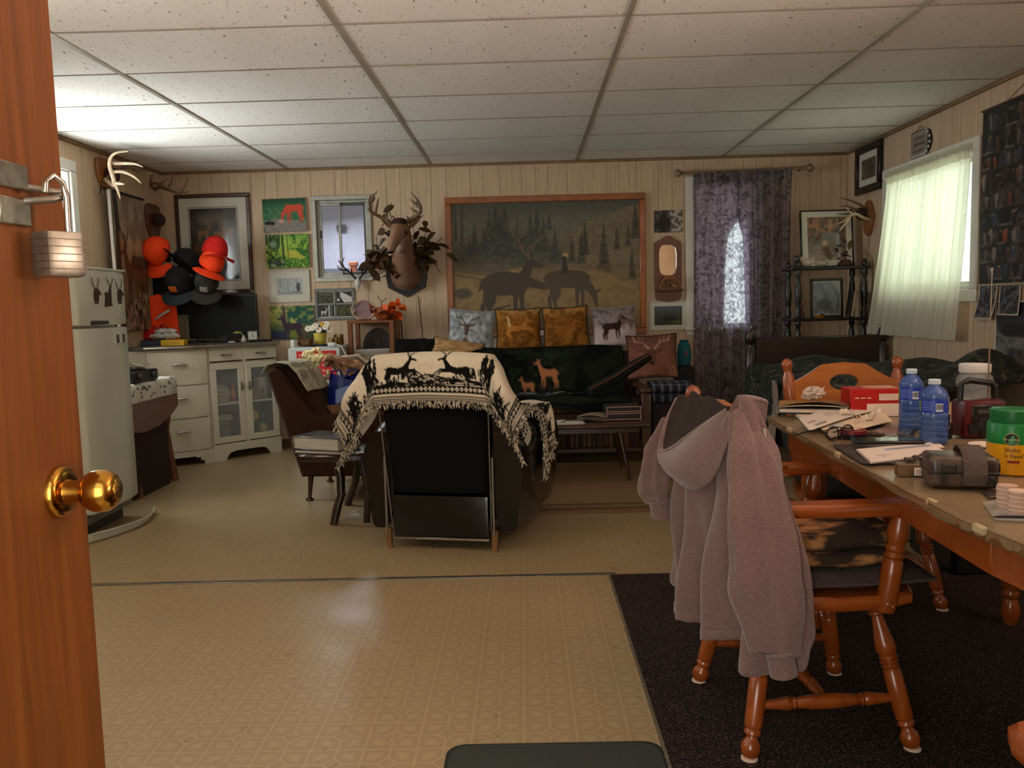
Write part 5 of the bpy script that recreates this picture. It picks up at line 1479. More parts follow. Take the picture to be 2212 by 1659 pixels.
MB().bb((-.04, -.02, 0), (.04, .02, .085), .005).build('case', mat('silver_clock', (150, 152, 146), None, .3, .5), t)
MB().bb((-.032, -.0215, .01), (.032, -.02, .075)).build('face', mat('clock_face', (196, 196, 184)), t, False)
MB().bb((-.002, -.023, .04), (.002, -.0215, .066)).bb((.0, -.023, .038), (.018, -.0215, .042)).build('hands', mat('black_rubber', (18, 18, 18)), t, False)
t = thing('glass_trinket', 'little green and white trinket beside the small clock', 'ornament', (on_c(527, 6.74), 6.74, CTZ))
MB().lathe((0, 0, 0), (0, 0, .05), [(0, .02), (.3, .024), (.6, .014), (1, .01)], 14).build('bottle', mat('pale_trinket', (190, 186, 170), None, .2), t)
MB().ball((-.05, .0, .075), (.035, .012, .012)).build('green_top', mat('pale_green', (140, 150, 70), None, .5), t)
MB().tube([(0, 0, .05), (-.02, 0, .07)], .004, 6).build('stem', mat('pale_green', (140, 150, 70)), t)
t = thing('remote_control', 'black remote control lying at the right of the countertop', 'remote', (on_c(560, 6.70), 6.72, CTZ), .5)
MB().bb((-.09, -.02, 0), (.09, .02, .016), .005).build('case', mat('black_gloss_plastic', (14, 14, 15)), t)
for k in range(5): MB().box((-.06 + k * .025, 0, .017), (.012, .02, .003)).build('key', mat('grey_key', (70, 70, 70)), t, False)
t = thing('white_lighter_box', 'tiny white box at the front edge of the countertop', 'box', (on_c(500, 6.55), 6.56, CTZ), .8)
MB().bb((-.022, -.015, 0), (.022, .015, .014), .002).build('carton', mat('white_card', (214, 210, 200)), t)
MB().bb((-.0222, -.0152, .005), (.0222, .0152, .008)).build('band', mat('grey_key', (70, 70, 70)), t, False)

# ---- caps on a rack in the corner, orange vest below
m_orange = mat('blaze_orange_cloth', (255, 74, 10), (238, 60, 8), .85, scale=60)
m_red = mat('blaze_red_cloth', (214, 26, 14), (190, 20, 12), .85, scale=60)
m_capblk = mat('black_cap_cloth', (24, 26, 30), (17, 18, 21), .9, scale=60)
m_capgrey = mat('grey_camo_cap', (64, 60, 54), (34, 32, 30), .9, scale=30)
hk = thing('hat_stand', 'thin dark metal hat stand rising from the countertop', 'hat stand', (-2.68, 6.86, CTZ))
MB().tube([(0, 0, 0), (0, 0, .80)], .008, 8).build('pole', mat('dark_iron', (34, 30, 28), None, .4, .6), hk)
MB().lathe((0, 0, 0), (0, 0, .015), [(0, .09), (.8, .085), (1, .02)], 20).build('base', mat('dark_iron', (34, 30, 28)), hk)
for a_, z in ((-2.6, .62), (-1.3, .58), (-.4, .66), (-1.9, .42), (-.8, .44)):
    MB().tube([(0, 0, z), (.12 * math.cos(a_), .12 * math.sin(a_), z + .02), (.17 * math.cos(a_), .17 * math.sin(a_), z + .06)], .006, 7).build('arm', mat('dark_iron', (34, 30, 28)), hk)


def cap(label, px, py, Y, rz, tilt, crown, brim, s=1.0, roll=0, logo=None):
    q = atY(px, py, Y)
    t = thing('baseball_cap', label, 'cap', q, rz)
    R = Matrix.Rotation(roll, 3, 'Y') @ Matrix.Rotation(tilt, 3, 'X')
    def dome(u, v):
        a = u * 2 * pi; h = v * pi / 2
        p = Vector((.085 * math.cos(a) * math.cos(h) ** .8, .10 * math.sin(a) * math.cos(h) ** .8, .125 * math.sin(h) ** .9)) * s
        return R @ p
    MB().grid(dome, 28, 12, cu=True).build('crown', crown, t, angle=1.5, solid=.003)
    def br(u, v):
        a = lerp(-1.15, 1.15, u); r0 = .085; r1 = .085 + .085 * math.cos(a * .9)
        r = lerp(r0, r1, v)
        return R @ (Vector((r * math.sin(a) * 1.0, -r * math.cos(a) - .012, -.022 * (math.sin(a) ** 2) * 1.3 - .014 * v)) * s)
    MB().grid(br, 20, 8).build('brim', brim, t, angle=1.5, solid=.004)
    MB().ball(R @ (Vector((0, 0, .126)) * s), .007).build('button', crown, t)
    for k in range(3):
        a = k * pi / 3
        MB().tube([R @ (Vector((.0865 * math.cos(a) * math.cos(h) ** .8, .1015 * math.sin(a) * math.cos(h) ** .8, .127 * math.sin(h) ** .9)) * s) for h in np.linspace(0, pi, 13) if math.cos(h) >= 0], .0015, 5).build('seam', crown, t)
    if logo:
        def lg(u, v):
            a = -pi / 2 + lerp(-.35, .35, u); h = lerp(.62, .2, v)
            return R @ (Vector((.088 * math.cos(a) * math.cos(h) ** .8, .1035 * math.sin(a) * math.cos(h) ** .8, .128 * math.sin(h) ** .9)) * s)
        MB().grid(lg, 8, 6).build('logo_patch', mat('cap_logo_%d_%d_%d' % logo, logo, None, .8), t, solid=.002)
    return t


cap('blaze orange cap at the far left of the cap rack, brim hanging down', 344, 545, 6.62, -.35, 1.25, m_orange, m_orange, 1.15, .25)
cap('black cap with pale snaps in the middle, tipped backwards', 395, 572, 6.66, -.75, -.75, m_capblk, m_capblk, 1.1, .1)
cap('black cap with an orange badge, hanging below the other black cap', 388, 612, 6.60, -.1, .95, m_capblk, mat('bluegrey_brim', (44, 54, 58), None, .9), 1.12, .05, (196, 96, 24))
cap('red cap stacked on top at the right of the rack', 463, 548, 6.58, .75, .12, m_red, m_red, 1.1, .2)
cap('orange cap with curved brim under the red cap', 455, 572, 6.56, .55, .55, m_orange, m_orange, 1.08, .35)
cap('grey camouflage cap with white lettering low on the rack', 447, 612, 6.60, .15, 1.0, m_capgrey, m_capgrey, 1.05, .1, (150, 146, 138))
q = atY(348, 640, 6.72)
vs = thing('orange_vest', 'blaze orange safety vest with a silver stripe behind the television', 'vest', (q.x, 6.70, CTZ))
MB().grid(lambda u, v: Vector(((u - .5) * .25 * (1 + .12 * v), -.012 * math.sin(u * 9) - .02 * math.sin(u * pi), .40 - v * .385 - .05 * max(0, .2 - v) * 10 * abs(u - .45))), 26, 26).build('panel', m_orange, vs, angle=2, solid=.006)
MB().grid(lambda u, v: Vector((-.03 + u * .12, -.045 - .01 * math.sin(u * 4), .19 + u * .07 + v * .022)), 8, 3).build('reflective_stripe', mat('silver_stripe', (200, 196, 190), None, .4, .3), vs, solid=.002)
MB().tube([(.0, -.02, .41), (.0, .0, .46), (.05, .08, .50)], .005, 6).build('hanger_loop', m_capblk, vs)
jk = thing('black_jacket', 'black jacket hanging in the corner below the caps', 'jacket', (atY(365, 620, 6.78).x, 6.77, 1.22))
MB().grid(lambda u, v: Vector(((u - .5) * .42, -.03 * math.sin(u * pi) - .01 * math.sin(u * 17), .22 - v * .30)), 26, 14).build('panel', m_capblk, jk, angle=2, solid=.02)
MB().tube([(.0, .0, .2), (.02, .03, .28), (.03, .06, .32)], .006, 6).build('loop', m_capblk, jk)
# ================================================================ ON THE WALLS
m_antler = mat('bone_antler', (206, 184, 154), (160, 134, 104), .5, scale=18)
m_antler_d = mat('brown_antler', (116, 92, 66), (84, 62, 42), .5, scale=18)
m_plaque = wood('oak_plaque', (160, 100, 48), (128, 76, 34), .35, .3, (.2, 1, 1), 16)
m_plaque_d = wood('dark_plaque', (110, 62, 30), (82, 44, 22), .35, .3, (.2, 1, 1), 16)
m_frame_br = wood('brown_frame', (82, 48, 28), (58, 32, 20), .35, .3, (.3, .3, .3), 20)
m_frame_or = wood('orange_oak_frame', (176, 98, 34), (140, 72, 22), .3, .4, (.3, .3, .3), 24)
m_frame_bk = mat('black_frame', (24, 22, 22), None, .35)
m_frame_gr = mat('grey_frame', (130, 130, 126), (112, 112, 108), .5)
m_frame_wh = mat('white_frame', (214, 214, 208), None, .5)
m_matbd = mat('white_mat_board', (210, 206, 192), (200, 196, 180), .7)
RZ = {'back': 0, 'right': -pi / 2, 'left': pi / 2}


def wall_loc(wall, a, z):
    return {'back': (a, YB - .0008, z), 'right': (XR - .0008, a, z), 'left': (XL + .0008, a, z)}[wall]


def picture(name, label, wall, a0, a1, z0, z1, cv_, fw=.03, fm=None, mw=0, th=.022, n=None, rot=0, cat='picture', pm=None, line=None, mm=None):
    """framed print; a0..a1 along the wall, left to right as seen"""
    w = abs(a1 - a0); h = z1 - z0
    t = thing(name, label, cat, wall_loc(wall, (a0 + a1) / 2, z0), RZ[wall])
    R = Matrix.Translation((0, 0, h / 2)) @ Matrix.Rotation(rot, 4, 'Y') @ Matrix.Translation((0, 0, -h / 2))
    x0, x1 = -w / 2, w / 2
    if fw:
        mb = rect_frame(MB(), x0, x1, 0, h, fw, -th, 0, min(.005, fw / 4))
        for v_ in mb.bm.verts: v_.co = R @ v_.co
        mb.build('frame', fm, t)
    yb = -th * .45
    mb = MB().bb((x0 + fw * .9, yb, fw * .9), (x1 - fw * .9, 0, h - fw * .9))
    if not fw:
        mb = MB().bb((x0, -th, 0), (x1, 0, h), .002); yb = -th
    for v_ in mb.bm.verts: v_.co = R @ v_.co
    mb.build('mat_board' if mw else 'backing', mm or m_matbd, t, False)
    i = fw + mw
    if line:
        mb = rect_frame(MB(), x0 + i - .012, x1 - i + .012, i - .012, h - i + .012, .004, yb - .0012, yb, 0)
        for v_ in mb.bm.verts: v_.co = R @ v_.co
        mb.build('inner_line', mat('ink_line', line, None, .6), t, False)
    n = n or (max(16, int((w - 2 * i) / .0055)), max(16, int((h - 2 * i) / .0055)))
    g = flat((x0 + i, yb - .0008, h - i), (x1 - i, yb - .0008, h - i), (x0 + i, yb - .0008, i))
    sheet('print', cv_, lambda u, v: R @ g(u, v), n[0], n[1], pm or PM, t)
    return t


# -- large framed deer print in the left corner
c = Cv(90, 120, (40, 36, 32), 31); c.grad([(0, (46, 42, 38)), (.18, (86, 76, 66)), (.4, (52, 42, 34)), (.55, (92, 56, 28)), (.75, (60, 36, 20)), (1, (26, 18, 14))])
c.mottle((24, 20, 18), 9, .5, .2, .6); c.ell(.45, .14, .3, .08, (110, 98, 86), .6, .9)
for x, y, s, f, a_ in ((.28, .34, .26, 1, True), (.62, .36, .25, 1, False), (.80, .33, .24, -1, False)): c.deer(x, y, s * .75, (124, 84, 52), 'stand', f, a_, (150, 120, 88))
for k in range(90): x = c.r.rand(); c.line([(x, .5 + .4 * c.r.rand()), (x + .03 * c.r.randn(), .45 + .3 * c.r.rand())], .004, .002, (120, 70, 34), .5)
picture('deer_print', 'tall brown framed print of three deer with wide white mat', 'back', -2.862, -2.236, 1.305, 2.125, c, .034, m_frame_br, .085, line=(30, 28, 26), pm=PG)
# -- the column of four prints
c = Cv(80, 60, (60, 110, 70), 32); c.grad([(0, (30, 60, 46)), (.3, (70, 126, 86)), (.7, (84, 130, 90)), (1, (90, 110, 90))]); c.mottle((44, 92, 60), 24, .5, .15, .7)
c.poly([(.05, .72), (.3, .58), (.75, .66), (1, .8), (1, 1), (.03, 1)], (136, 128, 122), .9); c.mottle((150, 142, 138), 18, .55, .15, .6, area=c.box(0, .65, 1, 1))
c.deer(.72, .30, .62, (214, 82, 56), 'graze', -1, False); c.ell(.42, .68, .06, .06, (212, 160, 150), .9, .5); c.ell(.13, .72, .11, .05, (30, 20, 26)); c.ell(.22, .74, .05, .05, (26, 18, 24))
picture('deer_canvas', 'canvas of a red deer grazing on green, topmost of the column', 'back', -2.128, -1.772, 1.797, 2.066, c, 0, None, 0, .03, rot=-.012, pm=PC)
c = Cv(80, 60, (70, 130, 40), 33); c.grad([(0, (120, 170, 70)), (.35, (160, 190, 70)), (.6, (150, 180, 60)), (.8, (60, 120, 30)), (1, (60, 110, 30))]); c.mottle((40, 100, 34), 12, .48, .12, .85, area=c.box(.55, 0, 1, .75)); c.mottle((34, 66, 40), 12, .45, .15, .85, area=c.box(0, 0, .34, .8))
c.mottle((200, 214, 100), 30, .66, .06, .8); c.poly([(.45, .5), (.7, .5), (.95, .72), (.5, .7)], (216, 198, 70), .8)
for x, w in ((.39, .022), (.5, .008), (.12, .01)): c.line([(x, 0), (x + .02, .72)], w, w * 1.3, (34, 40, 36))
c.ell(.18, .3, .08, .10, (150, 170, 160), .8, .6); c.rect(.05, .78, .42, .95, (50, 54, 56), .8); c.mottle((190, 184, 176), 22, .6, .06, .9, area=c.box(.1, .8, .42, .95))
picture('forest_canvas', 'bright green woodland canvas, second of the column', 'back', -2.119, -1.763, 1.502, 1.776, c, 0, None, 0, .03, pm=PC)
c = Cv(70, 50, (176, 182, 180), 34); c.mottle((140, 148, 148), 9, .5, .2, .7)
for x in (.06, .16, .3, .42, .78): c.line([(x, 0), (x + .02, 1)], .012, .012, (84, 90, 92), .9)
c.ell(.84, .55, .08, .28, (44, 48, 52)); c.rect(0, .84, 1, 1, (120, 126, 126), .7); c.rect(.02, .70, .07, .82, (214, 90, 60), .8); c.rect(.6, .8, .9, .86, (60, 64, 66), .8)
picture('snow_print', 'white matted grey winter woods print, third of the column', 'back', -2.112, -1.773, 1.22, 1.483, c, .008, m_frame_wh, .055, .02, pm=PG)
c = Cv(80, 60, (70, 90, 60), 35); c.grad([(0, (110, 130, 70)), (.4, (150, 150, 80)), (.6, (90, 104, 60)), (1, (50, 70, 60))]); c.mottle((24, 80, 74), 9, .48, .15, .9, area=c.box(.4, 0, 1, .55)); c.mottle((196, 184, 100), 14, .6, .1, .7, area=c.box(0, 0, .6, .6))
c.line([(.32, 0), (.34, .55)], .04, .05, (84, 70, 66)); c.rect(0, .75, .35, 1, (30, 40, 76), .85); c.ell(.55, .86, .16, .12, (120, 128, 40), .9, .5); c.mottle((120, 72, 34), 12, .5, .1, .6, area=c.box(.65, .6, 1, 1))
c.deer(.50, .62, .62, (62, 42, 56), 'stand', -1, False)
picture('painted_deer_canvas', 'dark deer painting in yellow and teal, lowest of the column', 'back', -2.116, -1.748, .912, 1.189, c, 0, None, 0, .03, pm=PC)
# -- grey frame with four photographs
t = thing('four_photo_picture', 'grey frame holding four small deer photographs', 'picture', wall_loc('back', -1.572, 1.062))
rect_frame(MB(), -.166, .166, 0, .262, .022, -.018, 0).bb((-.004, -.015, .022), (.004, -.003, .24)).bb((-.144, -.015, .127), (.144, -.003, .135)).build('frame', m_frame_gr, t)
MB().bb((-.15, -.004, .015), (.15, 0, .247)).build('backing', m_frame_wh, t, False)
for k, (x, z) in enumerate(((-.076, .186), (.076, .186), (-.076, .077), (.076, .077))):
    c = Cv(40, 30, (40, 44, 36), 40 + k); c.mottle((120, 116, 60) if k in (0, 3) else (30, 30, 34), 8, .5, .15, .8); c.mottle((30, 40, 34), 12, .55, .1, .7)
    if k == 1: c.poly([(.3, 0), (.6, .2), (1, .5), (1, .95), (.5, .95), (.25, .4)], (206, 204, 200)); c.ell(.14, .7, .08, .12, (220, 218, 212))
    if k == 2: c.deer(.35, .6, .5, (206, 206, 206), 'stand', 1, True); c.rect(.66, 0, .72, 1, (220, 220, 220)); c.rect(.82, 0, .86, 1, (210, 210, 210))
    sheet('photograph', c, flat((x - .066, -.0055, z + .048), (x + .066, -.0055, z + .048), (x - .066, -.0055, z - .048)), 30, 22, PG, t)
# -- the mural
c = Cv(300, 210, (110, 100, 80), 50)
c.grad([(0, (70, 76, 68)), (.16, (104, 108, 92)), (.36, (112, 108, 88)), (.5, (120, 106, 82)), (.62, (142, 118, 82)), (.85, (140, 114, 78)), (1, (120, 98, 68))])
c.poly([(.5, .34), (.72, .16), (.9, .07), (1, .03), (1, .5), (.55, .5)], (126, 110, 84), .9); c.mottle((106, 92, 70), 40, .5, .2, .45)
for k in range(60): x = .55 + .45 * c.r.rand(); c.line([(x, .3 - .26 * (x - .55) + .12 * c.r.rand()), (x, .02 + .4 * c.r.rand())], .002, .002, (84, 74, 60), .5)
c.ell(.30, .40, .30, .12, (70, 74, 66), .85, .6); c.ell(.16, .46, .14, .10, (92, 78, 60), .7, .7)
for x, y, h in ((.20, .42, .34), (.12, .40, .22), (.235, .42, .40), (.285, .45, .42), (.26, .40, .30), (.35, .40, .26), (.42, .36, .26), (.455, .38, .32), (.49, .38, .24), (.52, .22, .13), (.55, .48, .26), (.05, .46, .2), (.17, .4, .2), (.09, .44, .16), (.32, .44, .2), (.39, .42, .18), (.37, .44, .22)): c.tree(x, y, h, (58, 66, 60), .6)
for x, y, h in ((.64, .48, .20), (.69, .49, .24), (.81, .56, .36), (.71, .42, .25), (.96, .62, .22), (.98, .30, .26), (.88, .38, .16), (.94, .36, .16)): c.tree(x, y, h, (56, 54, 45), .7, .17)
c.mottle((132, 124, 104), 60, .62, .1, .35, area=c.box(0, .1, 1, .5))
for x in (.02, .055): c.line([(x, 0), (x, .28)], .006, .008, (60, 64, 58))
c.poly([(0, .53), (.3, .60), (.5, .66), (.48, .56), (.62, .52), (.8, .54), (1, .70), (1, 1), (0, 1)], (152, 124, 82), .75)
c.poly([(.12, .58), (.40, .50), (.42, .53), (.25, .62)], (176, 140, 92), .8); c.line([(.0, .55), (.2, .6), (.4, .53)], .006, .006, (92, 76, 56), .8)
c.mottle((120, 98, 64), 30, .55, .12, .5, area=c.box(0, .5, 1, 1)); c.ell(.05, .70, .05, .04, (70, 66, 54), .8, .4)
D1 = (72, 62, 52)
c.deer(.28, .645, .40, D1, 'stand', 1, True, (112, 92, 66)); c.ell(.275, .63, .13, .095, D1, 1, .1); c.line([(.40, .62), (.49, .66)], .04, .025, D1)
c.deer(.62, .62, .34, (84, 70, 54), 'graze', 1, False); c.ell(.61, .60, .125, .07, (84, 70, 54), 1, .1); c.line([(.56, .60), (.50, .66)], .035, .025, (84, 70, 54)); c.ell(.605, .42, .015, .02, (186, 148, 98)); c.line([(.60, .54), (.598, .44)], .024, .016, (56, 50, 42))
c.line([(.02, .97), (.2, .84), (.3, .80)], .010, .005, (70, 60, 46)); c.line([(.2, .90), (.36, .82)], .006, .003, (80, 66, 50))
for k in range(120): x = c.r.rand(); y = .78 + .2 * c.r.rand(); c.line([(x, y), (x + .004 * c.r.randn(), y - .05)], .0018, .001, (92, 78, 58), .5)
picture('deer_mural', 'big oak framed mural of deer on a snowy pine slope', 'back', -.632, 1.011, .884, 2.034, c, .052, m_frame_or, 0, .03, n=(300, 205), rot=.003)
# -- column right of the mural
c = Cv(40, 30, (90, 84, 80), 60); c.mottle((30, 28, 28), 8, .5, .12, .9, area=c.box(0, 0, .55, 1)); c.mottle((190, 176, 164), 9, .5, .12, .9, area=c.box(.55, 0, 1, 1)); c.ell(.4, .6, .2, .3, (26, 24, 24), .9, .4)
picture('bw_photo', 'unframed black and white photo right of the mural', 'back', 1.082, 1.316, 1.706, 1.886, c, 0, None, 0, .006)
c = Cv(50, 36, (60, 66, 60), 61); c.grad([(0, (90, 110, 120)), (.5, (70, 76, 60)), (1, (50, 50, 36))])
for x in np.linspace(.05, .95, 10): c.line([(x, 0), (x, .6)], .016, .016, (44, 42, 34), .9)
c.ell(.55, .68, .25, .16, (34, 26, 22), .9, .3); c.ell(.8, .85, .2, .1, (96, 100, 40), .8, .5)
picture('forest_photo', 'white bordered forest photo beside the purple curtain', 'back', 1.037, 1.347, .907, 1.145, c, .006, m_frame_wh, .035, .012)
t = thing('mirror_shelf', 'arched dark wood mirror with small carved shelf', 'mirror', wall_loc('back', 1.19, 1.182))
op = [(-.112, .0), (.112, .0), (.112, .42), (.105, .455), (.06, .465), (.035, .49), (0, .496), (-.035, .49), (-.06, .465), (-.105, .455), (-.112, .42)]
oo = ray_poly(op, 40, (0, .30)); ii = [(.072 * math.copysign(abs(math.cos(a_)) ** .5, math.cos(a_)), .30 + .125 * math.copysign(abs(math.sin(a_)) ** .6, math.sin(a_))) for a_ in [2 * pi * k / 40 for k in range(40)]]
Mw = Matrix(((1, 0, 0, 0), (0, 0, 1, -.024), (0, 1, 0, 0), (0, 0, 0, 1)))
MB().prism(oo, .022, Mw, hole=ii).build('frame', m_plaque_d, t)
MB().bb((-.08, -.006, .15), (.08, -.002, .44)).build('glass', mat('mirror_glass', (220, 224, 220), None, .03, 1), t, False)
MB().bb((-.115, -.10, .045), (.115, -.024, .06), .004).build('shelf', m_plaque_d, t)
MB().prism([(-.11, 0), (-.09, -.03), (0, -.045), (.09, -.03), (.11, 0), (.11, .045), (-.11, .045)], .018, Matrix(((1, 0, 0, 0), (0, 0, 1, -.03), (0, 1, 0, .0), (0, 0, 0, 1)))).build('bracket', m_plaque_d, t)
t = thing('carved_arch', 'half-round carved deer plaque standing on the mirror shelf', 'ornament', (1.195, YB - .075, 1.2425))
half = [(.092 * math.cos(a_), .115 * math.sin(a_)) for a_ in np.linspace(0, pi, 18)]
MB().prism(half, .014, Matrix(((1, 0, 0, 0), (0, 0, 1, -.007), (0, 1, 0, 0), (0, 0, 0, 1))), .003).build('panel', wood('carved_oak', (150, 96, 44), (120, 72, 30), .5, .1), t)
cc = Cv(60, 40, (120, 76, 34), 62); cc.mottle((70, 40, 18), 8, .5, .15, .8); cc.deer(.4, .62, .4, (50, 30, 18), 'stand', -1, False); cc.ell(.75, .75, .14, .12, (180, 132, 70), .9, .4)
sheet('carving', cc, lambda u, v: Vector(((u - .5) * .15, -.0085, .01 + (1 - v) * .075 * (1 - (2 * u - 1) ** 2 * .55))), 40, 26, PM, t)

# -- right wall
c = Cv(40, 50, (70, 64, 58), 63); c.mottle((110, 100, 90), 9, .5, .2, .8); c.mottle((30, 28, 26), 12, .58, .1, .8); c.deer(.5, .55, .4, (40, 34, 30), 'stand', 1, True)
picture('black_framed_print', 'thick black framed print high in the right corner', 'right', 6.80, 6.33, 1.93, 2.29, c, .055, m_frame_bk, .05, .03, pm=PG)
t = thing('hanging_sign', 'small whitish lettered sign with studded rounded edge above the window', 'sign', wall_loc('right', 5.73, 2.055), RZ['right'])
sg = [(-.14, .0), (.06, .0), (.12, .03), (.15, .085), (.12, .15), (.06, .175), (-.14, .175)]
Mr = Matrix(((1, 0, 0, 0), (0, 0, 1, -.012), (0, 1, 0, 0), (0, 0, 0, 1)))
MB().prism(sg, .012, Mr, .002).build('board', mat('sign_dark_edge', (40, 32, 30), None, .5), t)
cc = Cv(60, 40, (150, 138, 130), 64); cc.mottle((120, 108, 100), 12, .5, .2, .5)
for row, (y, h) in enumerate(((.28, .09), (.52, .14), (.78, .08))):
    x = .16
    while x < .80:
        cc.line([(x, y - h * .8), (x + .02 * cc.r.randn(), y + h * .5), (x + .05, y - h * .3), (x + .06, y + h * .4)], .022, .016, (52, 40, 36), .9); x += .10 + .03 * cc.r.rand()
sheet('lettering', cc, flat((-.135, -.0128, .168), (.10, -.0128, .168), (-.135, -.0128, .008)), 60, 40, PM, t)
for x, z in ((.075, .166), (.105, .142), (.128, .112), (.13, .075), (.118, .046), (.09, .022), (.065, .01)): MB().ball((x, -.013, z), .009, 8, 6).build('stud', m_frame_wh, t)
for k in range(9): MB().box((-.125 + k * .022, -.0135, .010), (.012, .003, .012), rot=Matrix.Rotation(.78, 3, 'Y')).build('notch', m_frame_wh, t, False)
MB().tube([(-.1, -.002, .175), (-.02, -.004, .20), (.05, -.002, .175)], .0015, 5).build('cord', m_capblk, t)

c = Cv(110, 190, (34, 30, 30), 70)
y = 0
while y < 1:
    hgt = .085 + .05 * c.r.rand(); x = 0
    while x < 1:
        wd_ = .12 + .16 * c.r.rand(); x1, y1 = min(1, x + wd_), min(1, y + hgt)
        c.rect(x, y, x1, y1, [(44, 38, 36), (58, 60, 64), (36, 34, 30), (56, 44, 38), (38, 44, 46), (70, 62, 56)][c.r.randint(6)])
        c.mottle((24, 22, 22), 24, .5, .12, .8, area=c.box(x, y, x1, y1)); c.mottle((108, 94, 82), 30, .62, .08, .6, area=c.box(x, y + hgt * .4, x1, y1))
        for k in range(3):
            px_ = lerp(x, x1, .15 + .7 * c.r.rand()); py_ = y + hgt * (.25 + .2 * c.r.rand()); col = [(120, 104, 90), (150, 66, 34), (52, 66, 88), (24, 22, 22), (96, 62, 48), (140, 128, 116), (30, 28, 28)][c.r.randint(7)]
            c.line([(px_, py_), (px_ + .012 * c.r.randn(), y1 - .012)], .008 + .008 * c.r.rand(), .006, col, .85); c.ell(px_, py_ - .008, .010, .007, (166, 132, 110), .8, .4)
        if c.r.rand() < .4: c.rect(x, y1 - .012, lerp(x, x1, .5), y1 - .002, (150, 140, 126), .7)
        x = x1
    y += hgt
c.mottle((26, 24, 26), 5, .5, .3, .35)
t = thing('photo_collage_poster', 'large hanging collage of many small hunting photographs', 'poster', wall_loc('right', 4.53, 1.19), RZ['right'])
sheet('print', c, lambda u, v: Vector(((u - .5) * .88, -.008 - .004 * math.sin(v * 3), .985 - v * .985)), 110, 170, PM, t, solid=.002)
MB().tube([(-.45, -.008, .987), (.45, -.008, .987)], .007, 8).build('top_rod', mat('brown_rod', (90, 66, 48), None, .5), t)
MB().tube([(-.45, -.008, .0), (.45, -.008, .0)], .007, 8).build('bottom_rod', mat('pale_rod', (180, 160, 136), None, .5), t)
MB().tube([(-.20, -.01, .99), (-.02, -.004, 1.06), (.20, -.01, .99)], .0018, 5).build('hanging_cord', mat('brown_rod', (90, 66, 48)), t)
def loose_photo(label, a0, a1, z0, z1, seed, curl=.03):
    c_ = Cv(36, 40, (60, 56, 52), seed); c_.mottle((120, 110, 100), 7, .5, .15, .8); c_.mottle((26, 26, 30), 9, .5, .12, .9); c_.mottle((80, 92, 104), 8, .62, .08, .7)
    m_ = .06; c_.blend(((c_.X < m_) | (c_.X > 1 - m_) | (c_.Y > 1 - m_)).astype(float), (196, 178, 156))
    w_ = abs(a1 - a0); h_ = z1 - z0
    t = thing('pinned_photo', label, 'photo', wall_loc('right', (a0 + a1) / 2, z0), RZ['right'])
    sheet('print', c_, lambda u, v: Vector(((u - .5) * w_ - curl * .5 * v * v, -.012 - curl * v * v, h_ * (1 - v))), 36, 40, PM, t, solid=.0015)
    MB().ball((0, -.014, h_ - .012), .006, 8, 6).build('pin', m_steel, t)
loose_photo('curling photo below the collage, nearest the window', 4.96, 4.77, .995, 1.185, 71)
loose_photo('flat photo under the collage, behind the radio antenna', 4.75, 4.55, 1.02, 1.18, 72, .008)
c = Cv(60, 80, (90, 92, 96), 73); c.grad([(0, (20, 22, 28)), (.3, (60, 58, 60)), (.45, (110, 108, 106)), (1, (120, 118, 114))]); c.mottle((40, 40, 44), 7, .55, .15, .7); c.ell(.35, .4, .3, .1, (40, 32, 30), .9, .4)
for k in range(40): x, y = c.r.rand(), .5 + .5 * c.r.rand(); c.line([(x, y), (x + .06 * c.r.randn(), y + .06 * c.r.randn())], .006, .003, (50, 50, 52), .9)
picture('winter_poster', 'grey snowy poster at the right edge below the collage', 'right', 4.795, 4.25, .71, 1.10, c, .008, m_matbd, 0, .008)

# ---- antler mounts
def tubes(mb, o, lists, r):
    for L_ in lists:
        P_ = [Vector(p) - o for p in L_]; k = len(P_)
        # refine with a smooth curve
        Q = []
        for i in range(k - 1):
            a_ = P_[max(i - 1, 0)]; b_ = P_[i]; c_ = P_[i + 1]; d_ = P_[min(i + 2, k - 1)]
            for s in (0, .25, .5, .75):
                Q.append(.5 * ((2 * b_) + (c_ - a_) * s + (2 * a_ - 5 * b_ + 4 * c_ - d_) * s * s + (3 * b_ - a_ - 3 * c_ + d_) * s ** 3))
        Q.append(P_[-1]); n_ = len(Q)
        mb.tube(Q, [r * (1 - .8 * (i / (n_ - 1)) ** 2.2) for i in range(n_)], 8)
        r_ = r
    return mb


def px_list(L, depth): return [atY(x, y, d) for (x, y), d in zip(L, depth if isinstance(depth, (list, tuple)) else [depth] * len(L))]


SHIELD = [(-.10, .30), (-.05, .315), (0, .30), (.05, .315), (.10, .30), (.112, .22), (.10, .13), (.06, .05), (0, .0), (-.06, .05), (-.10, .13), (-.112, .22)]
def mount(label, wall, a, z, w, h, pm, shape='shield'):
    t = thing('antler_mount', label, 'antlers', wall_loc(wall, a, z), RZ[wall])
    if shape == 'shield': poly = [(x * w / .22, y * h / .315) for x, y in SHIELD]
    else: poly = [(w / 2 * math.cos(q) * (1 - .18 * max(0, -math.sin(q)) ** 2), h / 2 + h / 2 * math.sin(q)) for q in [2 * pi * k / 28 for k in range(28)]]
    MB().prism(poly, .024, Matrix(((1, 0, 0, 0), (0, 0, 1, -.025), (0, 1, 0, 0), (0, 0, 0, 1))), .006).build('plaque', pm, t)
    return t
def add_antlers(t, lists, r, m, name='antler'):
    Mi = basis(t).inverted()
    for L_ in lists:
        mb = MB(); L2 = [[Mi @ Vector(p) for p in q] for q in L_]
        for k, q in enumerate(L2): tubes(mb, Vector((0, 0, 0)), [q], r if k == 0 else r * .72)
        mb.build(name, m, t)
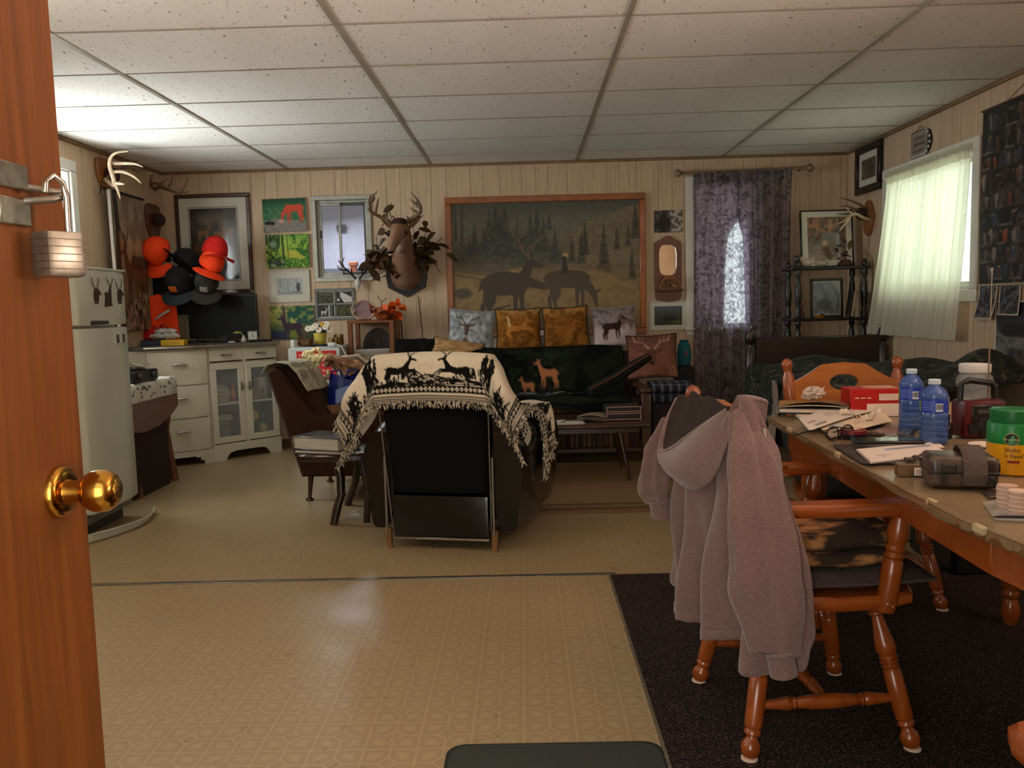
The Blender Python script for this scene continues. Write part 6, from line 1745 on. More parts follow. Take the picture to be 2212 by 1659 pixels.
t = mount('big white antlers on an oak plaque, high on the left wall', 'left', 6.06, 2.03, .25, .23, m_plaque)
MB().ball((0, -.06, .11), (.055, .055, .06)).build('velvet_cap', mat('brown_velvet', (58, 36, 26), None, .95), t)
Y1 = 5.80
main = px_list([(228, 388), (246, 400), (245, 385), (237, 360), (239, 341), (252, 330), (277, 327)], [5.98, 5.86, 5.8, 5.78, 5.76, 5.75, 5.75])
add_antlers(t, [[main, px_list([(238, 353), (262, 353), (290, 354), (309, 361)], Y1), px_list([(244, 372), (264, 371), (288, 381), (305, 396)], Y1), px_list([(250, 396), (260, 397), (269, 398)], Y1), px_list([(246, 392), (254, 410), (260, 430)], Y1)]], .016, m_antler)
add_antlers(t, [[px_list([(230, 386), (248, 372), (268, 362), (300, 364), (318, 370)], [5.98, 6.05, 6.15, 6.2, 6.25]), px_list([(285, 363), (300, 372), (338, 374)], 6.2), px_list([(262, 363), (280, 352), (300, 347)], 6.2)]], .014, m_antler_d)
t = mount('brown antlers on a red-brown shield plaque in the left corner', 'left', 6.80, 1.70, .25, .33, m_plaque_d)
MB().ball((0, -.06, .20), (.05, .05, .055)).build('velvet_cap', MATS['brown_velvet'], t)
add_antlers(t, [[px_list([(335, 410), (345, 404), (362, 410), (385, 416), (408, 414)], [6.72, 6.68, 6.62, 6.58, 6.55]), px_list([(361, 410), (368, 396), (374, 379)], 6.62), px_list([(390, 415), (400, 400), (408, 384)], 6.57)],
                [px_list([(333, 408), (325, 399), (335, 396), (365, 406), (392, 420)], [6.72, 6.6, 6.5, 6.45, 6.42]), px_list([(325, 399), (326, 385), (332, 370)], 6.6), px_list([(345, 400), (356, 390), (366, 386)], 6.5)]], .013, m_antler_d)
t = mount('pale antlers on a honey oak plaque beside the right window', 'right', 6.56, 1.60, .17, .27, m_plaque, 'oval')
MB().ball((0, -.06, .17), (.04, .05, .05)).build('velvet_cap', MATS['brown_velvet'], t)
add_antlers(t, [[px_list([(1882, 476), (1864, 470), (1846, 462), (1828, 474), (1810, 484)], [6.52, 6.45, 6.42, 6.4, 6.4]), px_list([(1846, 462), (1836, 458), (1828, 448)], 6.42), px_list([(1836, 470), (1820, 490), (1812, 500)], 6.4)]], .013, m_antler)
add_antlers(t, [[px_list([(1880, 470), (1866, 448), (1842, 435), (1815, 427)], [6.52, 6.55, 6.58, 6.6]), px_list([(1866, 448), (1850, 452), (1832, 446), (1815, 445)], 6.56), px_list([(1852, 452), (1830, 462), (1808, 462)], 6.56)]], .011, m_antler_d)

# ---- shoulder mount of a buck
m_fur = bpy.data.materials.new('deer_fur'); N = NT(m_fur)
sp = N.new('ShaderNodeSeparateXYZ'); N.link(N.coord(), sp.inputs[0])
n1 = N.noise(N.coord((60, 60, 14)), 5, 4); n2 = N.noise(N.coord(), 12, 3)
c = N.ramp(n1, [(.3, lin((126, 90, 66))), (.7, lin((168, 128, 100)))])
c = N.mix(N.math('MULTIPLY', n2, .4), c, lin((104, 72, 52)))
N.link(c, N.b.inputs['Base Color']); N.b.inputs['Roughness'].default_value = .95; N.bump(n1, .5, .006)
m_fur_w = mat('white_throat_fur', (190, 166, 142), (160, 132, 108), .95, scale=30, bump=.3)
dm = thing('deer_head_mount', 'shoulder mounted antlered buck head on a black shield plaque', 'mounted deer head', (-.965, YB - .0008, 1.235))
OD = Vector((-.965, YB - .0008, 1.235))
sh = [(-.165, .41), (.165, .41), (.17, .16), (.155, .08), (.09, .045), (.0, .0), (-.09, .045), (-.155, .08), (-.17, .16)]
MB().prism(sh, .024, Matrix(((1, 0, 0, 0), (0, 0, 1, -.025), (0, 1, 0, 0), (0, 0, 0, 1))), .005).build('plaque', m_frame_bk, dm)
MB().bb((-.035, -.0275, .055), (.035, -.025, .078), .001).build('name_plate', mat('blue_plate', (96, 140, 160), None, .4, .4), dm)
SEC = [((-.965, 7.00, 1.42), .13, .15), ((-.962, 6.93, 1.445), .125, .145), ((-.955, 6.82, 1.525), .10, .115), ((-.945, 6.72, 1.61), .083, .098), ((-.935, 6.62, 1.69), .074, .088), ((-.93, 6.55, 1.745), .070, .076), ((-.932, 6.49, 1.755), .068, .064), ((-.94, 6.43, 1.72), .062, .056), ((-.952, 6.375, 1.668), .046, .047), ((-.964, 6.325, 1.618), .034, .038), ((-.973, 6.285, 1.58), .030, .032), ((-.978, 6.262, 1.56), .022, .022), ((-.979, 6.255, 1.553), .008, .008)]
cen = [Vector(s_[0]) - OD for s_ in SEC]
def neck(u, v):
    f = v * (len(SEC) - 1); i = min(int(f), len(SEC) - 2); w_ = f - i
    c_ = cen[i].lerp(cen[i + 1], w_); rx = lerp(SEC[i][1], SEC[i + 1][1], w_); rz_ = lerp(SEC[i][2], SEC[i + 1][2], w_)
    d_ = (cen[min(i + 2, len(cen) - 1)] - cen[max(i - 1, 0)]).normalized(); x_ = Vector((1, 0, 0)); x_ = (x_ - d_ * x_.dot(d_)).normalized(); z_ = x_.cross(d_)
    a_ = u * 2 * pi
    return c_ + x_ * math.cos(a_) * rx * (1 - .12 * max(0, -math.sin(a_))) + z_ * math.sin(a_) * rz_
MB().grid(neck, 28, 60, cu=True).build('head', m_fur, dm, angle=3)
MB().ball(Vector((-.979, 6.262, 1.563)) - OD, (.026, .016, .017)).build('nose', mat('wet_black', (14, 12, 12), None, .2), dm)
MB().ball(Vector((-.975, 6.285, 1.545)) - OD, (.022, .028, .012)).build('chin', m_fur_w, dm)
MB().ball(Vector((-.955, 6.60, 1.625)) - OD, (.045, .05, .05)).build('throat_patch', m_fur_w, dm)
MB().ball(Vector((-.932, 6.47, 1.80)) - OD, (.062, .06, .03)).build('crown_tuft', mat('dark_crown', (62, 40, 28), None, .95), dm)
for s_ in (-1, 1):
    MB().ball(Vector((-.945 + s_ * .062, 6.42, 1.715)) - OD, .016, 12, 8).build('eye', mat('wet_black', (14, 12, 12)), dm)
    b_ = Vector((-.93 + s_ * .065, 6.53, 1.775)) - OD; tp = b_ + Vector((s_ * .105, .03, .075))
    def ear(u, v, b_=b_, tp=tp, s_=s_):
        c_ = b_.lerp(tp, v); w_ = .032 * math.sin(min(1, v * .85 + .25) * pi) ** .8
        a_ = (u - .5) * 2
        return c_ + Vector((0, .022 * (abs(a_) ** 2) * -1, a_ * w_))
    MB().grid(ear, 12, 14).build('ear', m_fur, dm, angle=3, solid=.006)
def dpx(L, Y): return [atY(x, y, Y) for x, y in L]
add_antlers(dm, [[px_list([(872, 490), (887, 473), (903, 464), (909, 453), (904, 435), (887, 415)], [6.5, 6.47, 6.44, 6.42, 6.4, 6.4]), dpx([(901, 458), (894, 455), (886, 448)], 6.42), dpx([(904, 447), (897, 440), (886, 430)], 6.41), dpx([(880, 480), (881, 473), (880, 466)], 6.46), dpx([(907, 450), (902, 440), (898, 425)], 6.41)]], .015, m_antler_d)
add_antlers(dm, [[px_list([(850, 490), (838, 478), (822, 469), (802, 458), (797, 447), (802, 430), (815, 413)], [6.5, 6.48, 6.46, 6.43, 6.41, 6.4, 6.4]), dpx([(811, 460), (814, 446), (818, 428)], 6.42), dpx([(799, 450), (797, 438), (799, 424)], 6.4), dpx([(802, 436), (808, 428), (805, 418)], 6.4), dpx([(838, 478), (835, 470), (838, 462)], 6.47)]], .015, m_antler_d)

# ---- dried leaves round the mount
def leaf_mesh(name, L, W_):
    vs = []; fs = []
    for i in range(6):
        f = i / 5; w_ = W_ * math.sin(min(1, f * .96 + .04) * pi) ** .8
        for k in (-1, 0, 1): vs.append((k * w_, f * L, .12 * L * math.sin(f * 2.2) - .18 * abs(k) * w_ * -1))
    for i in range(5):
        for k in range(2): a_ = i * 3 + k; fs.append((a_, a_ + 1, a_ + 4, a_ + 3))
    me = bpy.data.meshes.new(name); me.from_pydata(vs, [], fs); me.polygons.foreach_set('use_smooth', [True] * len(fs)); return me
LM = []
for k, c_ in enumerate(((112, 66, 32), (84, 60, 30), (72, 40, 24), (96, 84, 46))):
    me = leaf_mesh('leaf', .085, .022); me.materials.append(mat('dry_leaf_%d' % k, c_, tuple(int(v * .7) for v in c_), .7, scale=20)); LM.append(me)
def leaves(t, pts, seed, sc=1.0, meshes=None):
    r = random.Random(seed)
    for p in pts:
        o = bpy.data.objects.new('leaf', (meshes or LM)[r.randrange(len(meshes or LM))]); put(o, t); o.location = p
        o.rotation_euler = (r.uniform(-1.2, 1.2), r.uniform(-1.2, 1.2), r.uniform(0, 6.28)); s_ = sc * r.uniform(.7, 1.35); o.scale = (s_, s_, s_)
def cluster(label, name, px, py, Y, rx, rz_, n_, seed, stems):
    q = atY(px, py, Y); t = thing(name, label, 'dried leaves', q)
    r = random.Random(seed)
    pts = [Vector((r.gauss(0, .45) * rx, r.uniform(-.06, .04), r.gauss(0, .5) * rz_)) for _ in range(n_)]
    for S_ in stems: MB().tube([Vector(p) for p in S_], .003, 5).build('stem', mat('leaf_stem', (66, 44, 28), None, .8), t)
    leaves(t, pts, seed + 1, 1.25)
    return t
cluster('dried leaf bunch left of the buck neck', 'leaf_bunch', 828, 562, 6.80, .13, .13, 48, 3, [((.08, .1, .0), (-.05, 0, .02), (-.16, 0, .05)), ((.06, .1, -.05), (-.02, 0, -.1), (-.1, 0, -.16)), ((.05, .1, .03), (-.04, 0, .08), (-.05, 0, .2))])
cluster('dried leaf bunch right of the buck neck', 'leaf_bunch', 918, 548, 6.86, .11, .16, 60, 9, [((-.06, .1, .0), (.05, 0, .05), (.14, 0, .12)), ((-.05, .1, -.04), (.06, 0, -.06), (.12, 0, -.16)), ((-.06, .1, .02), (0, 0, .12), (.02, 0, .2))])
q = atY(848, 500, 6.62); t = thing('leaf_sprig', 'sprig of round brown leaves standing between the antlers', 'dried leaves', q)
MB().tube([Vector((.02, .2, -.1)), Vector((.0, .06, .05)), Vector((-.02, 0, .16)), Vector((.0, 0, .22))], .003, 5).build('stem', MATS['leaf_stem'], t)
leaves(t, [(-.04, 0, -.03), (.03, 0, .08), (-.02, 0, .1), (.0, 0, .18), (.02, 0, .2), (-.06, 0, .02), (-.05, .0, .07)], 5, 1.1)
MB().tube([atY(903, 640, YB - .01) - OD, atY(908, 680, YB - .01) - OD, atY(912, 715, YB - .01) - OD, atY(913, 760, YB - .01) - OD], .003, 5).build('lamp_cord', m_capblk, dm)
# small skull ornament on the window frame
q = atY(773, 608, YB - .06)
t = thing('skull_ornament', 'small black and white deer skull hanging on the aluminium window', 'ornament', q)
t.scale = (1.35, 1.35, 1.35)
MB().lathe((0, .0, .01), (0, -.03, -.055), [(0, .012), (.15, .022), (.4, .02), (.7, .011), (1, .006)], 12).build('skull', mat('bone_white', (226, 222, 212), (170, 164, 154), .5, scale=40), t)
for s_ in (-1, 1): MB().ball((s_ * .013, -.018, -.008), .006, 8, 6).build('eye_socket', m_capblk, t)
a_ = MB(); tubes(a_, Vector((0, 0, 0)), [[(s_ * .01, 0, .015), (s_ * .05, -.01, .06), (s_ * .085, -.02, .10), (s_ * .07, -.03, .15)] for s_ in (-1, 1)] + [[(s_ * .06, -.012, .068), (s_ * .10, -.02, .075), (s_ * .12, -.02, .10)] for s_ in (-1, 1)] + [[(s_ * .035, -.006, .045), (s_ * .03, -.03, .08)] for s_ in (-1, 1)] + [[(s_ * .08, -.02, .095), (s_ * .11, -.02, .13)] for s_ in (-1, 1)], .006); a_.build('antlers', mat('black_antler', (34, 32, 30), None, .4), t)
MB().tube([(0, .0, .0), (0, .05, .01)], .004, 6).build('hook', m_steel, t)

# ---- poster of two deer hanging from a bracket on the left wall
c = Cv(90, 150, (140, 116, 92), 80); c.grad([(0, (150, 134, 116)), (.35, (168, 142, 114)), (.6, (140, 106, 74)), (1, (120, 90, 62))]); c.mottle((110, 86, 64), 8, .5, .2, .6)
c.line([(.14, 0), (.13, .5), (.16, 1)], .05, .06, (40, 34, 30)); c.mottle((70, 62, 54), 30, .55, .1, .7, area=c.box(.06, 0, .22, 1)); c.poly([(.16, .26), (.26, .33), (.30, .44), (.2, .42)], (150, 92, 40), .9)
c.deer(.62, .56, .34, (92, 56, 32), 'stand', -1, True, (60, 42, 30)); c.deer(.80, .60, .28, (110, 70, 40), 'stand', -1, False); c.rect(.56, .44, 1, .54, (34, 26, 22), .5)
c.mottle((40, 30, 24), 16, .5, .1, .8, area=c.box(0, .78, 1, 1)); c.mottle((170, 150, 126), 24, .64, .06, .7, area=c.box(0, .72, 1, 1))
t = thing('deer_poster', 'hanging poster of two deer beside a tree on the left wall', 'poster', (XL + .03, 6.27, 1.03), RZ['left'])
sheet('print', c, lambda u, v: Vector(((u - .5) * .62 + .02 * v, -.01 - .05 * (1 - u) ** 3 - .008 * math.sin(v * 6), 1.0 - v * 1.0)), 90, 130, PM, t, solid=.0015)
MB().grid(lambda u, v: Vector((-.31 - .018 * math.sin(u * 2.2) + .02 * v, -.06 + .02 * (1 - math.cos(u * 2.2)) * .6, 1.0 - v)), 8, 20).build('curled_edge', mat('white_poster_back', (220, 216, 208), None, .6), t, angle=2, solid=.001)
MB().tube([(-.32, -.04, 1.005), (.32, -.012, 1.005)], .008, 8).build('rod', m_capblk, t)
MB().tube([(-.32, -.04, 1.005), (-.40, -.04, 1.005), (-.41, -.04, .96)], .005, 6).build('bracket', m_capblk, t)
# ================================================================ CURTAINS
def lace_mat(name, c1, c2, a_lo, a_hi, transl, sc=22):
    m = bpy.data.materials.new(name); N = NT(m)
    v = N.coord(); n1 = N.noise(v, sc, 4, .6, 1.5); n2 = N.noise(N.coord((60, 60, 60)), 4, 2)
    c = N.ramp(n1, [(.4, lin(c1)), (.6, lin(c2))])
    N.link(c, N.b.inputs['Base Color']); N.b.inputs['Roughness'].default_value = .95; N.b.inputs['Specular IOR Level'].default_value = .1
    t = N.new('ShaderNodeBsdfTranslucent'); N.link(c, t.inputs[0])
    mx = N.new('ShaderNodeMixShader'); mx.inputs[0].default_value = transl
    N.link(N.b.outputs[0], mx.inputs[1]); N.link(t.outputs[0], mx.inputs[2])
    tr = N.new('ShaderNodeBsdfTransparent'); m2 = N.new('ShaderNodeMixShader')
    f = N.ramp(n1, [(.42, a_lo), (.58, a_hi)])
    N.link(f, m2.inputs[0]); N.link(tr.outputs[0], m2.inputs[1]); N.link(mx.outputs[0], m2.inputs[2]); N.link(m2.outputs[0], N.out.inputs[0])
    return m


m_lace = lace_mat('purple_lace', (172, 160, 168), (104, 92, 99), .62, .90, .55, 20)
m_white_sheer = lace_mat('white_sheer', (232, 230, 214), (224, 222, 204), .90, .97, .62, 60)
m_drape = mat('brown_inner_drape', (128, 108, 106), (104, 86, 86), .95, transl=.6, scale=14)
cr_ = thing('curtain_rod', 'pale curtain rod with round finials above the purple curtain', 'curtain rod', (1.80, YB - .075, 2.175))
MB().tube([(-.50, 0, -.004), (.50, 0, .010)], .011, 10).build('rod', mat('pale_rod_metal', (150, 130, 100), None, .4, .4), cr_)
for s_ in (-1, 1):
    MB().lathe((s_ * .49, 0, .003 + s_ * .006), (s_ * .56, 0, .003 + s_ * .007), [(0, .012), (.15, .02), (.2, .012), (.4, .03), (.7, .034), (.9, .02), (1, .004)], 14).build('finial', MATS['pale_rod_metal'], cr_)
    MB().tube([(s_ * .46, 0, .0), (s_ * .46, .074, .0)], .007, 8).build('bracket', MATS['pale_rod_metal'], cr_)
pc_ = thing('purple_curtain', 'sheer purple patterned curtain hanging full length at the back', 'curtain', (1.785, YB - .075, 0))
def purple(u, v):
    z = lerp(2.165 + u * .018, .10, v); x = lerp(-.395, .395, u)
    k = .026 * math.sin(u * 2 * pi * 7 + .5 * math.sin(3 * v)) * min(1, .35 + v * 2) + .008 * math.sin(u * 2 * pi * 17 + 2 * v)
    return Vector((x + .006 * math.sin(v * 5 + u * 9), k, z))
MB().grid(purple, 150, 40).build('cloth', m_lace, pc_, angle=3)
MB().grid(lambda u, v: purple(u, v * .02) + Vector((0, -.014 if u else -.014, .006 - v * .05)), 150, 4).build('header', m_lace, pc_, angle=3)
ti = thing('inner_drapes', 'brown tied-back drape close to the glass behind the purple curtain', 'drape', (1.66, YB - .028, .93))
x0, x1 = 1.41 - 1.66, 1.93 - 1.66
for nm, xa, fn in (('left_panel', x0, lambda z: interp(z, [0, .55, .72, .80, .86, 1.17], [-.015, .0, .02, .06, .10, .12])), ('right_panel', x1, lambda z: interp(z, [0, .5, .72, .80, .86, 1.17], [.165, .15, .14, .12, .10, .10]))):
    MB().grid(lambda u, v, xa=xa, fn=fn: Vector((lerp(xa, fn(v * 1.165), u), .008 * math.sin(u * 22), v * 1.165)), 30, 30).build(nm, m_drape, ti, angle=3)
MB().tube([(x0, 0, 1.165), (x1, 0, 1.165)], .006, 8).build('rod', m_steel, ti)
# white pair at the right window
for nm, lab, ya, yb_, yta, ytb, sd in (('white_curtain', 'white sheer curtain, far half of the right window', 6.40, 5.78, 6.20, 5.70, 1), ('white_curtain', 'white sheer curtain, near half of the right window', 5.76, 5.095, 5.68, 5.062, 2)):
    t = thing(nm, lab, 'curtain', (XR - .045, (ya + yb_) / 2, .865), 0, 'white window curtains')
    ym = (ya + yb_) / 2
    def wc(u, v, ya=ya, yb_=yb_, yta=yta, ytb=ytb, ym=ym, sd=sd):
        z = lerp(2.005, .865, v) - .865; w_ = min(1, max(0, (v - .05) / .95)) ** 1.3
        y = lerp(lerp(yta, ytb, u), lerp(ya, yb_, u), w_)
        k = .016 * math.sin(u * 2 * pi * 5 + sd + .6 * v) * min(1, .4 + v) + .006 * math.sin(u * 2 * pi * 13 + sd)
        if v < .08: k += .006 * math.sin(u * 2 * pi * 24)
        return Vector((.018 * (1 - v) - .040 * v + k * .9 - .005, y - ym, z))
    MB().grid(wc, 90, 46).build('cloth', m_white_sheer, t, angle=3)
    MB().grid(lambda u, v: wc(u, .955 + v * .045) + Vector((-.002, 0, 0)), 90, 4).build('hem', m_white_sheer, t, angle=3)
    MB().grid(lambda u, v: wc(u, v * .07) + Vector((-.008 - .004 * math.sin(u * 150), 0, .018 - v * .01)), 120, 5).build('ruffled_header', m_white_sheer, t, angle=3)
t = thing('tension_rod', 'thin white tension rod inside the right window casing', 'curtain rod', (XR - .032, 5.65, 1.985))
MB().tube([(0, -.575, 0), (0, .585, 0)], .008, 8).build('rod', m_white_trim, t)
for s_ in (-1, 1): MB().lathe((0, s_ * .57, 0), (0, s_ * .585, 0), [(0, .011), (1, .013)], 12).build('end_cap', m_white_trim, t)

# ================================================================ BED AND CORNER SHELF
m_bedwood = wood('dark_bed_wood', (52, 30, 20), (34, 20, 14), .4, .2)
bd = thing('bed', 'dark wooden bed along the right wall with ball-topped posts', 'bed', (2.13, 5.2, 0))
for y, x_ in ((.95, (-.49, .47)), (-.95, (-.47, .47))):
    for x in x_:
        hgt = .93 if y > 0 else .62
        MB().lathe((x, y, 0), (x, y, hgt), [(0, .03), (.1, .034), (.5, .03), (.6, .038), (.84, .036), (.86, .022), (.875, .022), (.89, .036), (.94, .042), (.985, .028), (1, .004)], 16).build('post', m_bedwood, bd)
    MB().bb((-.46, y - .015, .30), (.46, y + .015, .865 if y > 0 else .5), .01).build('headboard' if y > 0 else 'footboard', m_bedwood, bd)
for x in (-.475, .455): MB().bb((x - .012, -.93, .22), (x + .012, .93, .36), .006).build('side_rail', m_bedwood, bd)
MB().bb((-.455, -.92, .26), (.44, .92, .50), .03, 2).build('mattress', mat('mattress_ticking', (120, 112, 100), None, .9), bd)
m_duvet = bpy.data.materials.new('dark_green_camo_quilt'); N = NT(m_duvet)
n1 = N.noise(N.coord(), 20, 4, .6, 1.2); n2 = N.noise(N.coord(), 55, 3)
c = N.ramp(n1, [(.38, lin((14, 18, 15))), (.5, lin((28, 36, 28))), (.58, lin((58, 62, 48))), (.66, lin((104, 92, 74)))])
c = N.mix(N.math('MULTIPLY', n2, .5), c, lin((12, 15, 13))); N.link(c, N.b.inputs['Base Color']); N.b.inputs['Roughness'].default_value = .95; N.bump(n2, .4, .006)
dv = thing('camo_quilt', 'dark green camouflage quilt heaped over the bed', 'quilt', (2.13, 5.2, .50))
def quilt(u, v):
    x = lerp(-.50, .475, u); y = lerp(-.90, .88, v)
    z = .15 + .07 * math.exp(-((x - .0) / .3) ** 2 - ((y - .55) / .22) ** 2) + .10 * math.exp(-((x - .28) / .2) ** 2 - ((y + .1) / .35) ** 2) + .17 * math.exp(-((x - .36) / .16) ** 2 - ((y + .66) / .22) ** 2) + .06 * math.exp(-((x + .2) / .25) ** 2 - ((y + .45) / .3) ** 2)
    z += .012 * math.sin(9 * x + 4 * y) + .010 * math.sin(13 * y - 5 * x) + .008 * math.sin(23 * x + 17 * y)
    if u < .16:
        k = 1 - u / .16; return Vector((-.50 + .02 * math.sin(y * 12) - .025 * math.sin(k * 3), y, z * (1 - k) - .30 * k))
    return Vector((lerp(-.50, .475, (u - .16) / .84), y, z))
MB().grid(quilt, 70, 90).build('cover', m_duvet, dv, angle=3, solid=.02)
MB().tube([quilt(0, k / 40) for k in range(41)], .01, 6).build('edge', m_duvet, dv)
t = thing('white_envelope', 'white paper lying on the far end of the camouflage quilt', 'paper', (1.82, 5.95, .62), .3)
MB().grid(lambda u, v: Vector(((u - .5) * .16, (v - .5) * .12, .02 + .02 * u)), 6, 5).build('sheet', MATS['white_paper'], t, solid=.002)
MB().grid(lambda u, v: Vector(((u - .5) * .15, (v - .5) * .1 - .02, .026 + .02 * u)), 6, 5).build('under_sheet', MATS['white_paper'], t, solid=.002)
t = thing('hanging_towel', 'pale cloth hanging off the near side of the bed', 'towel', (1.605, 5.40, .0))
MB().grid(lambda u, v: Vector((-.012 + .01 * math.sin(v * 7), (u - .5) * (.10 + .10 * v) + .05 * v, .62 - .58 * v)), 10, 24).build('cloth', mat('pale_towel', (150, 130, 116), None, .95), t, angle=3, solid=.006)
MB().tube([(-.012, -.05, .61), (-.012, .05, .61)], .006, 6).build('hem', MATS['pale_towel'], t)

m_ebony = mat('black_turned_wood', (18, 15, 15), (12, 10, 10), .35, coat=.2)
cs = thing('corner_shelf', 'black three-tier shelf with turned posts in the right corner', 'shelf', (2.34, 6.60, 0))
for z in (.28, .66, .965, 1.355): MB().bb((-.30, -.15, z), (.29, .15, z + .02), .006).build('shelf_board', m_ebony, cs)
for x in (-.25, .25):
    for y in (-.12, .12):
        for za, zb in ((0, .28), (.30, .66), (.68, .965), (.985, 1.355)):
            MB().lathe((x, y, za), (x, y, zb), [(0, .018), (.1, .024), (.18, .014), (.3, .022), (.5, .026), (.7, .020), (.82, .012), (.9, .024), (1, .018)], 12).build('post', m_ebony, cs)
        MB().lathe((x, y, 1.375), (x, y, 1.43), [(0, .014), (.4, .02), (.8, .014), (1, .003)], 12).build('finial', m_ebony, cs)
c = Cv(60, 70, (150, 110, 80), 90); c.grad([(0, (150, 110, 80)), (.4, (180, 120, 80)), (.5, (90, 70, 60)), (.7, (120, 88, 66)), (1, (140, 104, 76))]); c.mottle((96, 82, 70), 7, .5, .15, .8, area=c.box(.3, .05, .9, .75)); c.mottle((70, 56, 48), 10, .55, .1, .7); c.deer(.5, .62, .4, (100, 66, 44), 'stand', -1, False); c.ell(.45, .6, .07, .07, (190, 140, 100), .9, .4)
def standing_frame(name, label, px0, px1, pyt, Y, z0, fw, mw, fm, cv_, lean=.12):
    a_ = atY(px0, pyt, Y); b_ = atY(px1, pyt, Y); w_ = b_.x - a_.x; h_ = a_.z - z0
    t = thing(name, label, 'picture', ((a_.x + b_.x) / 2, Y, z0)); R = Matrix.Rotation(-lean, 4, 'X')
    mb = rect_frame(MB(), -w_ / 2, w_ / 2, 0, h_, fw, -.012, .012)
    for v_ in mb.bm.verts: v_.co = R @ v_.co
    mb.build('frame', fm, t)
    mb = MB().bb((-w_ / 2 + fw, -.002, fw), (w_ / 2 - fw, .006, h_ - fw))
    for v_ in mb.bm.verts: v_.co = R @ v_.co
    mb.build('mat_board', m_matbd, t, False)
    i = fw + mw; g = flat((-w_ / 2 + i, -.003, h_ - i), (w_ / 2 - i, -.003, h_ - i), (-w_ / 2 + i, -.003, i))
    sheet('print', cv_, lambda u, v: R @ g(u, v), 50, 58, PG, t)
    return t
standing_frame('wildlife_print', 'thin black framed brown wildlife print leaning on the corner shelf', 1732, 1846, 453, 6.66, 1.376, .010, .045, m_frame_bk, c)
c = Cv(40, 50, (110, 112, 124), 91); c.mottle((70, 72, 82), 6, .5, .15, .8); c.ell(.4, .7, .25, .18, (40, 42, 46), .9, .4); c.poly([(.7, 0), (1, 0), (1, .35)], (150, 150, 160))
standing_frame('dark_photo', 'dark framed photo on the second tier of the corner shelf', 1752, 1822, 602, 6.60, .986, .020, .006, m_frame_bk, c, .06)
t = thing('white_hen', 'white ceramic hen on top of the corner shelf', 'ornament', (2.16, 6.50, 1.376))
MB().ball((0, 0, .032), (.045, .025, .03)).ball((-.04, 0, .06), (.016, .014, .02)).tube([(.03, 0, .04), (.06, 0, .075)], [.016, .008], 8).build('body', mat('cream_ceramic', (190, 172, 150), None, .3), t)
MB().ball((-.05, 0, .075), (.012, .006, .012)).build('comb', mat('red_tag', (170, 40, 34)), t)
t = thing('white_duck', 'pale ceramic duck beside the white hen', 'ornament', (2.27, 6.50, 1.376))
MB().ball((0, 0, .025), (.05, .025, .025)).ball((.04, 0, .05), (.014, .013, .015)).build('body', mat('pale_ceramic', (168, 152, 132), None, .35), t)
MB().tube([(.05, 0, .05), (.065, 0, .047)], [.005, .003], 6).build('bill', mat('yellow_lid', (206, 160, 34)), t)
t = thing('dried_arrangement', 'dark dried leaf ornament on the right of the corner shelf top', 'ornament', (2.46, 6.52, 1.376))
MB().lathe((0, 0, 0), (0, 0, .05), [(0, .05), (.3, .06), (1, .03)], 14).build('pot', mat('brown_pot', (80, 52, 36), None, .6), t)
leaves(t, [Vector((random.Random(k).uniform(-.06, .06), random.Random(k + 50).uniform(-.02, .02), .04 + .014 * k)) for k in range(11)], 12, .9)
t = thing('dark_figurine', 'dark brown carved figure at the left of the corner shelf top', 'ornament', (2.085, 6.50, 1.376))
MB().lathe((0, 0, 0), (0, 0, .09), [(0, .035), (.3, .03), (.5, .02), (.75, .025), (.95, .018), (1, .004)], 12).build('body', m_bedwood, t)
MB().ball((.012, -.012, .075), .012).build('face', MATS['brown_pot'], t)
t = thing('leaning_book', 'pale spined book leaning on the second tier of the corner shelf', 'book', (2.50, 6.50, .986))
R_ = Matrix.Rotation(.14, 3, 'Y')
MB().box((0, 0, .105), (.022, .12, .20), .002, rot=R_).build('cover', m_ebony, t)
MB().box((-.002, -.061, .105), (.016, .003, .196), rot=R_).build('spine', mat('pale_spine', (170, 140, 110), None, .6), t)
t = thing('flower_posy', 'small bunch of dim yellow flowers on the second shelf tier', 'flowers', (2.13, 6.52, .986))
MB().lathe((0, 0, 0), (0, 0, .05), [(0, .02), (.5, .026), (1, .018)], 12).build('vase', MATS['brown_pot'], t)
for k in range(6):
    r_ = random.Random(k + 3); p_ = Vector((r_.uniform(-.05, .05), r_.uniform(-.02, .02), .07 + .02 * k)); MB().ball(p_, (.016, .012, .014), 8, 6).build('bloom', mat('dim_bloom_%d' % (k % 2), (150, 110, 60) if k % 2 else (120, 92, 70), None, .9), t)
    MB().tube([(0, 0, .04), p_], .002, 5).build('stem', MATS['leaf_stem'], t)
t = thing('yellow_dish', 'little yellow dish on the second shelf tier', 'dish', (2.25, 6.47, .986))
MB().lathe((0, 0, 0), (0, 0, .02), [(0, .03), (1, .045), (.9, .04)], 18).build('bowl', mat('dull_yellow', (170, 110, 24), None, .4), t)
MB().ball((.02, 0, .02), (.02, .02, .012)).build('sweets', MATS['brown_pot'], t)
for k in range(8):
    r_ = random.Random(k + 30); o = MB().lathe((0, 0, 0), (0, 0, .06 + .08 * r_.random()), [(0, .02), (.4, .026), (.8, .012), (1, .016)], 10).build('figurine', mat('trinket_%d' % (k % 3), ((120, 112, 104), (60, 70, 66), (150, 140, 124))[k % 3], None, .4))
    o.location = (2.14 + .05 * k, 6.50 + .04 * (k % 2), .681); tag(o, 'dim pale trinket on the third tier of the corner shelf', 'ornament', 'trinkets on the third shelf tier')

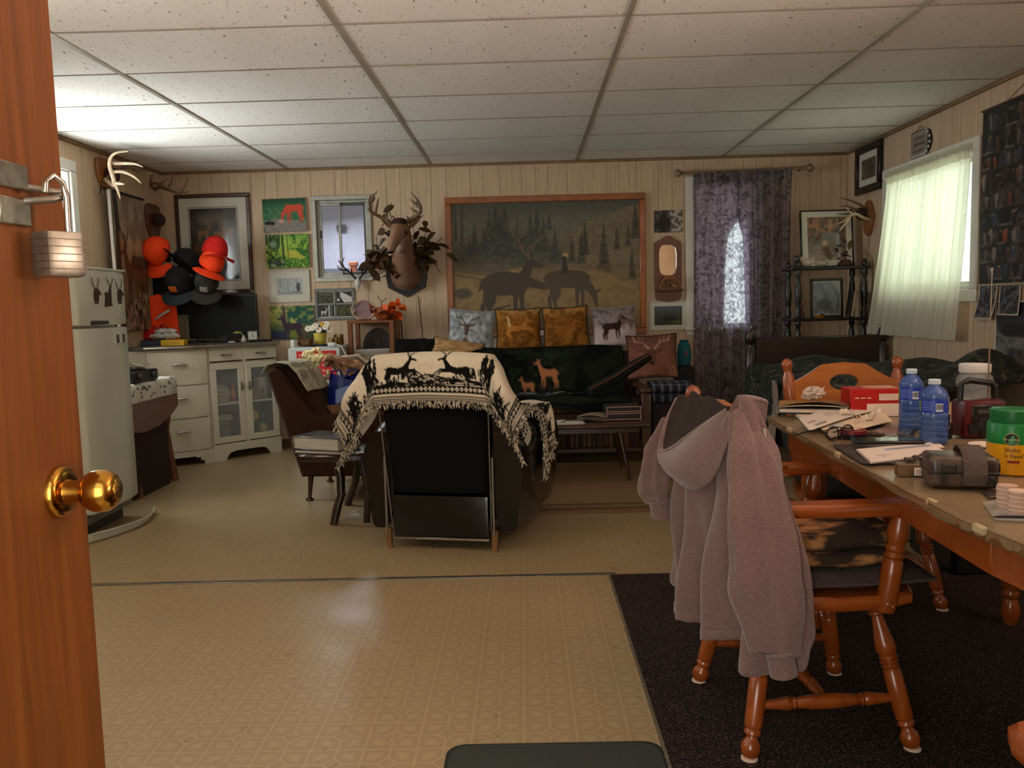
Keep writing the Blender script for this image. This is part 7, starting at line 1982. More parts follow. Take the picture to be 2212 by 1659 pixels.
# ================================================================ WHITE FREEZER BOX, CUBE SHELF
fz = thing('white_mini_freezer', 'white cabinet with a red calendar hung on its front', 'freezer', (-1.59, 6.62, 0))
m_wh = mat('cool_white_enamel', (196, 200, 196), (186, 190, 186), .35)
MB().bb((-.215, -.22, .02), (.18, .25, .868), .008).build('case', m_wh, fz)
MB().bb((-.215, -.245, .06), (.18, -.222, .862), .008).build('door', m_wh, fz)
MB().bb((.15, -.255, .5), (.165, -.245, .66), .003).build('handle', m_frame_gr, fz)
t = thing('red_calendar', 'red wall calendar hanging on the white cabinet front', 'calendar', (-1.59, 6.62 - .248, .62))
c = Cv(72, 60, (196, 22, 20), 95)
for i in range(8):
    for j in range(5): c.rect(.05 + i * .118, .10 + j * .18, .05 + i * .118 + .062, .10 + j * .18 + .09, (226, 190, 180), .75)
sheet('page', c, flat((-.15, -.002, .22), (.15, -.002, .22), (-.15, -.002, .0)), 72, 60, PM, t, solid=.001)
MB().tube([(-.03, -.002, .22), (-.02, -.002, .25), (.02, -.002, .25), (.03, -.002, .22)], .0015, 5).build('cord', m_red, t)
FZ = .869
def fz_at(px, Y): return atY(px, 740, Y).x
t = thing('pill_bottle', 'white pill bottle at the left of the white cabinet top', 'bottle', (fz_at(634, 6.45), 6.45, FZ))
MB().lathe((0, 0, 0), (0, 0, .042), [(0, .021), (.05, .023), (1, .023)], 16).build('body', m_frame_wh, t)
MB().lathe((0, 0, .042), (0, 0, .058), [(0, .022), (.9, .022), (1, .02)], 16).build('cap', m_frame_wh, t)
t = thing('brown_basket', 'brown wicker cup lying on its side on the white cabinet', 'basket', (fz_at(660, 6.50), 6.50, FZ + .03))
MB().lathe((-.05, 0, 0), (.05, -.03, 0), [(0, .024), (.5, .028), (1, .03), (1, .024), (.3, .02)], 16).build('weave', mat('wicker', (110, 74, 40), (70, 44, 24), .8, scale=60, bump=.5), t)
MB().lathe((.046, -.028, 0), (.052, -.031, 0), [(0, .032), (1, .032)], 16).build('rim', MATS['wicker'], t)
t = thing('daisy_pot', 'yellow pot of white daisies on the white cabinet', 'flower pot', (fz_at(692, 6.56), 6.56, FZ + .012))
MB().lathe((0, 0, 0), (0, 0, .09), [(0, .038), (.05, .042), (.9, .05), (1, .05), (.98, .044)], 24).build('pot', mat('pale_yellow_ceramic', (206, 186, 80), (190, 168, 66), .35), t)
MB().lathe((0, 0, -.012), (0, 0, 0), [(0, .06), (1, .062)], 24).build('saucer', mat('dark_book_1', (40, 54, 84)), t)
MB().ball((0, 0, .11), (.06, .05, .04), 14, 8).build('foliage', mat('daisy_leaves', (44, 66, 26), (28, 44, 18), .8, scale=40, bump=.8), t)
pet = bpy.data.meshes.new('petal'); pet.from_pydata([(0, 0, 0), (.006, .012, .003), (.005, .026, .002), (-.005, .026, .002), (-.006, .012, .003)], [], [(0, 1, 2, 3, 4)]); pet.materials.append(mat('white_petal', (226, 220, 208), None, .7))
for k, (x, y, z, yl) in enumerate(((-.085, -.02, .125, 0), (-.045, -.04, .13, 0), (.005, -.05, .115, 0), (-.02, -.05, .145, 0), (.03, -.03, .15, 1), (.055, -.04, .135, 0), (.08, -.02, .115, 0), (.06, -.02, .155, 0))):
    fl_ = MB().ball((x, y, z), (.010, .008, .010) if not yl else .018, 10, 7).build('flower', mat('yellow_centre', (220, 160, 20), None, .7), t)
    if not yl:
        for j in range(9):
            o = bpy.data.objects.new('petal', pet); put(o, fl_); o.location = (x, y - .004, z); o.rotation_euler = (Matrix.Rotation(-1.3 + .2 * math.sin(k * 3), 3, 'X') @ Matrix.Rotation(0, 3, 'Z')).to_euler()
            o.matrix_basis = Matrix.Translation((x, y - .004, z)) @ Matrix.Rotation(pi / 2 - .35, 4, 'X') @ Matrix.Rotation(2 * pi * j / 9, 4, 'Z')
for lab, px, r, h, cc, y_ in (('small gold lidded jar right of the daisies', 718, .018, .06, (150, 120, 60), 6.58), ('second small gold jar right of the daisies', 728, .018, .062, (140, 104, 50), 6.62), ('round gold tin at the right end of the white cabinet', 740, .04, .085, (128, 96, 30), 6.68)):
    t = thing('gold_jar', lab, 'jar', (fz_at(px, y_) - (.01 if r < .03 else .03), y_, FZ), 0, 'gold jars on the white cabinet')
    MB().lathe((0, 0, 0), (0, 0, h * .75), [(0, r * .9), (.1, r), (.9, r), (1, r * .9)], 16).build('body', mat('gold_jar_%d' % cc[0], cc, None, .3, .3), t)
    MB().lathe((0, 0, h * .75), (0, 0, h), [(0, r), (.8, r), (1, r * .8)], 16).build('lid', mat('gold_lid', (190, 166, 110), None, .25, .6), t)
t = thing('white_adapter', 'white power adapter with a white cord on the white cabinet edge', 'adapter', (fz_at(717, 6.42), 6.42, FZ))
MB().bb((-.03, -.02, 0), (.03, .02, .03), .004).build('block', m_frame_wh, t)
MB().tube([(.03, 0, .015), (.08, -.03, .0), (.13, -.05, -.10), (.15, -.06, -.25), (.19, -.08, -.36), (.26, -.1, -.42)], .007, 8).build('cord', mat('cream_cord', (196, 178, 156), None, .6), t)

m_cube = wood('orange_brown_shelf', (140, 80, 38), (108, 58, 26), .4, .2)
cb = thing('cube_shelf', 'narrow open wooden shelf stand beneath the buck mount', 'shelf', (-1.215, 6.80, 0))
for x in (-.165, .165):
    for y in (-.15, .15): MB().bb((x - .018, y - .018, 0), (x + .018, y + .018, 1.055), .004).build('post', m_cube, cb)
for z in (.25, .56, .755, 1.035): MB().bb((-.185, -.17, z), (.185, .17, z + .022), .004).build('shelf_board', m_cube, cb)
MB().bb((-.15, .14, .77), (.15, .15, 1.035)).build('back_panel', mat('shelf_back_panel', (160, 132, 106), None, .7), cb, False)
t = thing('paper_pile', 'pile of white papers inside the open shelf stand', 'papers', (-1.215, 6.76, .778))
for k in range(4): MB().box((.004 * k, -.0, .008 + .012 * k), (.27, .26, .008), .002, rz=.05 * math.sin(k * 2)).build('sheet', MATS['white_paper'], t)
t = thing('crocheted_cloth', 'crocheted cream cloth edge hanging from the shelf board', 'cloth', (-1.215, 6.62, .71))
MB().grid(lambda u, v: Vector(((u - .5) * .30, -.004 + .004 * math.sin(u * 40), .068 - .068 * v * (1 + .12 * math.sin(u * 60)))), 80, 6).build('lace', mat('cream_crochet', (196, 182, 156), (150, 136, 110), .9, scale=120, bump=.7), t, solid=.003)
MB().tube([((u - .5) * .30, -.004, .066) for u in np.linspace(0, 1, 9)], .004, 6).build('band', MATS['cream_crochet'], t)
t = thing('arched_napkin_holder', 'black arched silhouette holder behind the papers on the shelf stand', 'holder', (-1.19, 6.80, .826))
hp = [(.125 * math.cos(a_), .165 * math.sin(a_)) for a_ in np.linspace(0, pi, 22)]
MB().prism(hp, .012, Matrix(((1, 0, 0, 0), (0, 0, 1, 0), (0, 1, 0, 0), (0, 0, 0, 1))), .002).build('arch', mat('holder_dark', (26, 20, 18), (44, 32, 24), .6, scale=14), t)
mb = MB()
for k in range(7): mb.prism([(-.11 + k * .03, 0), (-.085 + k * .03, 0), (-.095 + k * .03, .06 + .04 * math.sin(k * 1.7))], .006, Matrix(((1, 0, 0, 0), (0, 0, 1, -.006), (0, 1, 0, 0), (0, 0, 0, 1))))
mb.build('silhouette', m_ebony, t)
SZ = 1.0575
t = thing('antler_plate', 'pinkish plate in an antler holder on the open shelf stand', 'plate', (-1.285, 6.76, SZ))
MB().lathe((0, .02, .085), (0, .0, .087), [(0, .06), (.5, .072), (1, .074), (.9, .06)], 28).build('plate', mat('dusky_plate', (150, 110, 110), (110, 90, 100), .3), t)
a_ = MB(); tubes(a_, Vector((0, 0, 0)), [[(s_ * .03, -.01, .0), (s_ * .085, -.02, .05), (s_ * .09, -.02, .11), (s_ * .05, -.03, .17)] for s_ in (-1, 1)] + [[(s_ * .085, -.02, .06), (s_ * .06, -.05, .09)] for s_ in (-1, 1)], .009); a_.build('antler_holder', m_antler, t)
MB().bb((-.05, -.03, 0), (.05, .04, .012), .003).build('base', m_cube, t)
OLM = []
for k, c_ in enumerate(((255, 104, 14), (240, 84, 10), (170, 84, 30))):
    me = leaf_mesh('leaf', .07, .026); me.materials.append(mat('orange_leaf_%d' % k, c_, tuple(int(v * .7) for v in c_), .6, scale=20)); OLM.append(me)
t = thing('autumn_leaves', 'bright orange artificial leaves on top of the open shelf stand', 'leaves', (-1.12, 6.76, SZ))
MB().lathe((0, 0, 0), (0, 0, .07), [(0, .06), (.4, .075), (1, .05)], 16).build('basket', mat('rust_basket', (130, 66, 28), (96, 48, 22), .8, scale=50, bump=.5), t)
r_ = random.Random(4); leaves(t, [Vector((r_.uniform(-.11, .12), r_.uniform(-.08, .02), .03 + .09 * r_.random())) for _ in range(34)], 6, 1.25, OLM)
MB().tube([(-.03, 0, .06), (-.02, 0, .14), (-.05, 0, .19)], .003, 5).tube([(-.02, 0, .14), (.02, 0, .17)], .003, 5).build('twig', MATS['leaf_stem'], t)
t = thing('dangling_wire', 'dark cord dangling beside the open shelf stand', 'cord', (-1.02, 6.93, .60))
MB().tube([(0, .02, .46), (.01, 0, .3), (-.01, 0, .15), (.0, 0, -.0)], .005, 6).build('wire', m_capblk, t)
MB().bb((-.012, -.01, -.03), (.012, .01, .0), .003).build('plug', m_capblk, t)

# ================================================================ ON THE BROWN ARMCHAIR
c = Cv(60, 46, (196, 186, 156), 97)
for k in range(5): c.rect(.08 + .17 * k, .12, .2 + .17 * k, .42, (140, 132, 112), .8); c.rect(.08 + .17 * k, .5, .2 + .17 * k, .8, (150, 142, 120), .8)
c.mottle((96, 90, 78), 26, .6, .05, .6)
q = atY(622, 800, 5.1)
t = thing('newspaper', 'folded newspaper draped over the brown armchair back', 'newspaper', (q.x, 5.12, q.z))
NP = [atY(x, y, 5.12) - Vector((q.x, 5.12, q.z)) for x, y in ((582, 806), (590, 790), (610, 784), (634, 787), (652, 806), (676, 846))]
def news(u, v):
    f = u * 5; i = min(int(f), 4); p = NP[i].lerp(NP[i + 1], f - i)
    return Vector((p.x + .05 * v, -.15 + .34 * v + .03 * u, p.z + .012 + .004 * math.sin(v * 7)))
sheet('page', c, news, 50, 40, PM, t, solid=.002)
MB().tube([news(0, k / 8) for k in range(9)], .004, 6).build('fold', mat('news_fold', (176, 166, 138), None, .8), t)
q = atY(735, 885, 5.25)
t = thing('cardboard_box', 'open brown cardboard box on the armchair seat', 'box', (q.x + .02, 5.27, .432), -.12)
m_card = mat('brown_cardboard', (128, 88, 52), (108, 72, 42), .8, scale=10)
for a_, b_ in (((-.14, -.13, 0), (.14, -.124, .13)), ((-.14, .124, 0), (.14, .13, .13)), ((-.14, -.124, 0), (-.134, .124, .13)), ((.134, -.124, 0), (.14, .124, .13)), ((-.134, -.124, 0), (.134, .124, .006))): MB().bb(a_, b_).build('side', m_card, t, False)
MB().faces([(-.14, -.127, .13), (-.14, .127, .13), (-.215, .12, .155), (-.215, -.12, .155)], [(0, 1, 2, 3)]).build('flap', m_card, t, False, solid=.004)
MB().bb((.03, -.1315, .04), (.11, -.13, .11)).build('shipping_label', MATS['white_paper'], t, False)
t = thing('blue_bag', 'royal blue shopping bag bulging from the cardboard box', 'bag', (q.x + .04, 5.27, .44))
MB().grid(lambda u, v: Vector(((.115 + .02 * math.sin(u * 2 * pi * 4)) * math.cos(u * 2 * pi) * (1.05 - .3 * v), (.10 + .012 * math.sin(u * 2 * pi * 5)) * math.sin(u * 2 * pi) * (1.05 - .25 * v), .02 + .27 * v + .02 * math.sin(u * 13) * v)), 40, 18, cu=True).build('body', mat('royal_blue_film', (20, 40, 126), (12, 26, 84), .35, scale=9), t, angle=1)
MB().grid(lambda u, v: Vector((-.05 + u * .09, -.105 + .02 * v, .12 + v * .09 + .03 * u)), 8, 8).build('pale_panel', mat('pale_blue_panel', (110, 130, 176), None, .4), t, solid=.002)
for x in (-.05, .05): MB().tube([(x - .04, -.05, .27), (x - .02, -.06, .33), (x + .03, -.06, .33), (x + .04, -.05, .27)], .006, 6).build('handle', MATS['royal_blue_film'], t)
t = thing('cream_rope_bundle', 'knotted bundle of cream foam loops above the armchair', 'rope', (atY(681, 800, 5.4).x, 5.42, .735))
for k in range(9):
    r_ = random.Random(k + 11); cx, cz = r_.uniform(-.05, .05), r_.uniform(.0, .17); a0 = r_.uniform(0, 3)
    MB().tube([(cx + .035 * math.cos(a0 + s_), -.02 * math.sin(s_ * 2), cz + .035 * math.sin(a0 + s_)) for s_ in np.linspace(0, 4.6, 10)], [.0115] * 10, 8).build('loop', mat('cream_foam', (240, 226, 170), None, .6), t)
MB().tube([(0, 0, 0), (.02, -.02, -.10), (.05, .02, -.2)], .012, 8).build('tail', MATS['cream_foam'], t)
t = thing('tan_jacket', 'crumpled tan and brown jacket on top of the blue bag', 'jacket', (q.x + .06, 5.36, .72))
MB().grid(lambda u, v: Vector((-.15 + .34 * u, -.10 + .2 * v, .10 - .16 * u * u + .03 * math.sin(u * 11 + v * 4) + .025 * math.sin(v * 13 - u * 5))), 36, 26).build('cloth', mat('tan_camo_cloth', (178, 140, 102), (110, 72, 48), .9, scale=14, lo=.42, hi=.58), t, angle=3, solid=.012)
MB().tube([(-.15, -.05, .08), (-.10, -.09, .13), (-.02, -.1, .10), (.1, -.11, .06), (.17, -.1, -.05)], [.02, .024, .024, .022, .016], 8).build('sleeve', MATS['tan_camo_cloth'], t)
t = thing('grey_cables', 'thick pale cables curving down behind the throw', 'cable', (q.x + .16, 5.40, .64))
for k in range(4): MB().tube([(-.16, -.02 * k, .16 + .015 * k), (-.05, -.02 * k, .185 + .01 * k), (.05, -.02 * k, .13), (.11 + .01 * k, -.02 * k, .0), (.13 + .015 * k, -.02 * k, -.12)], .009, 8).build('cable', MATS['cream_cord'], t)
# ================================================================ ON THE DINING TABLE
TS = TZ + .0022
def T(px, py): p = atZ(px, py, TS); return Vector((p.x, p.y, TS))
def paper(name, label, cat, corners, th, m, z=0, lines=None, bend=0, n=8, cvp=None):
    """corners: image points of far-left, far-right, near-right, near-left, taken on the table"""
    P_ = [atZ(x, y, TS + z) for x, y in corners]; o = sum(P_, Vector()) / 4
    o = Vector((o.x, o.y, TS + z)); t = thing(name, label, cat, o)
    def f(u, v):
        p = P_[0].lerp(P_[1], u).lerp(P_[3].lerp(P_[2], u), v) - o
        return Vector((p.x, p.y, .0008 + th / 2 + bend * math.sin(u * pi) * math.sin(v * pi * .5 + .8)))
    if cvp is not None: sheet('face', cvp, f, 60, 40, PM, t, solid=th)
    else: MB().grid(f, n, n).build('face', m, t, angle=3, solid=th)
    g = lambda u, v: f(u, v) + Vector((0, 0, th / 2 + .0004))
    return t, f
def print_cv(w, h, bg, rows, col, seed, blocks=()):
    c_ = Cv(w, h, bg, seed)
    for (x0, x1, y0, y1, k) in rows:
        for i in range(k):
            y = lerp(y0, y1, i / max(1, k - 1)); x = x0
            while x < x1:
                l_ = .02 + .05 * c_.r.rand(); c_.rect(x, y, min(x + l_, x1), y + .018, col, .7); x += l_ + .012
    for b in blocks: c_.rect(*b)
    return c_
m_wpaper = mat('desk_white_paper', (216, 200, 184), (204, 186, 168), .75, scale=4)
m_cream = mat('cream_paper', (206, 186, 156), None, .8)
# stack at the far left corner
t, _ = paper('loose_papers', 'loose papers at the bottom of the far left table pile', 'papers', [(1700, 893), (1800, 880), (1850, 905), (1752, 918)], .012, m_cream)
q = T(1762, 898)
t = thing('spiral_notebook', 'spiral notebook near the far left table corner', 'notebook', (q.x, q.y + .02, TS + .0145), -.35)
MB().bb((-.115, -.085, 0), (.115, .085, .004), .001).bb((-.115, -.085, .016), (.115, .085, .019), .001).build('cover', mat('notebook_black_cover', (30, 26, 24), None, .5), t)
MB().bb((-.112, -.083, .004), (.112, .083, .016)).build('pages', m_wpaper, t, False)
mb = MB()
for k in range(14): mb.tube([(-.116 + .005 * math.cos(a_), -.075 + k * .0115, .010 + .012 * math.sin(a_)) for a_ in np.linspace(0, 2 * pi, 9)], .0012, 5)
mb.build('spiral_wire', m_steel, t)
c = Cv(60, 46, (176, 132, 66), 101); c.mottle((120, 84, 40), 8, .5, .2, .7); c.mottle((40, 30, 22), 14, .62, .06, .9, area=c.box(.1, .1, .6, .5)); c.rect(.55, .6, 1, 1, (70, 54, 50), .8)
t = thing('tan_magazine', 'tan illustrated magazine on top of the spiral notebook', 'magazine', (q.x, q.y + .03, TS + .035), -.30)
sheet('cover', c, lambda u, v: Vector(((u - .5) * .23, (.5 - v) * .17, .004 + .016 * math.sin(u * pi) * v)), 50, 40, PM, t, solid=.002)
MB().grid(lambda u, v: Vector(((u - .5) * .228, (.5 - v) * .168, .001 + .006 * math.sin(u * pi) * v)), 10, 8).build('inner_pages', m_cream, t, solid=.003)
q2 = T(1757, 884)
t = thing('crumpled_tissue', 'crumpled white tissue on the tan magazine', 'tissue', (q.x + .0, q.y + .03, TS + .054))
r_ = random.Random(2); off = [[r_.uniform(.7, 1.3) for _ in range(14)] for _ in range(24)]
MB().grid(lambda u, v: Vector((.036 * math.cos(u * 2 * pi), .028 * math.sin(u * 2 * pi), 0)) * math.sin(v * pi) * off[int(u * 23.99)][int(v * 13)] + Vector((0, 0, .022 - .022 * math.cos(v * pi) * off[int(u * 23.99)][int(v * 13)])), 24, 14, cu=True).build('wad', mat('tissue_white', (226, 204, 186), None, .9, transl=.2), t, angle=.5)
MB().tube([(.03, 0, .03), (.042, .005, .045)], [.006, .001], 5).build('corner', MATS['tissue_white'], t)
c = print_cv(90, 60, (214, 198, 184), [(.3, .62, .2, .55, 8), (.08, .2, .62, .7, 2)], (110, 100, 96), 102, [(.72, .12, .78, .2, (60, 50, 60)), (.04, .5, .14, .6, (150, 130, 120)), (.1, .78, .24, .9, (130, 120, 116))])
paper('white_envelope_letter', 'white printed letter sloping across the middle of the paper pile', 'letter', [(1725, 905), (1868, 868), (1900, 885), (1748, 932)], .003, None, .016, cvp=c, bend=.006)
c = print_cv(90, 60, (218, 196, 166), [(.42, .56, .48, .6, 3)], (60, 46, 44), 103, [(.1, .15, .3, .45, (190, 186, 180)), (.08, .68, .2, .78, (40, 30, 26)), (.62, .55, .75, .64, (40, 30, 26))])
paper('torn_envelope', 'cream torn envelope with oval cut-outs in front of the letter', 'envelope', [(1770, 925), (1905, 890), (1928, 912), (1795, 948)], .004, None, .006, cvp=c, bend=.004)
t = thing('torn_scraps', 'curled torn paper scraps on the cream envelope', 'paper scraps', T(1850, 912) + Vector((0, 0, .014)))
for k in range(6):
    r_ = random.Random(k); MB().grid(lambda u, v: Vector((-.06 + .022 * k + .03 * u, -.01 + .02 * v, .014 * math.sin(u * 3 + k) + .012 * v + .006)), 8, 4).build('scrap', m_wpaper if k % 2 else m_cream, t, angle=3, solid=.001)
q = T(1898, 905)
t = thing('red_carton', 'red and white carton behind the blue bottles', 'carton', (q.x + .02, q.y + .12, TS), -.06)
MB().bb((-.085, -.055, 0), (.085, .055, .095), .002).build('box', mat('red_card', (176, 26, 18), (156, 20, 14), .4), t)
MB().bb((-.03, -.0562, .0), (.0855, -.055, .044)).build('white_panel', m_wpaper, t, False)
MB().bb((.01, -.0565, .055), (.075, -.055, .078)).build('label_strip', mat('pale_strip', (214, 186, 170), None, .6), t, False)
MB().bb((-.02, -.02, .095), (.085, .054, .0955)).build('top_panel', mat('pale_red_print', (206, 150, 130), None, .5), t, False)
for k in range(3): MB().bb((-.07 + .02 * k, -.0562, .062), (-.056 + .02 * k, -.055, .066)).build('print_mark', mat('pale_strip', (214, 186, 170)), t, False)
# water bottles
m_water = mat("blue_bottle_plastic", (70, 104, 170), (50, 78, 140), .1, alpha=.72, spec=.6)
m_bcap = mat('frosted_cap', (196, 206, 216), None, .4)
def bottle(label, px, py, hpx, wpx):
    p = T(px, py); s_ = p.y / F; h = hpx * s_; r = wpx * s_ / 2
    t = thing('water_bottle', label, 'bottle', p, -.35, 'blue water bottles')
    prof = [(0, r * .8), (.015, r * .95), (.04, r), (.1, r), (.11, r * .95), (.13, r), (.19, r), (.2, r * .95), (.22, r), (.28, r), (.29, r * .95), (.31, r), (.37, r), (.38, r * .95), (.40, r), (.48, r), (.49, r * .97), (.72, r * .97), (.75, r), (.80, r * .9), (.86, r * .66), (.90, r * .38), (.92, r * .34), (.96, r * .34)]
    MB().lathe((0, 0, 0), (0, 0, h), prof, 28).build('body', m_water, t)
    MB().lathe((0, 0, h * .50), (0, 0, h * .71), [(0, r * 1.0), (1, r * 1.0)], 28).build('label_band', mat('blue_label', (30, 52, 150), (40, 64, 166), .35), t)
    MB().lathe((0, 0, h * .925), (0, 0, h), [(0, r * .42), (.1, r * .44), (.9, r * .44), (1, r * .4)], 24).build('cap', m_bcap, t)
    M_ = lambda a_, z: Vector((math.sin(a_) * r * 1.012, -math.cos(a_) * r * 1.012, z))
    MB().grid(lambda u, v: M_(lerp(.02, .55, u), h * lerp(.645, .52, v)), 8, 3).build('barcode_panel', m_bcap, t)
    mb = MB()
    for k in range(11):
        a_ = .06 + .045 * k; mb.faces([M_(a_, h * .63) * 1.001, M_(a_ + (.022 if k % 3 else .032), h * .63) * 1.001, M_(a_ + (.022 if k % 3 else .032), h * .55) * 1.001, M_(a_, h * .55) * 1.001], [(0, 1, 2, 3)])
    for v_ in mb.bm.verts: v_.co.x *= 1.006; v_.co.y *= 1.006
    mb.build('barcode', m_ebony, t, False)
    mb = MB()
    for k in range(5): mb.grid(lambda u, v: M_(lerp(-1.0, -.15, u), h * (.67 - .03 * k - .01 * v)) * 1.003, 8, 2)
    mb.build('fine_print', mat('label_print', (120, 140, 206), None, .5), t)
    MB().grid(lambda u, v: M_(lerp(-1.5, -1.15, u), h * lerp(.69, .52, v)) * 1.002, 6, 3).build('green_mark', mat('green_mark', (110, 140, 60), None, .5), t)
    return t
bottle('blue water bottle standing further back beside the red carton', 1967, 927, 131, 49)
bottle('blue water bottle in front of the other, wider in view', 2016, 958, 140, 57)
# small things in the middle of the table
m_lens = mat('tinted_lens', (60, 40, 44), None, .08, alpha=.55)
q = T(1805, 955)
t = thing('reading_glasses', 'dark rimmed reading glasses standing at the table left edge', 'glasses', (q.x + .02, q.y + .02, TS), .5)
for x in (-.03, .03):
    ring = [(x + .024 * math.cos(a_), 0, .024 + .02 * math.sin(a_)) for a_ in np.linspace(0, 2 * pi, 19)]
    MB().tube(ring, .0022, 6).build('rim', m_ebony, t); MB().faces([(p[0], p[1], p[2]) for p in ring[:-1]], [list(range(18))]).build('lens', m_lens, t, False)
    MB().tube([(x * 1.8, 0, .03), (x * 1.9, .06, .028), (x * 1.8, .12, .006)], .002, 6).build('temple', m_ebony, t)
MB().tube([(-.007, 0, .03), (0, 0, .034), (.007, 0, .03)], .002, 6).build('bridge', m_ebony, t)
q = T(1842, 946)
t = thing('red_tin', 'round red and black tin beside the reading glasses', 'tin', (q.x, q.y, TS))
MB().lathe((0, 0, 0), (0, 0, .014), [(0, .038), (.9, .038), (1, .036)], 30).build('base', mat('dark_tin', (30, 28, 40), None, .3, .4), t)
MB().lathe((0, 0, .014), (0, 0, .026), [(0, .0385), (.8, .0385), (1, .036)], 30).build('lid', mat('red_tin_lid', (120, 30, 34), None, .3), t)
MB().box((0, 0, .0265), (.04, .018, .001), rz=.4).build('emblem', m_wpaper, t, False)
for k, (px, py) in enumerate(((1878, 942), (1889, 944), (1900, 946))):
    q = T(px, py); t = thing('battery', ('leftmost brass battery, touching the red tin', 'middle brass battery of three beside the red tin', 'rightmost brass battery, farthest from the red tin')[k], 'battery', (q.x, q.y + .02, TS + .0072), .2 * k, 'loose batteries by the red tin')
    MB().lathe((0, -.024, 0), (0, .024, 0), [(0, .0068), (.9, .007), (1, .006)], 14).build('case', mat('battery_brass', (120, 92, 66), None, .3, .6), t)
    MB().lathe((0, -.026, 0), (0, -.024, 0), [(0, .003), (1, .003)], 10).build('terminal', m_steel, t)
t, _ = paper('shiny_folder', 'glossy dark folder under the small items in mid table', 'folder', [(1880, 915), (1985, 925), (1960, 960), (1840, 958)], .003, mat('glossy_dark_folder', (60, 56, 60), (44, 42, 48), .12))
q = T(1935, 948)
t = thing('key_ring', 'bunch of keys with clip in front of the bottles', 'keys', (q.x, q.y, TS + .004))
for k in range(3): MB().box((.02 * k - .02, .006 * k, .004 + .003 * k), (.05, .010, .002), .0005, rz=.5 + .5 * k).build('key', m_steel, t)
MB().tube([(.03 + .014 * math.cos(a_), .014 * math.sin(a_), .004) for a_ in np.linspace(0, 2 * pi, 17)], .0015, 6).build('ring', m_steel, t)
# white papers, magazine and tablet at the near left
paper('dark_magazine', 'dark glossy magazine under the white papers at the table edge', 'magazine', [(1800, 965), (1960, 962), (1990, 1005), (1860, 1004)], .006, mat('dark_gloss_page', (40, 34, 34), (84, 70, 66), .3, scale=20))
c = print_cv(90, 50, (212, 196, 184), [], (90, 84, 90), 104, [(.32, .2, .95, .34, (130, 136, 150)), (.15, .66, .3, .7, (120, 112, 110)), (.2, .78, .23, .82, (40, 36, 36))])
paper('white_booklet', 'white booklet with grey band on the near left of the table', 'booklet', [(1850, 977), (2010, 962), (2045, 985), (1880, 1003)], .008, None, .007, cvp=c)
paper('white_card', 'plain white card behind the tablet', 'card', [(1965, 958), (2028, 958), (2040, 968), (1990, 972)], .002, m_wpaper, .002)
q = T(1920, 970)
t = thing('tablet', 'black tablet with a reflective screen on the white booklet', 'tablet', (q.x, q.y + .01, TS + .0175), -.10)
MB().bb((-.088, -.036, 0), (.088, .036, .008), .003).build('case', mat('black_device', (24, 23, 23)), t)
MB().bb((-.082, -.031, .008), (.082, .031, .0086)).build('screen', mat('glossy_screen', (14, 14, 18), None, .05), t, False)
# trail camera with its strap, and the small camouflage tape box
m_tc = mat('camo_plastic', (84, 66, 54), (40, 32, 28), .35, scale=18, lo=.4, hi=.58, bump=.5, bscale=22)
q = T(2075, 1050)
t = thing('trail_camera', 'brown camouflage trail camera lying on its side with grey strap', 'trail camera', (q.x + .0, q.y + .01, TS), -.25)
MB().box((0, 0, .036), (.135, .10, .068), .014, seg=3).build('body', m_tc, t)
MB().box((0, 0, .036), (.138, .103, .006), .002).build('seam', mat('dark_camo_seam', (34, 28, 24), None, .5), t)
MB().lathe((.069, .0, .04), (.078, .0, .04), [(0, .02), (.8, .02), (1, .016)], 18).build('lens', mat('glossy_screen', (14, 14, 18)), t)
MB().box((-.03, -.0505, .045), (.03, .006, .02), .002).build('latch', mat('dark_camo_seam', (34, 28, 24)), t)
for x in (-.05, .05): MB().box((x, -.05, .02), (.014, .008, .022), .002).build('clip', m_tc, t)
strap = [(.015, -.066, .012), (.017, -.070, .035), (.018, -.058, .062), (.02, -.03, .080), (.022, .02, .086), (.025, .065, .07), (.03, .085, .03), (.03, .08, .006)]
def strap_f(u, v):
    L_ = [Vector(p) for p in strap]; f = v * (len(L_) - 1); i = min(int(f), len(L_) - 2); p = L_[i].lerp(L_[i + 1], f - i)
    return p + Vector(((u - .5) * .046, 0, 0))
MB().grid(strap_f, 6, 40).build('strap', mat('grey_webbing', (88, 74, 64), (70, 58, 50), .9, scale=160, bump=.6), t, angle=3, solid=.003)
q = T(1975, 1030)
t = thing('tape_box', 'small camouflage tape box wrapped in film at the table edge', 'box', (q.x + .01, q.y + .01, TS), -.15)
MB().bb((-.045, -.016, 0), (.045, .016, .03), .002).build('carton', mat('tape_box_camo', (120, 92, 62), (60, 44, 32), .35, scale=26), t)
MB().bb((-.01, -.0165, .004), (.045, -.016, .022)).build('label_panel', m_wpaper, t, False)
text('lettering', 'CAMO', .012, frame_M((.012, -.0168, .013), (-1, 0, 0), (0, 0, -1)), mat('red_print', (140, 40, 26), None, .6), t)
t = thing('brown_buckle', 'brown plastic strap buckle on top of the tape box', 'buckle', (q.x + .02, q.y + .02, TS + .0305))
MB().tube([(.016 * math.cos(a_), .01 * math.sin(a_), .010 + .006 * math.sin(2 * a_)) for a_ in np.linspace(0, 2 * pi, 13)], .003, 6).build('loop', m_tc, t)
MB().box((-.022, 0, .006), (.022, .016, .010), .002).build('tongue', m_tc, t)
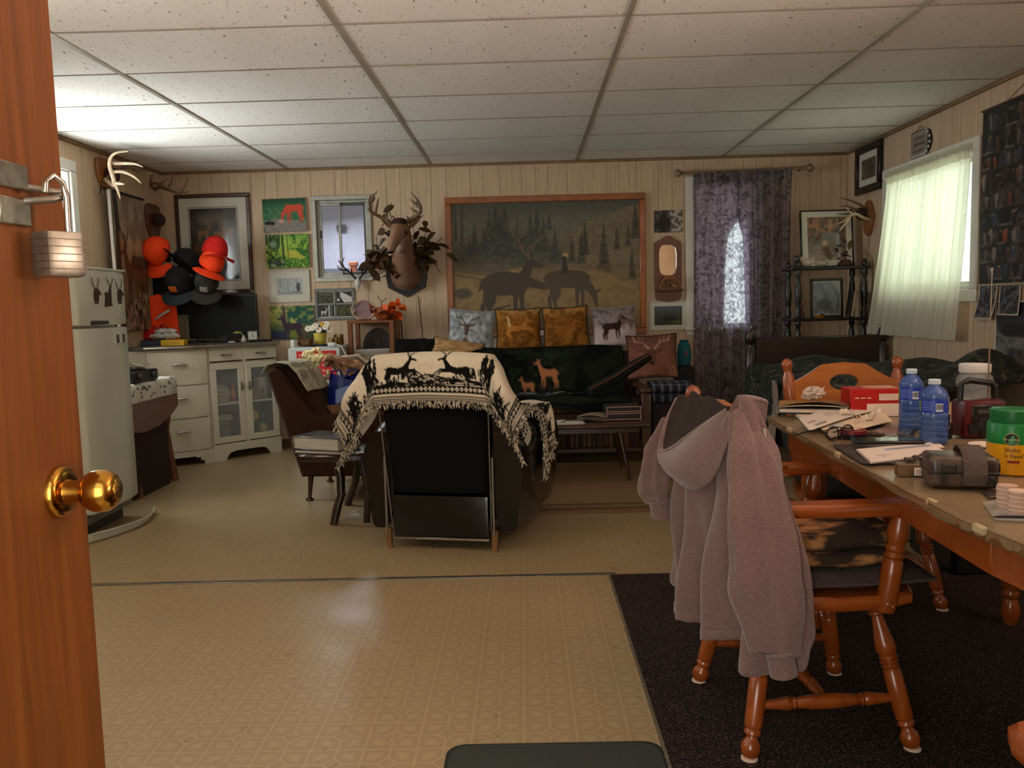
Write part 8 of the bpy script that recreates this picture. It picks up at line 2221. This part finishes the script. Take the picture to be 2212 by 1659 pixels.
# stacks of white tokens
def chips(label, px, py, n_, r):
    q = T(px, py)
    for k in range(n_):
        o = MB().lathe((0, 0, 0), (0, 0, .0038), [(0, r), (.2, r * 1.01), (.8, r * 1.01), (1, r)], 22).build('token', mat('pinkish_token_%d' % (k % 2), (214, 184, 164) if k % 2 else (196, 160, 142), None, .5))
        o.location = (q.x + .0008 * math.sin(k * 2), q.y, q.z + k * .0042); tag(o, label if k < n_ - 1 else label.replace('token in', 'token on top of'), 'token', 'pale round tokens on the table')
chips('pale round token in the further stack on the table', 2174, 1098, 11, .018)
chips('pale round token in the nearer stack at the picture edge', 2200, 1116, 12, .018)
# radio, jars
m_rad = mat('radio_black', (22, 20, 20), None, .4); m_radr = mat('radio_maroon', (86, 16, 20), (66, 12, 16), .35)
q = T(2122, 946)
t = thing('portable_radio', 'black and maroon portable radio with raised antenna and carry handle', 'radio', (q.x, q.y + .03, TS), .12)
MB().box((0, 0, .055), (.125, .07, .11), .014, seg=2).build('body', m_radr, t)
MB().box((0, -.030, .072), (.09, .016, .055), .006).build('panel', m_rad, t); MB().box((0, -.030, .03), (.035, .018, .06), .004).build('front_band', m_rad, t)
MB().box((0, -.039, .078), (.05, .002, .012)).build('tuning_window', mat('grey_window', (70, 66, 64), None, .2), t, False)
MB().tube([(-.055, 0, .10), (-.052, 0, .155), (-.03, 0, .165), (.04, 0, .155), (.052, 0, .14), (.055, 0, .10)], [.009, .008, .009, .009, .008, .009], 10).build('handle', m_rad, t)
for x in (-.035, .035): MB().lathe((x, -.036, .03), (x, -.040, .03), [(0, .018), (1, .017)], 18).build('speaker', m_rad, t)
MB().lathe((.062, 0, .09), (.075, 0, .09), [(0, .02), (1, .018)], 14).build('knob', m_rad, t)
MB().tube([(.045, .02, .10), (.049, .02, .48)], [.0028, .0015], 8).lathe((.049, .02, .478), (.049, .02, .488), [(0, .003), (1, .003)], 8).build('antenna', m_chrome, t)
m_cjar = mat('clear_jar_plastic', (220, 226, 226), None, .06, alpha=.22, spec=.7)
q = T(2132, 905)
t = thing('clear_jar', 'clear plastic jar with white screw lid behind the radio', 'jar', (q.x + .02, q.y + .12, TS))
MB().lathe((0, 0, 0), (0, 0, .145), [(0, .05), (.05, .055), (.35, .055), (.5, .048), (.62, .05), (.78, .06), (.9, .055), (1, .045)], 30).build('body', m_cjar, t)
MB().lathe((0, 0, .145), (0, 0, .175), [(0, .048), (.1, .05), (.9, .05), (1, .046)], 30).build('lid', m_frame_wh, t)
MB().lathe((0, 0, .004), (0, 0, .05), [(0, .046), (1, .05)], 24).build('contents', mat('brown_contents', (150, 110, 80), (90, 60, 40), .8, scale=60, bump=.8), t)
q = T(2192, 1030)
t = thing('plant_food_jar', 'green lidded yellow plant food tub at the right picture edge', 'tub', (q.x + .02, q.y + .05, TS), -.25)
r = .052
MB().lathe((0, 0, 0), (0, 0, .118), [(0, r * .92), (.03, r), (.97, r), (1, r * .94)], 34).build('tub', mat('yellow_tub', (226, 160, 14), (210, 146, 10), .35), t)
MB().lathe((0, 0, .072), (0, 0, .119), [(0, r * 1.006), (.9, r * 1.006), (1, r * .96)], 34).build('green_band', mat('green_band', (14, 120, 54), None, .35), t)
MB().lathe((0, 0, .119), (0, 0, .150), [(0, r * .88), (.15, r * .9), (.9, r * .9), (1, r * .82)], 34).build('lid', mat('green_lid', (16, 104, 50), (12, 92, 44), .35), t)
def on_tub(a_, z, k=1.012): return Vector((math.sin(a_) * r * k, -math.cos(a_) * r * k, z))
MB().faces([on_tub(-.28 + .26 * math.cos(b_) , .084 + .0135 * math.sin(b_), 1.014) for b_ in np.linspace(0, 2 * pi, 25)[:-1]], [list(range(24))]).build('logo_disc', mat('logo_black', (16, 18, 16), None, .4), t, False)
MB().tube([on_tub(-.28 + .27 * math.cos(b_), .084 + .014 * math.sin(b_), 1.014) for b_ in np.linspace(0, 2 * pi, 25)], .0006, 5).build('logo_ring', mat('gold_ring', (206, 170, 60), None, .4), t)
def tub_text(s_, a0, z, size, m_):
    o = text('lettering', s_, size, Matrix.Identity(4), m_, t)
    for v_ in o.data.vertices: p = on_tub(a0 + v_.co.x / r, z + v_.co.y, 1.02 + v_.co.z * 2); v_.co = p
    return o
tub_text('Miracle-Gro', -.28, .084, .0066, mat('pale_green_ink', (190, 214, 160), None, .6))
tub_text('Shake', -.24, .060, .0135, mat('dark_ink', (34, 30, 20), None, .6)); tub_text("'n Feed", -.20, .046, .0135, mat('dark_ink', (34, 30, 20)))
MB().grid(lambda u, v: on_tub(lerp(-.42, .05, u), lerp(.036, .030, v), 1.012), 8, 3).build('red_strip', mat('red_print', (140, 40, 26)), t)
MB().grid(lambda u, v: on_tub(lerp(.30, .95, u), lerp(.028, .010, v), 1.012), 10, 3).build('barcode_panel', mat('barcode_brown', (120, 84, 40), None, .6), t)
mb = MB()
for k in range(4): mb.grid(lambda u, v: on_tub(lerp(.30, .95, u), .064 - k * .008 - v * .003, 1.012), 8, 2)
mb.build('fine_print', mat('barcode_brown', (120, 84, 40)), t)
q = T(2052, 950)
t = thing('black_inkwell', 'small black bottle between the blue bottle and radio', 'bottle', (q.x, q.y + .03, TS))
MB().lathe((0, 0, 0), (0, 0, .07), [(0, .018), (.05, .02), (.6, .02), (.7, .012), (.75, .013), (1, .013)], 16).build('body', m_rad, t)
MB().tube([(-.012, -.016, .03), (-.004, -.019, .042), (.004, -.019, .036), (-.004, -.019, .026)], .0012, 5).build('white_mark', m_frame_wh, t)
q = T(2058, 925)
t = thing('feather', 'cream feathers standing beside the front blue bottle', 'feather', (q.x, q.y + .05, TS))
for k in range(3): MB().grid(lambda u, v: Vector((-.01 + .014 * k + .012 * v + (u - .5) * .018 * math.sin(v * pi * .9 + .25), .01 * k, .115 * v - .02 * k * v)), 5, 14).build('vane', mat('cream_feather', (200, 176, 140), (170, 142, 104), .9), t, angle=3, solid=.001)
MB().lathe((0, 0, 0), (0, 0, .03), [(0, .016), (.8, .014), (1, .012)], 12).build('holder', mat('amber_holder', (206, 130, 30), None, .4), t)
q = T(2128, 968)
for k in range(3):
    o = MB().lathe((0, 0, 0), (0, 0, .0036), [(0, .045), (1, .045)], 28).build('coaster', m_wpaper if k != 1 else m_rad)
    o.location = (q.x + .002 * k, q.y, q.z + k * .004); tag(o, ('pale coaster at the bottom of the pile before the radio', 'black coaster in the middle of the pile before the radio', 'pale coaster on top of the pile before the radio')[k], 'coaster', 'coasters before the radio')
q = T(2180, 935)
t = thing('black_swirl_box', 'black box with white swirls behind the plant food tub', 'box', (q.x - .035, q.y + .03, TS), .1)
MB().bb((-.035, -.025, 0), (.035, .025, .045), .003).build('carton', m_rad, t)
for k in range(3): MB().tube([(-.028 + .02 * k, -.0255, .012), (-.018 + .02 * k, -.0258, .034), (-.008 + .02 * k, -.0258, .02), (.0 + .02 * k, -.0255, .036)], .0014, 5).build('swirl', m_frame_wh, t)
q = T(2185, 1122)
t = thing('black_pen', 'black pen lying at the right picture edge of the table', 'pen', (q.x + .03, q.y + .0, TS + .0035), -.12)
MB().lathe((-.06, 0, 0), (.06, 0, 0), [(0, .001), (.08, .003), (.9, .0036), (1, .003)], 10).build('barrel', m_rad, t)
MB().box((.04, 0, .004), (.035, .003, .0012)).build('clip', m_steel, t, False)
paper('dark_card', 'dark printed card under the trail camera strap', 'card', [(2120, 1062), (2165, 1058), (2180, 1072), (2135, 1078)], .002, mat('dark_gloss_page', (40, 34, 34)), .0005)
paper('plastic_sleeve', 'clear plastic sleeve under the token stacks', 'sleeve', [(2120, 1085), (2205, 1080), (2240, 1130), (2150, 1125)], .0015, mat('clear_film', (220, 220, 214)), .0002)
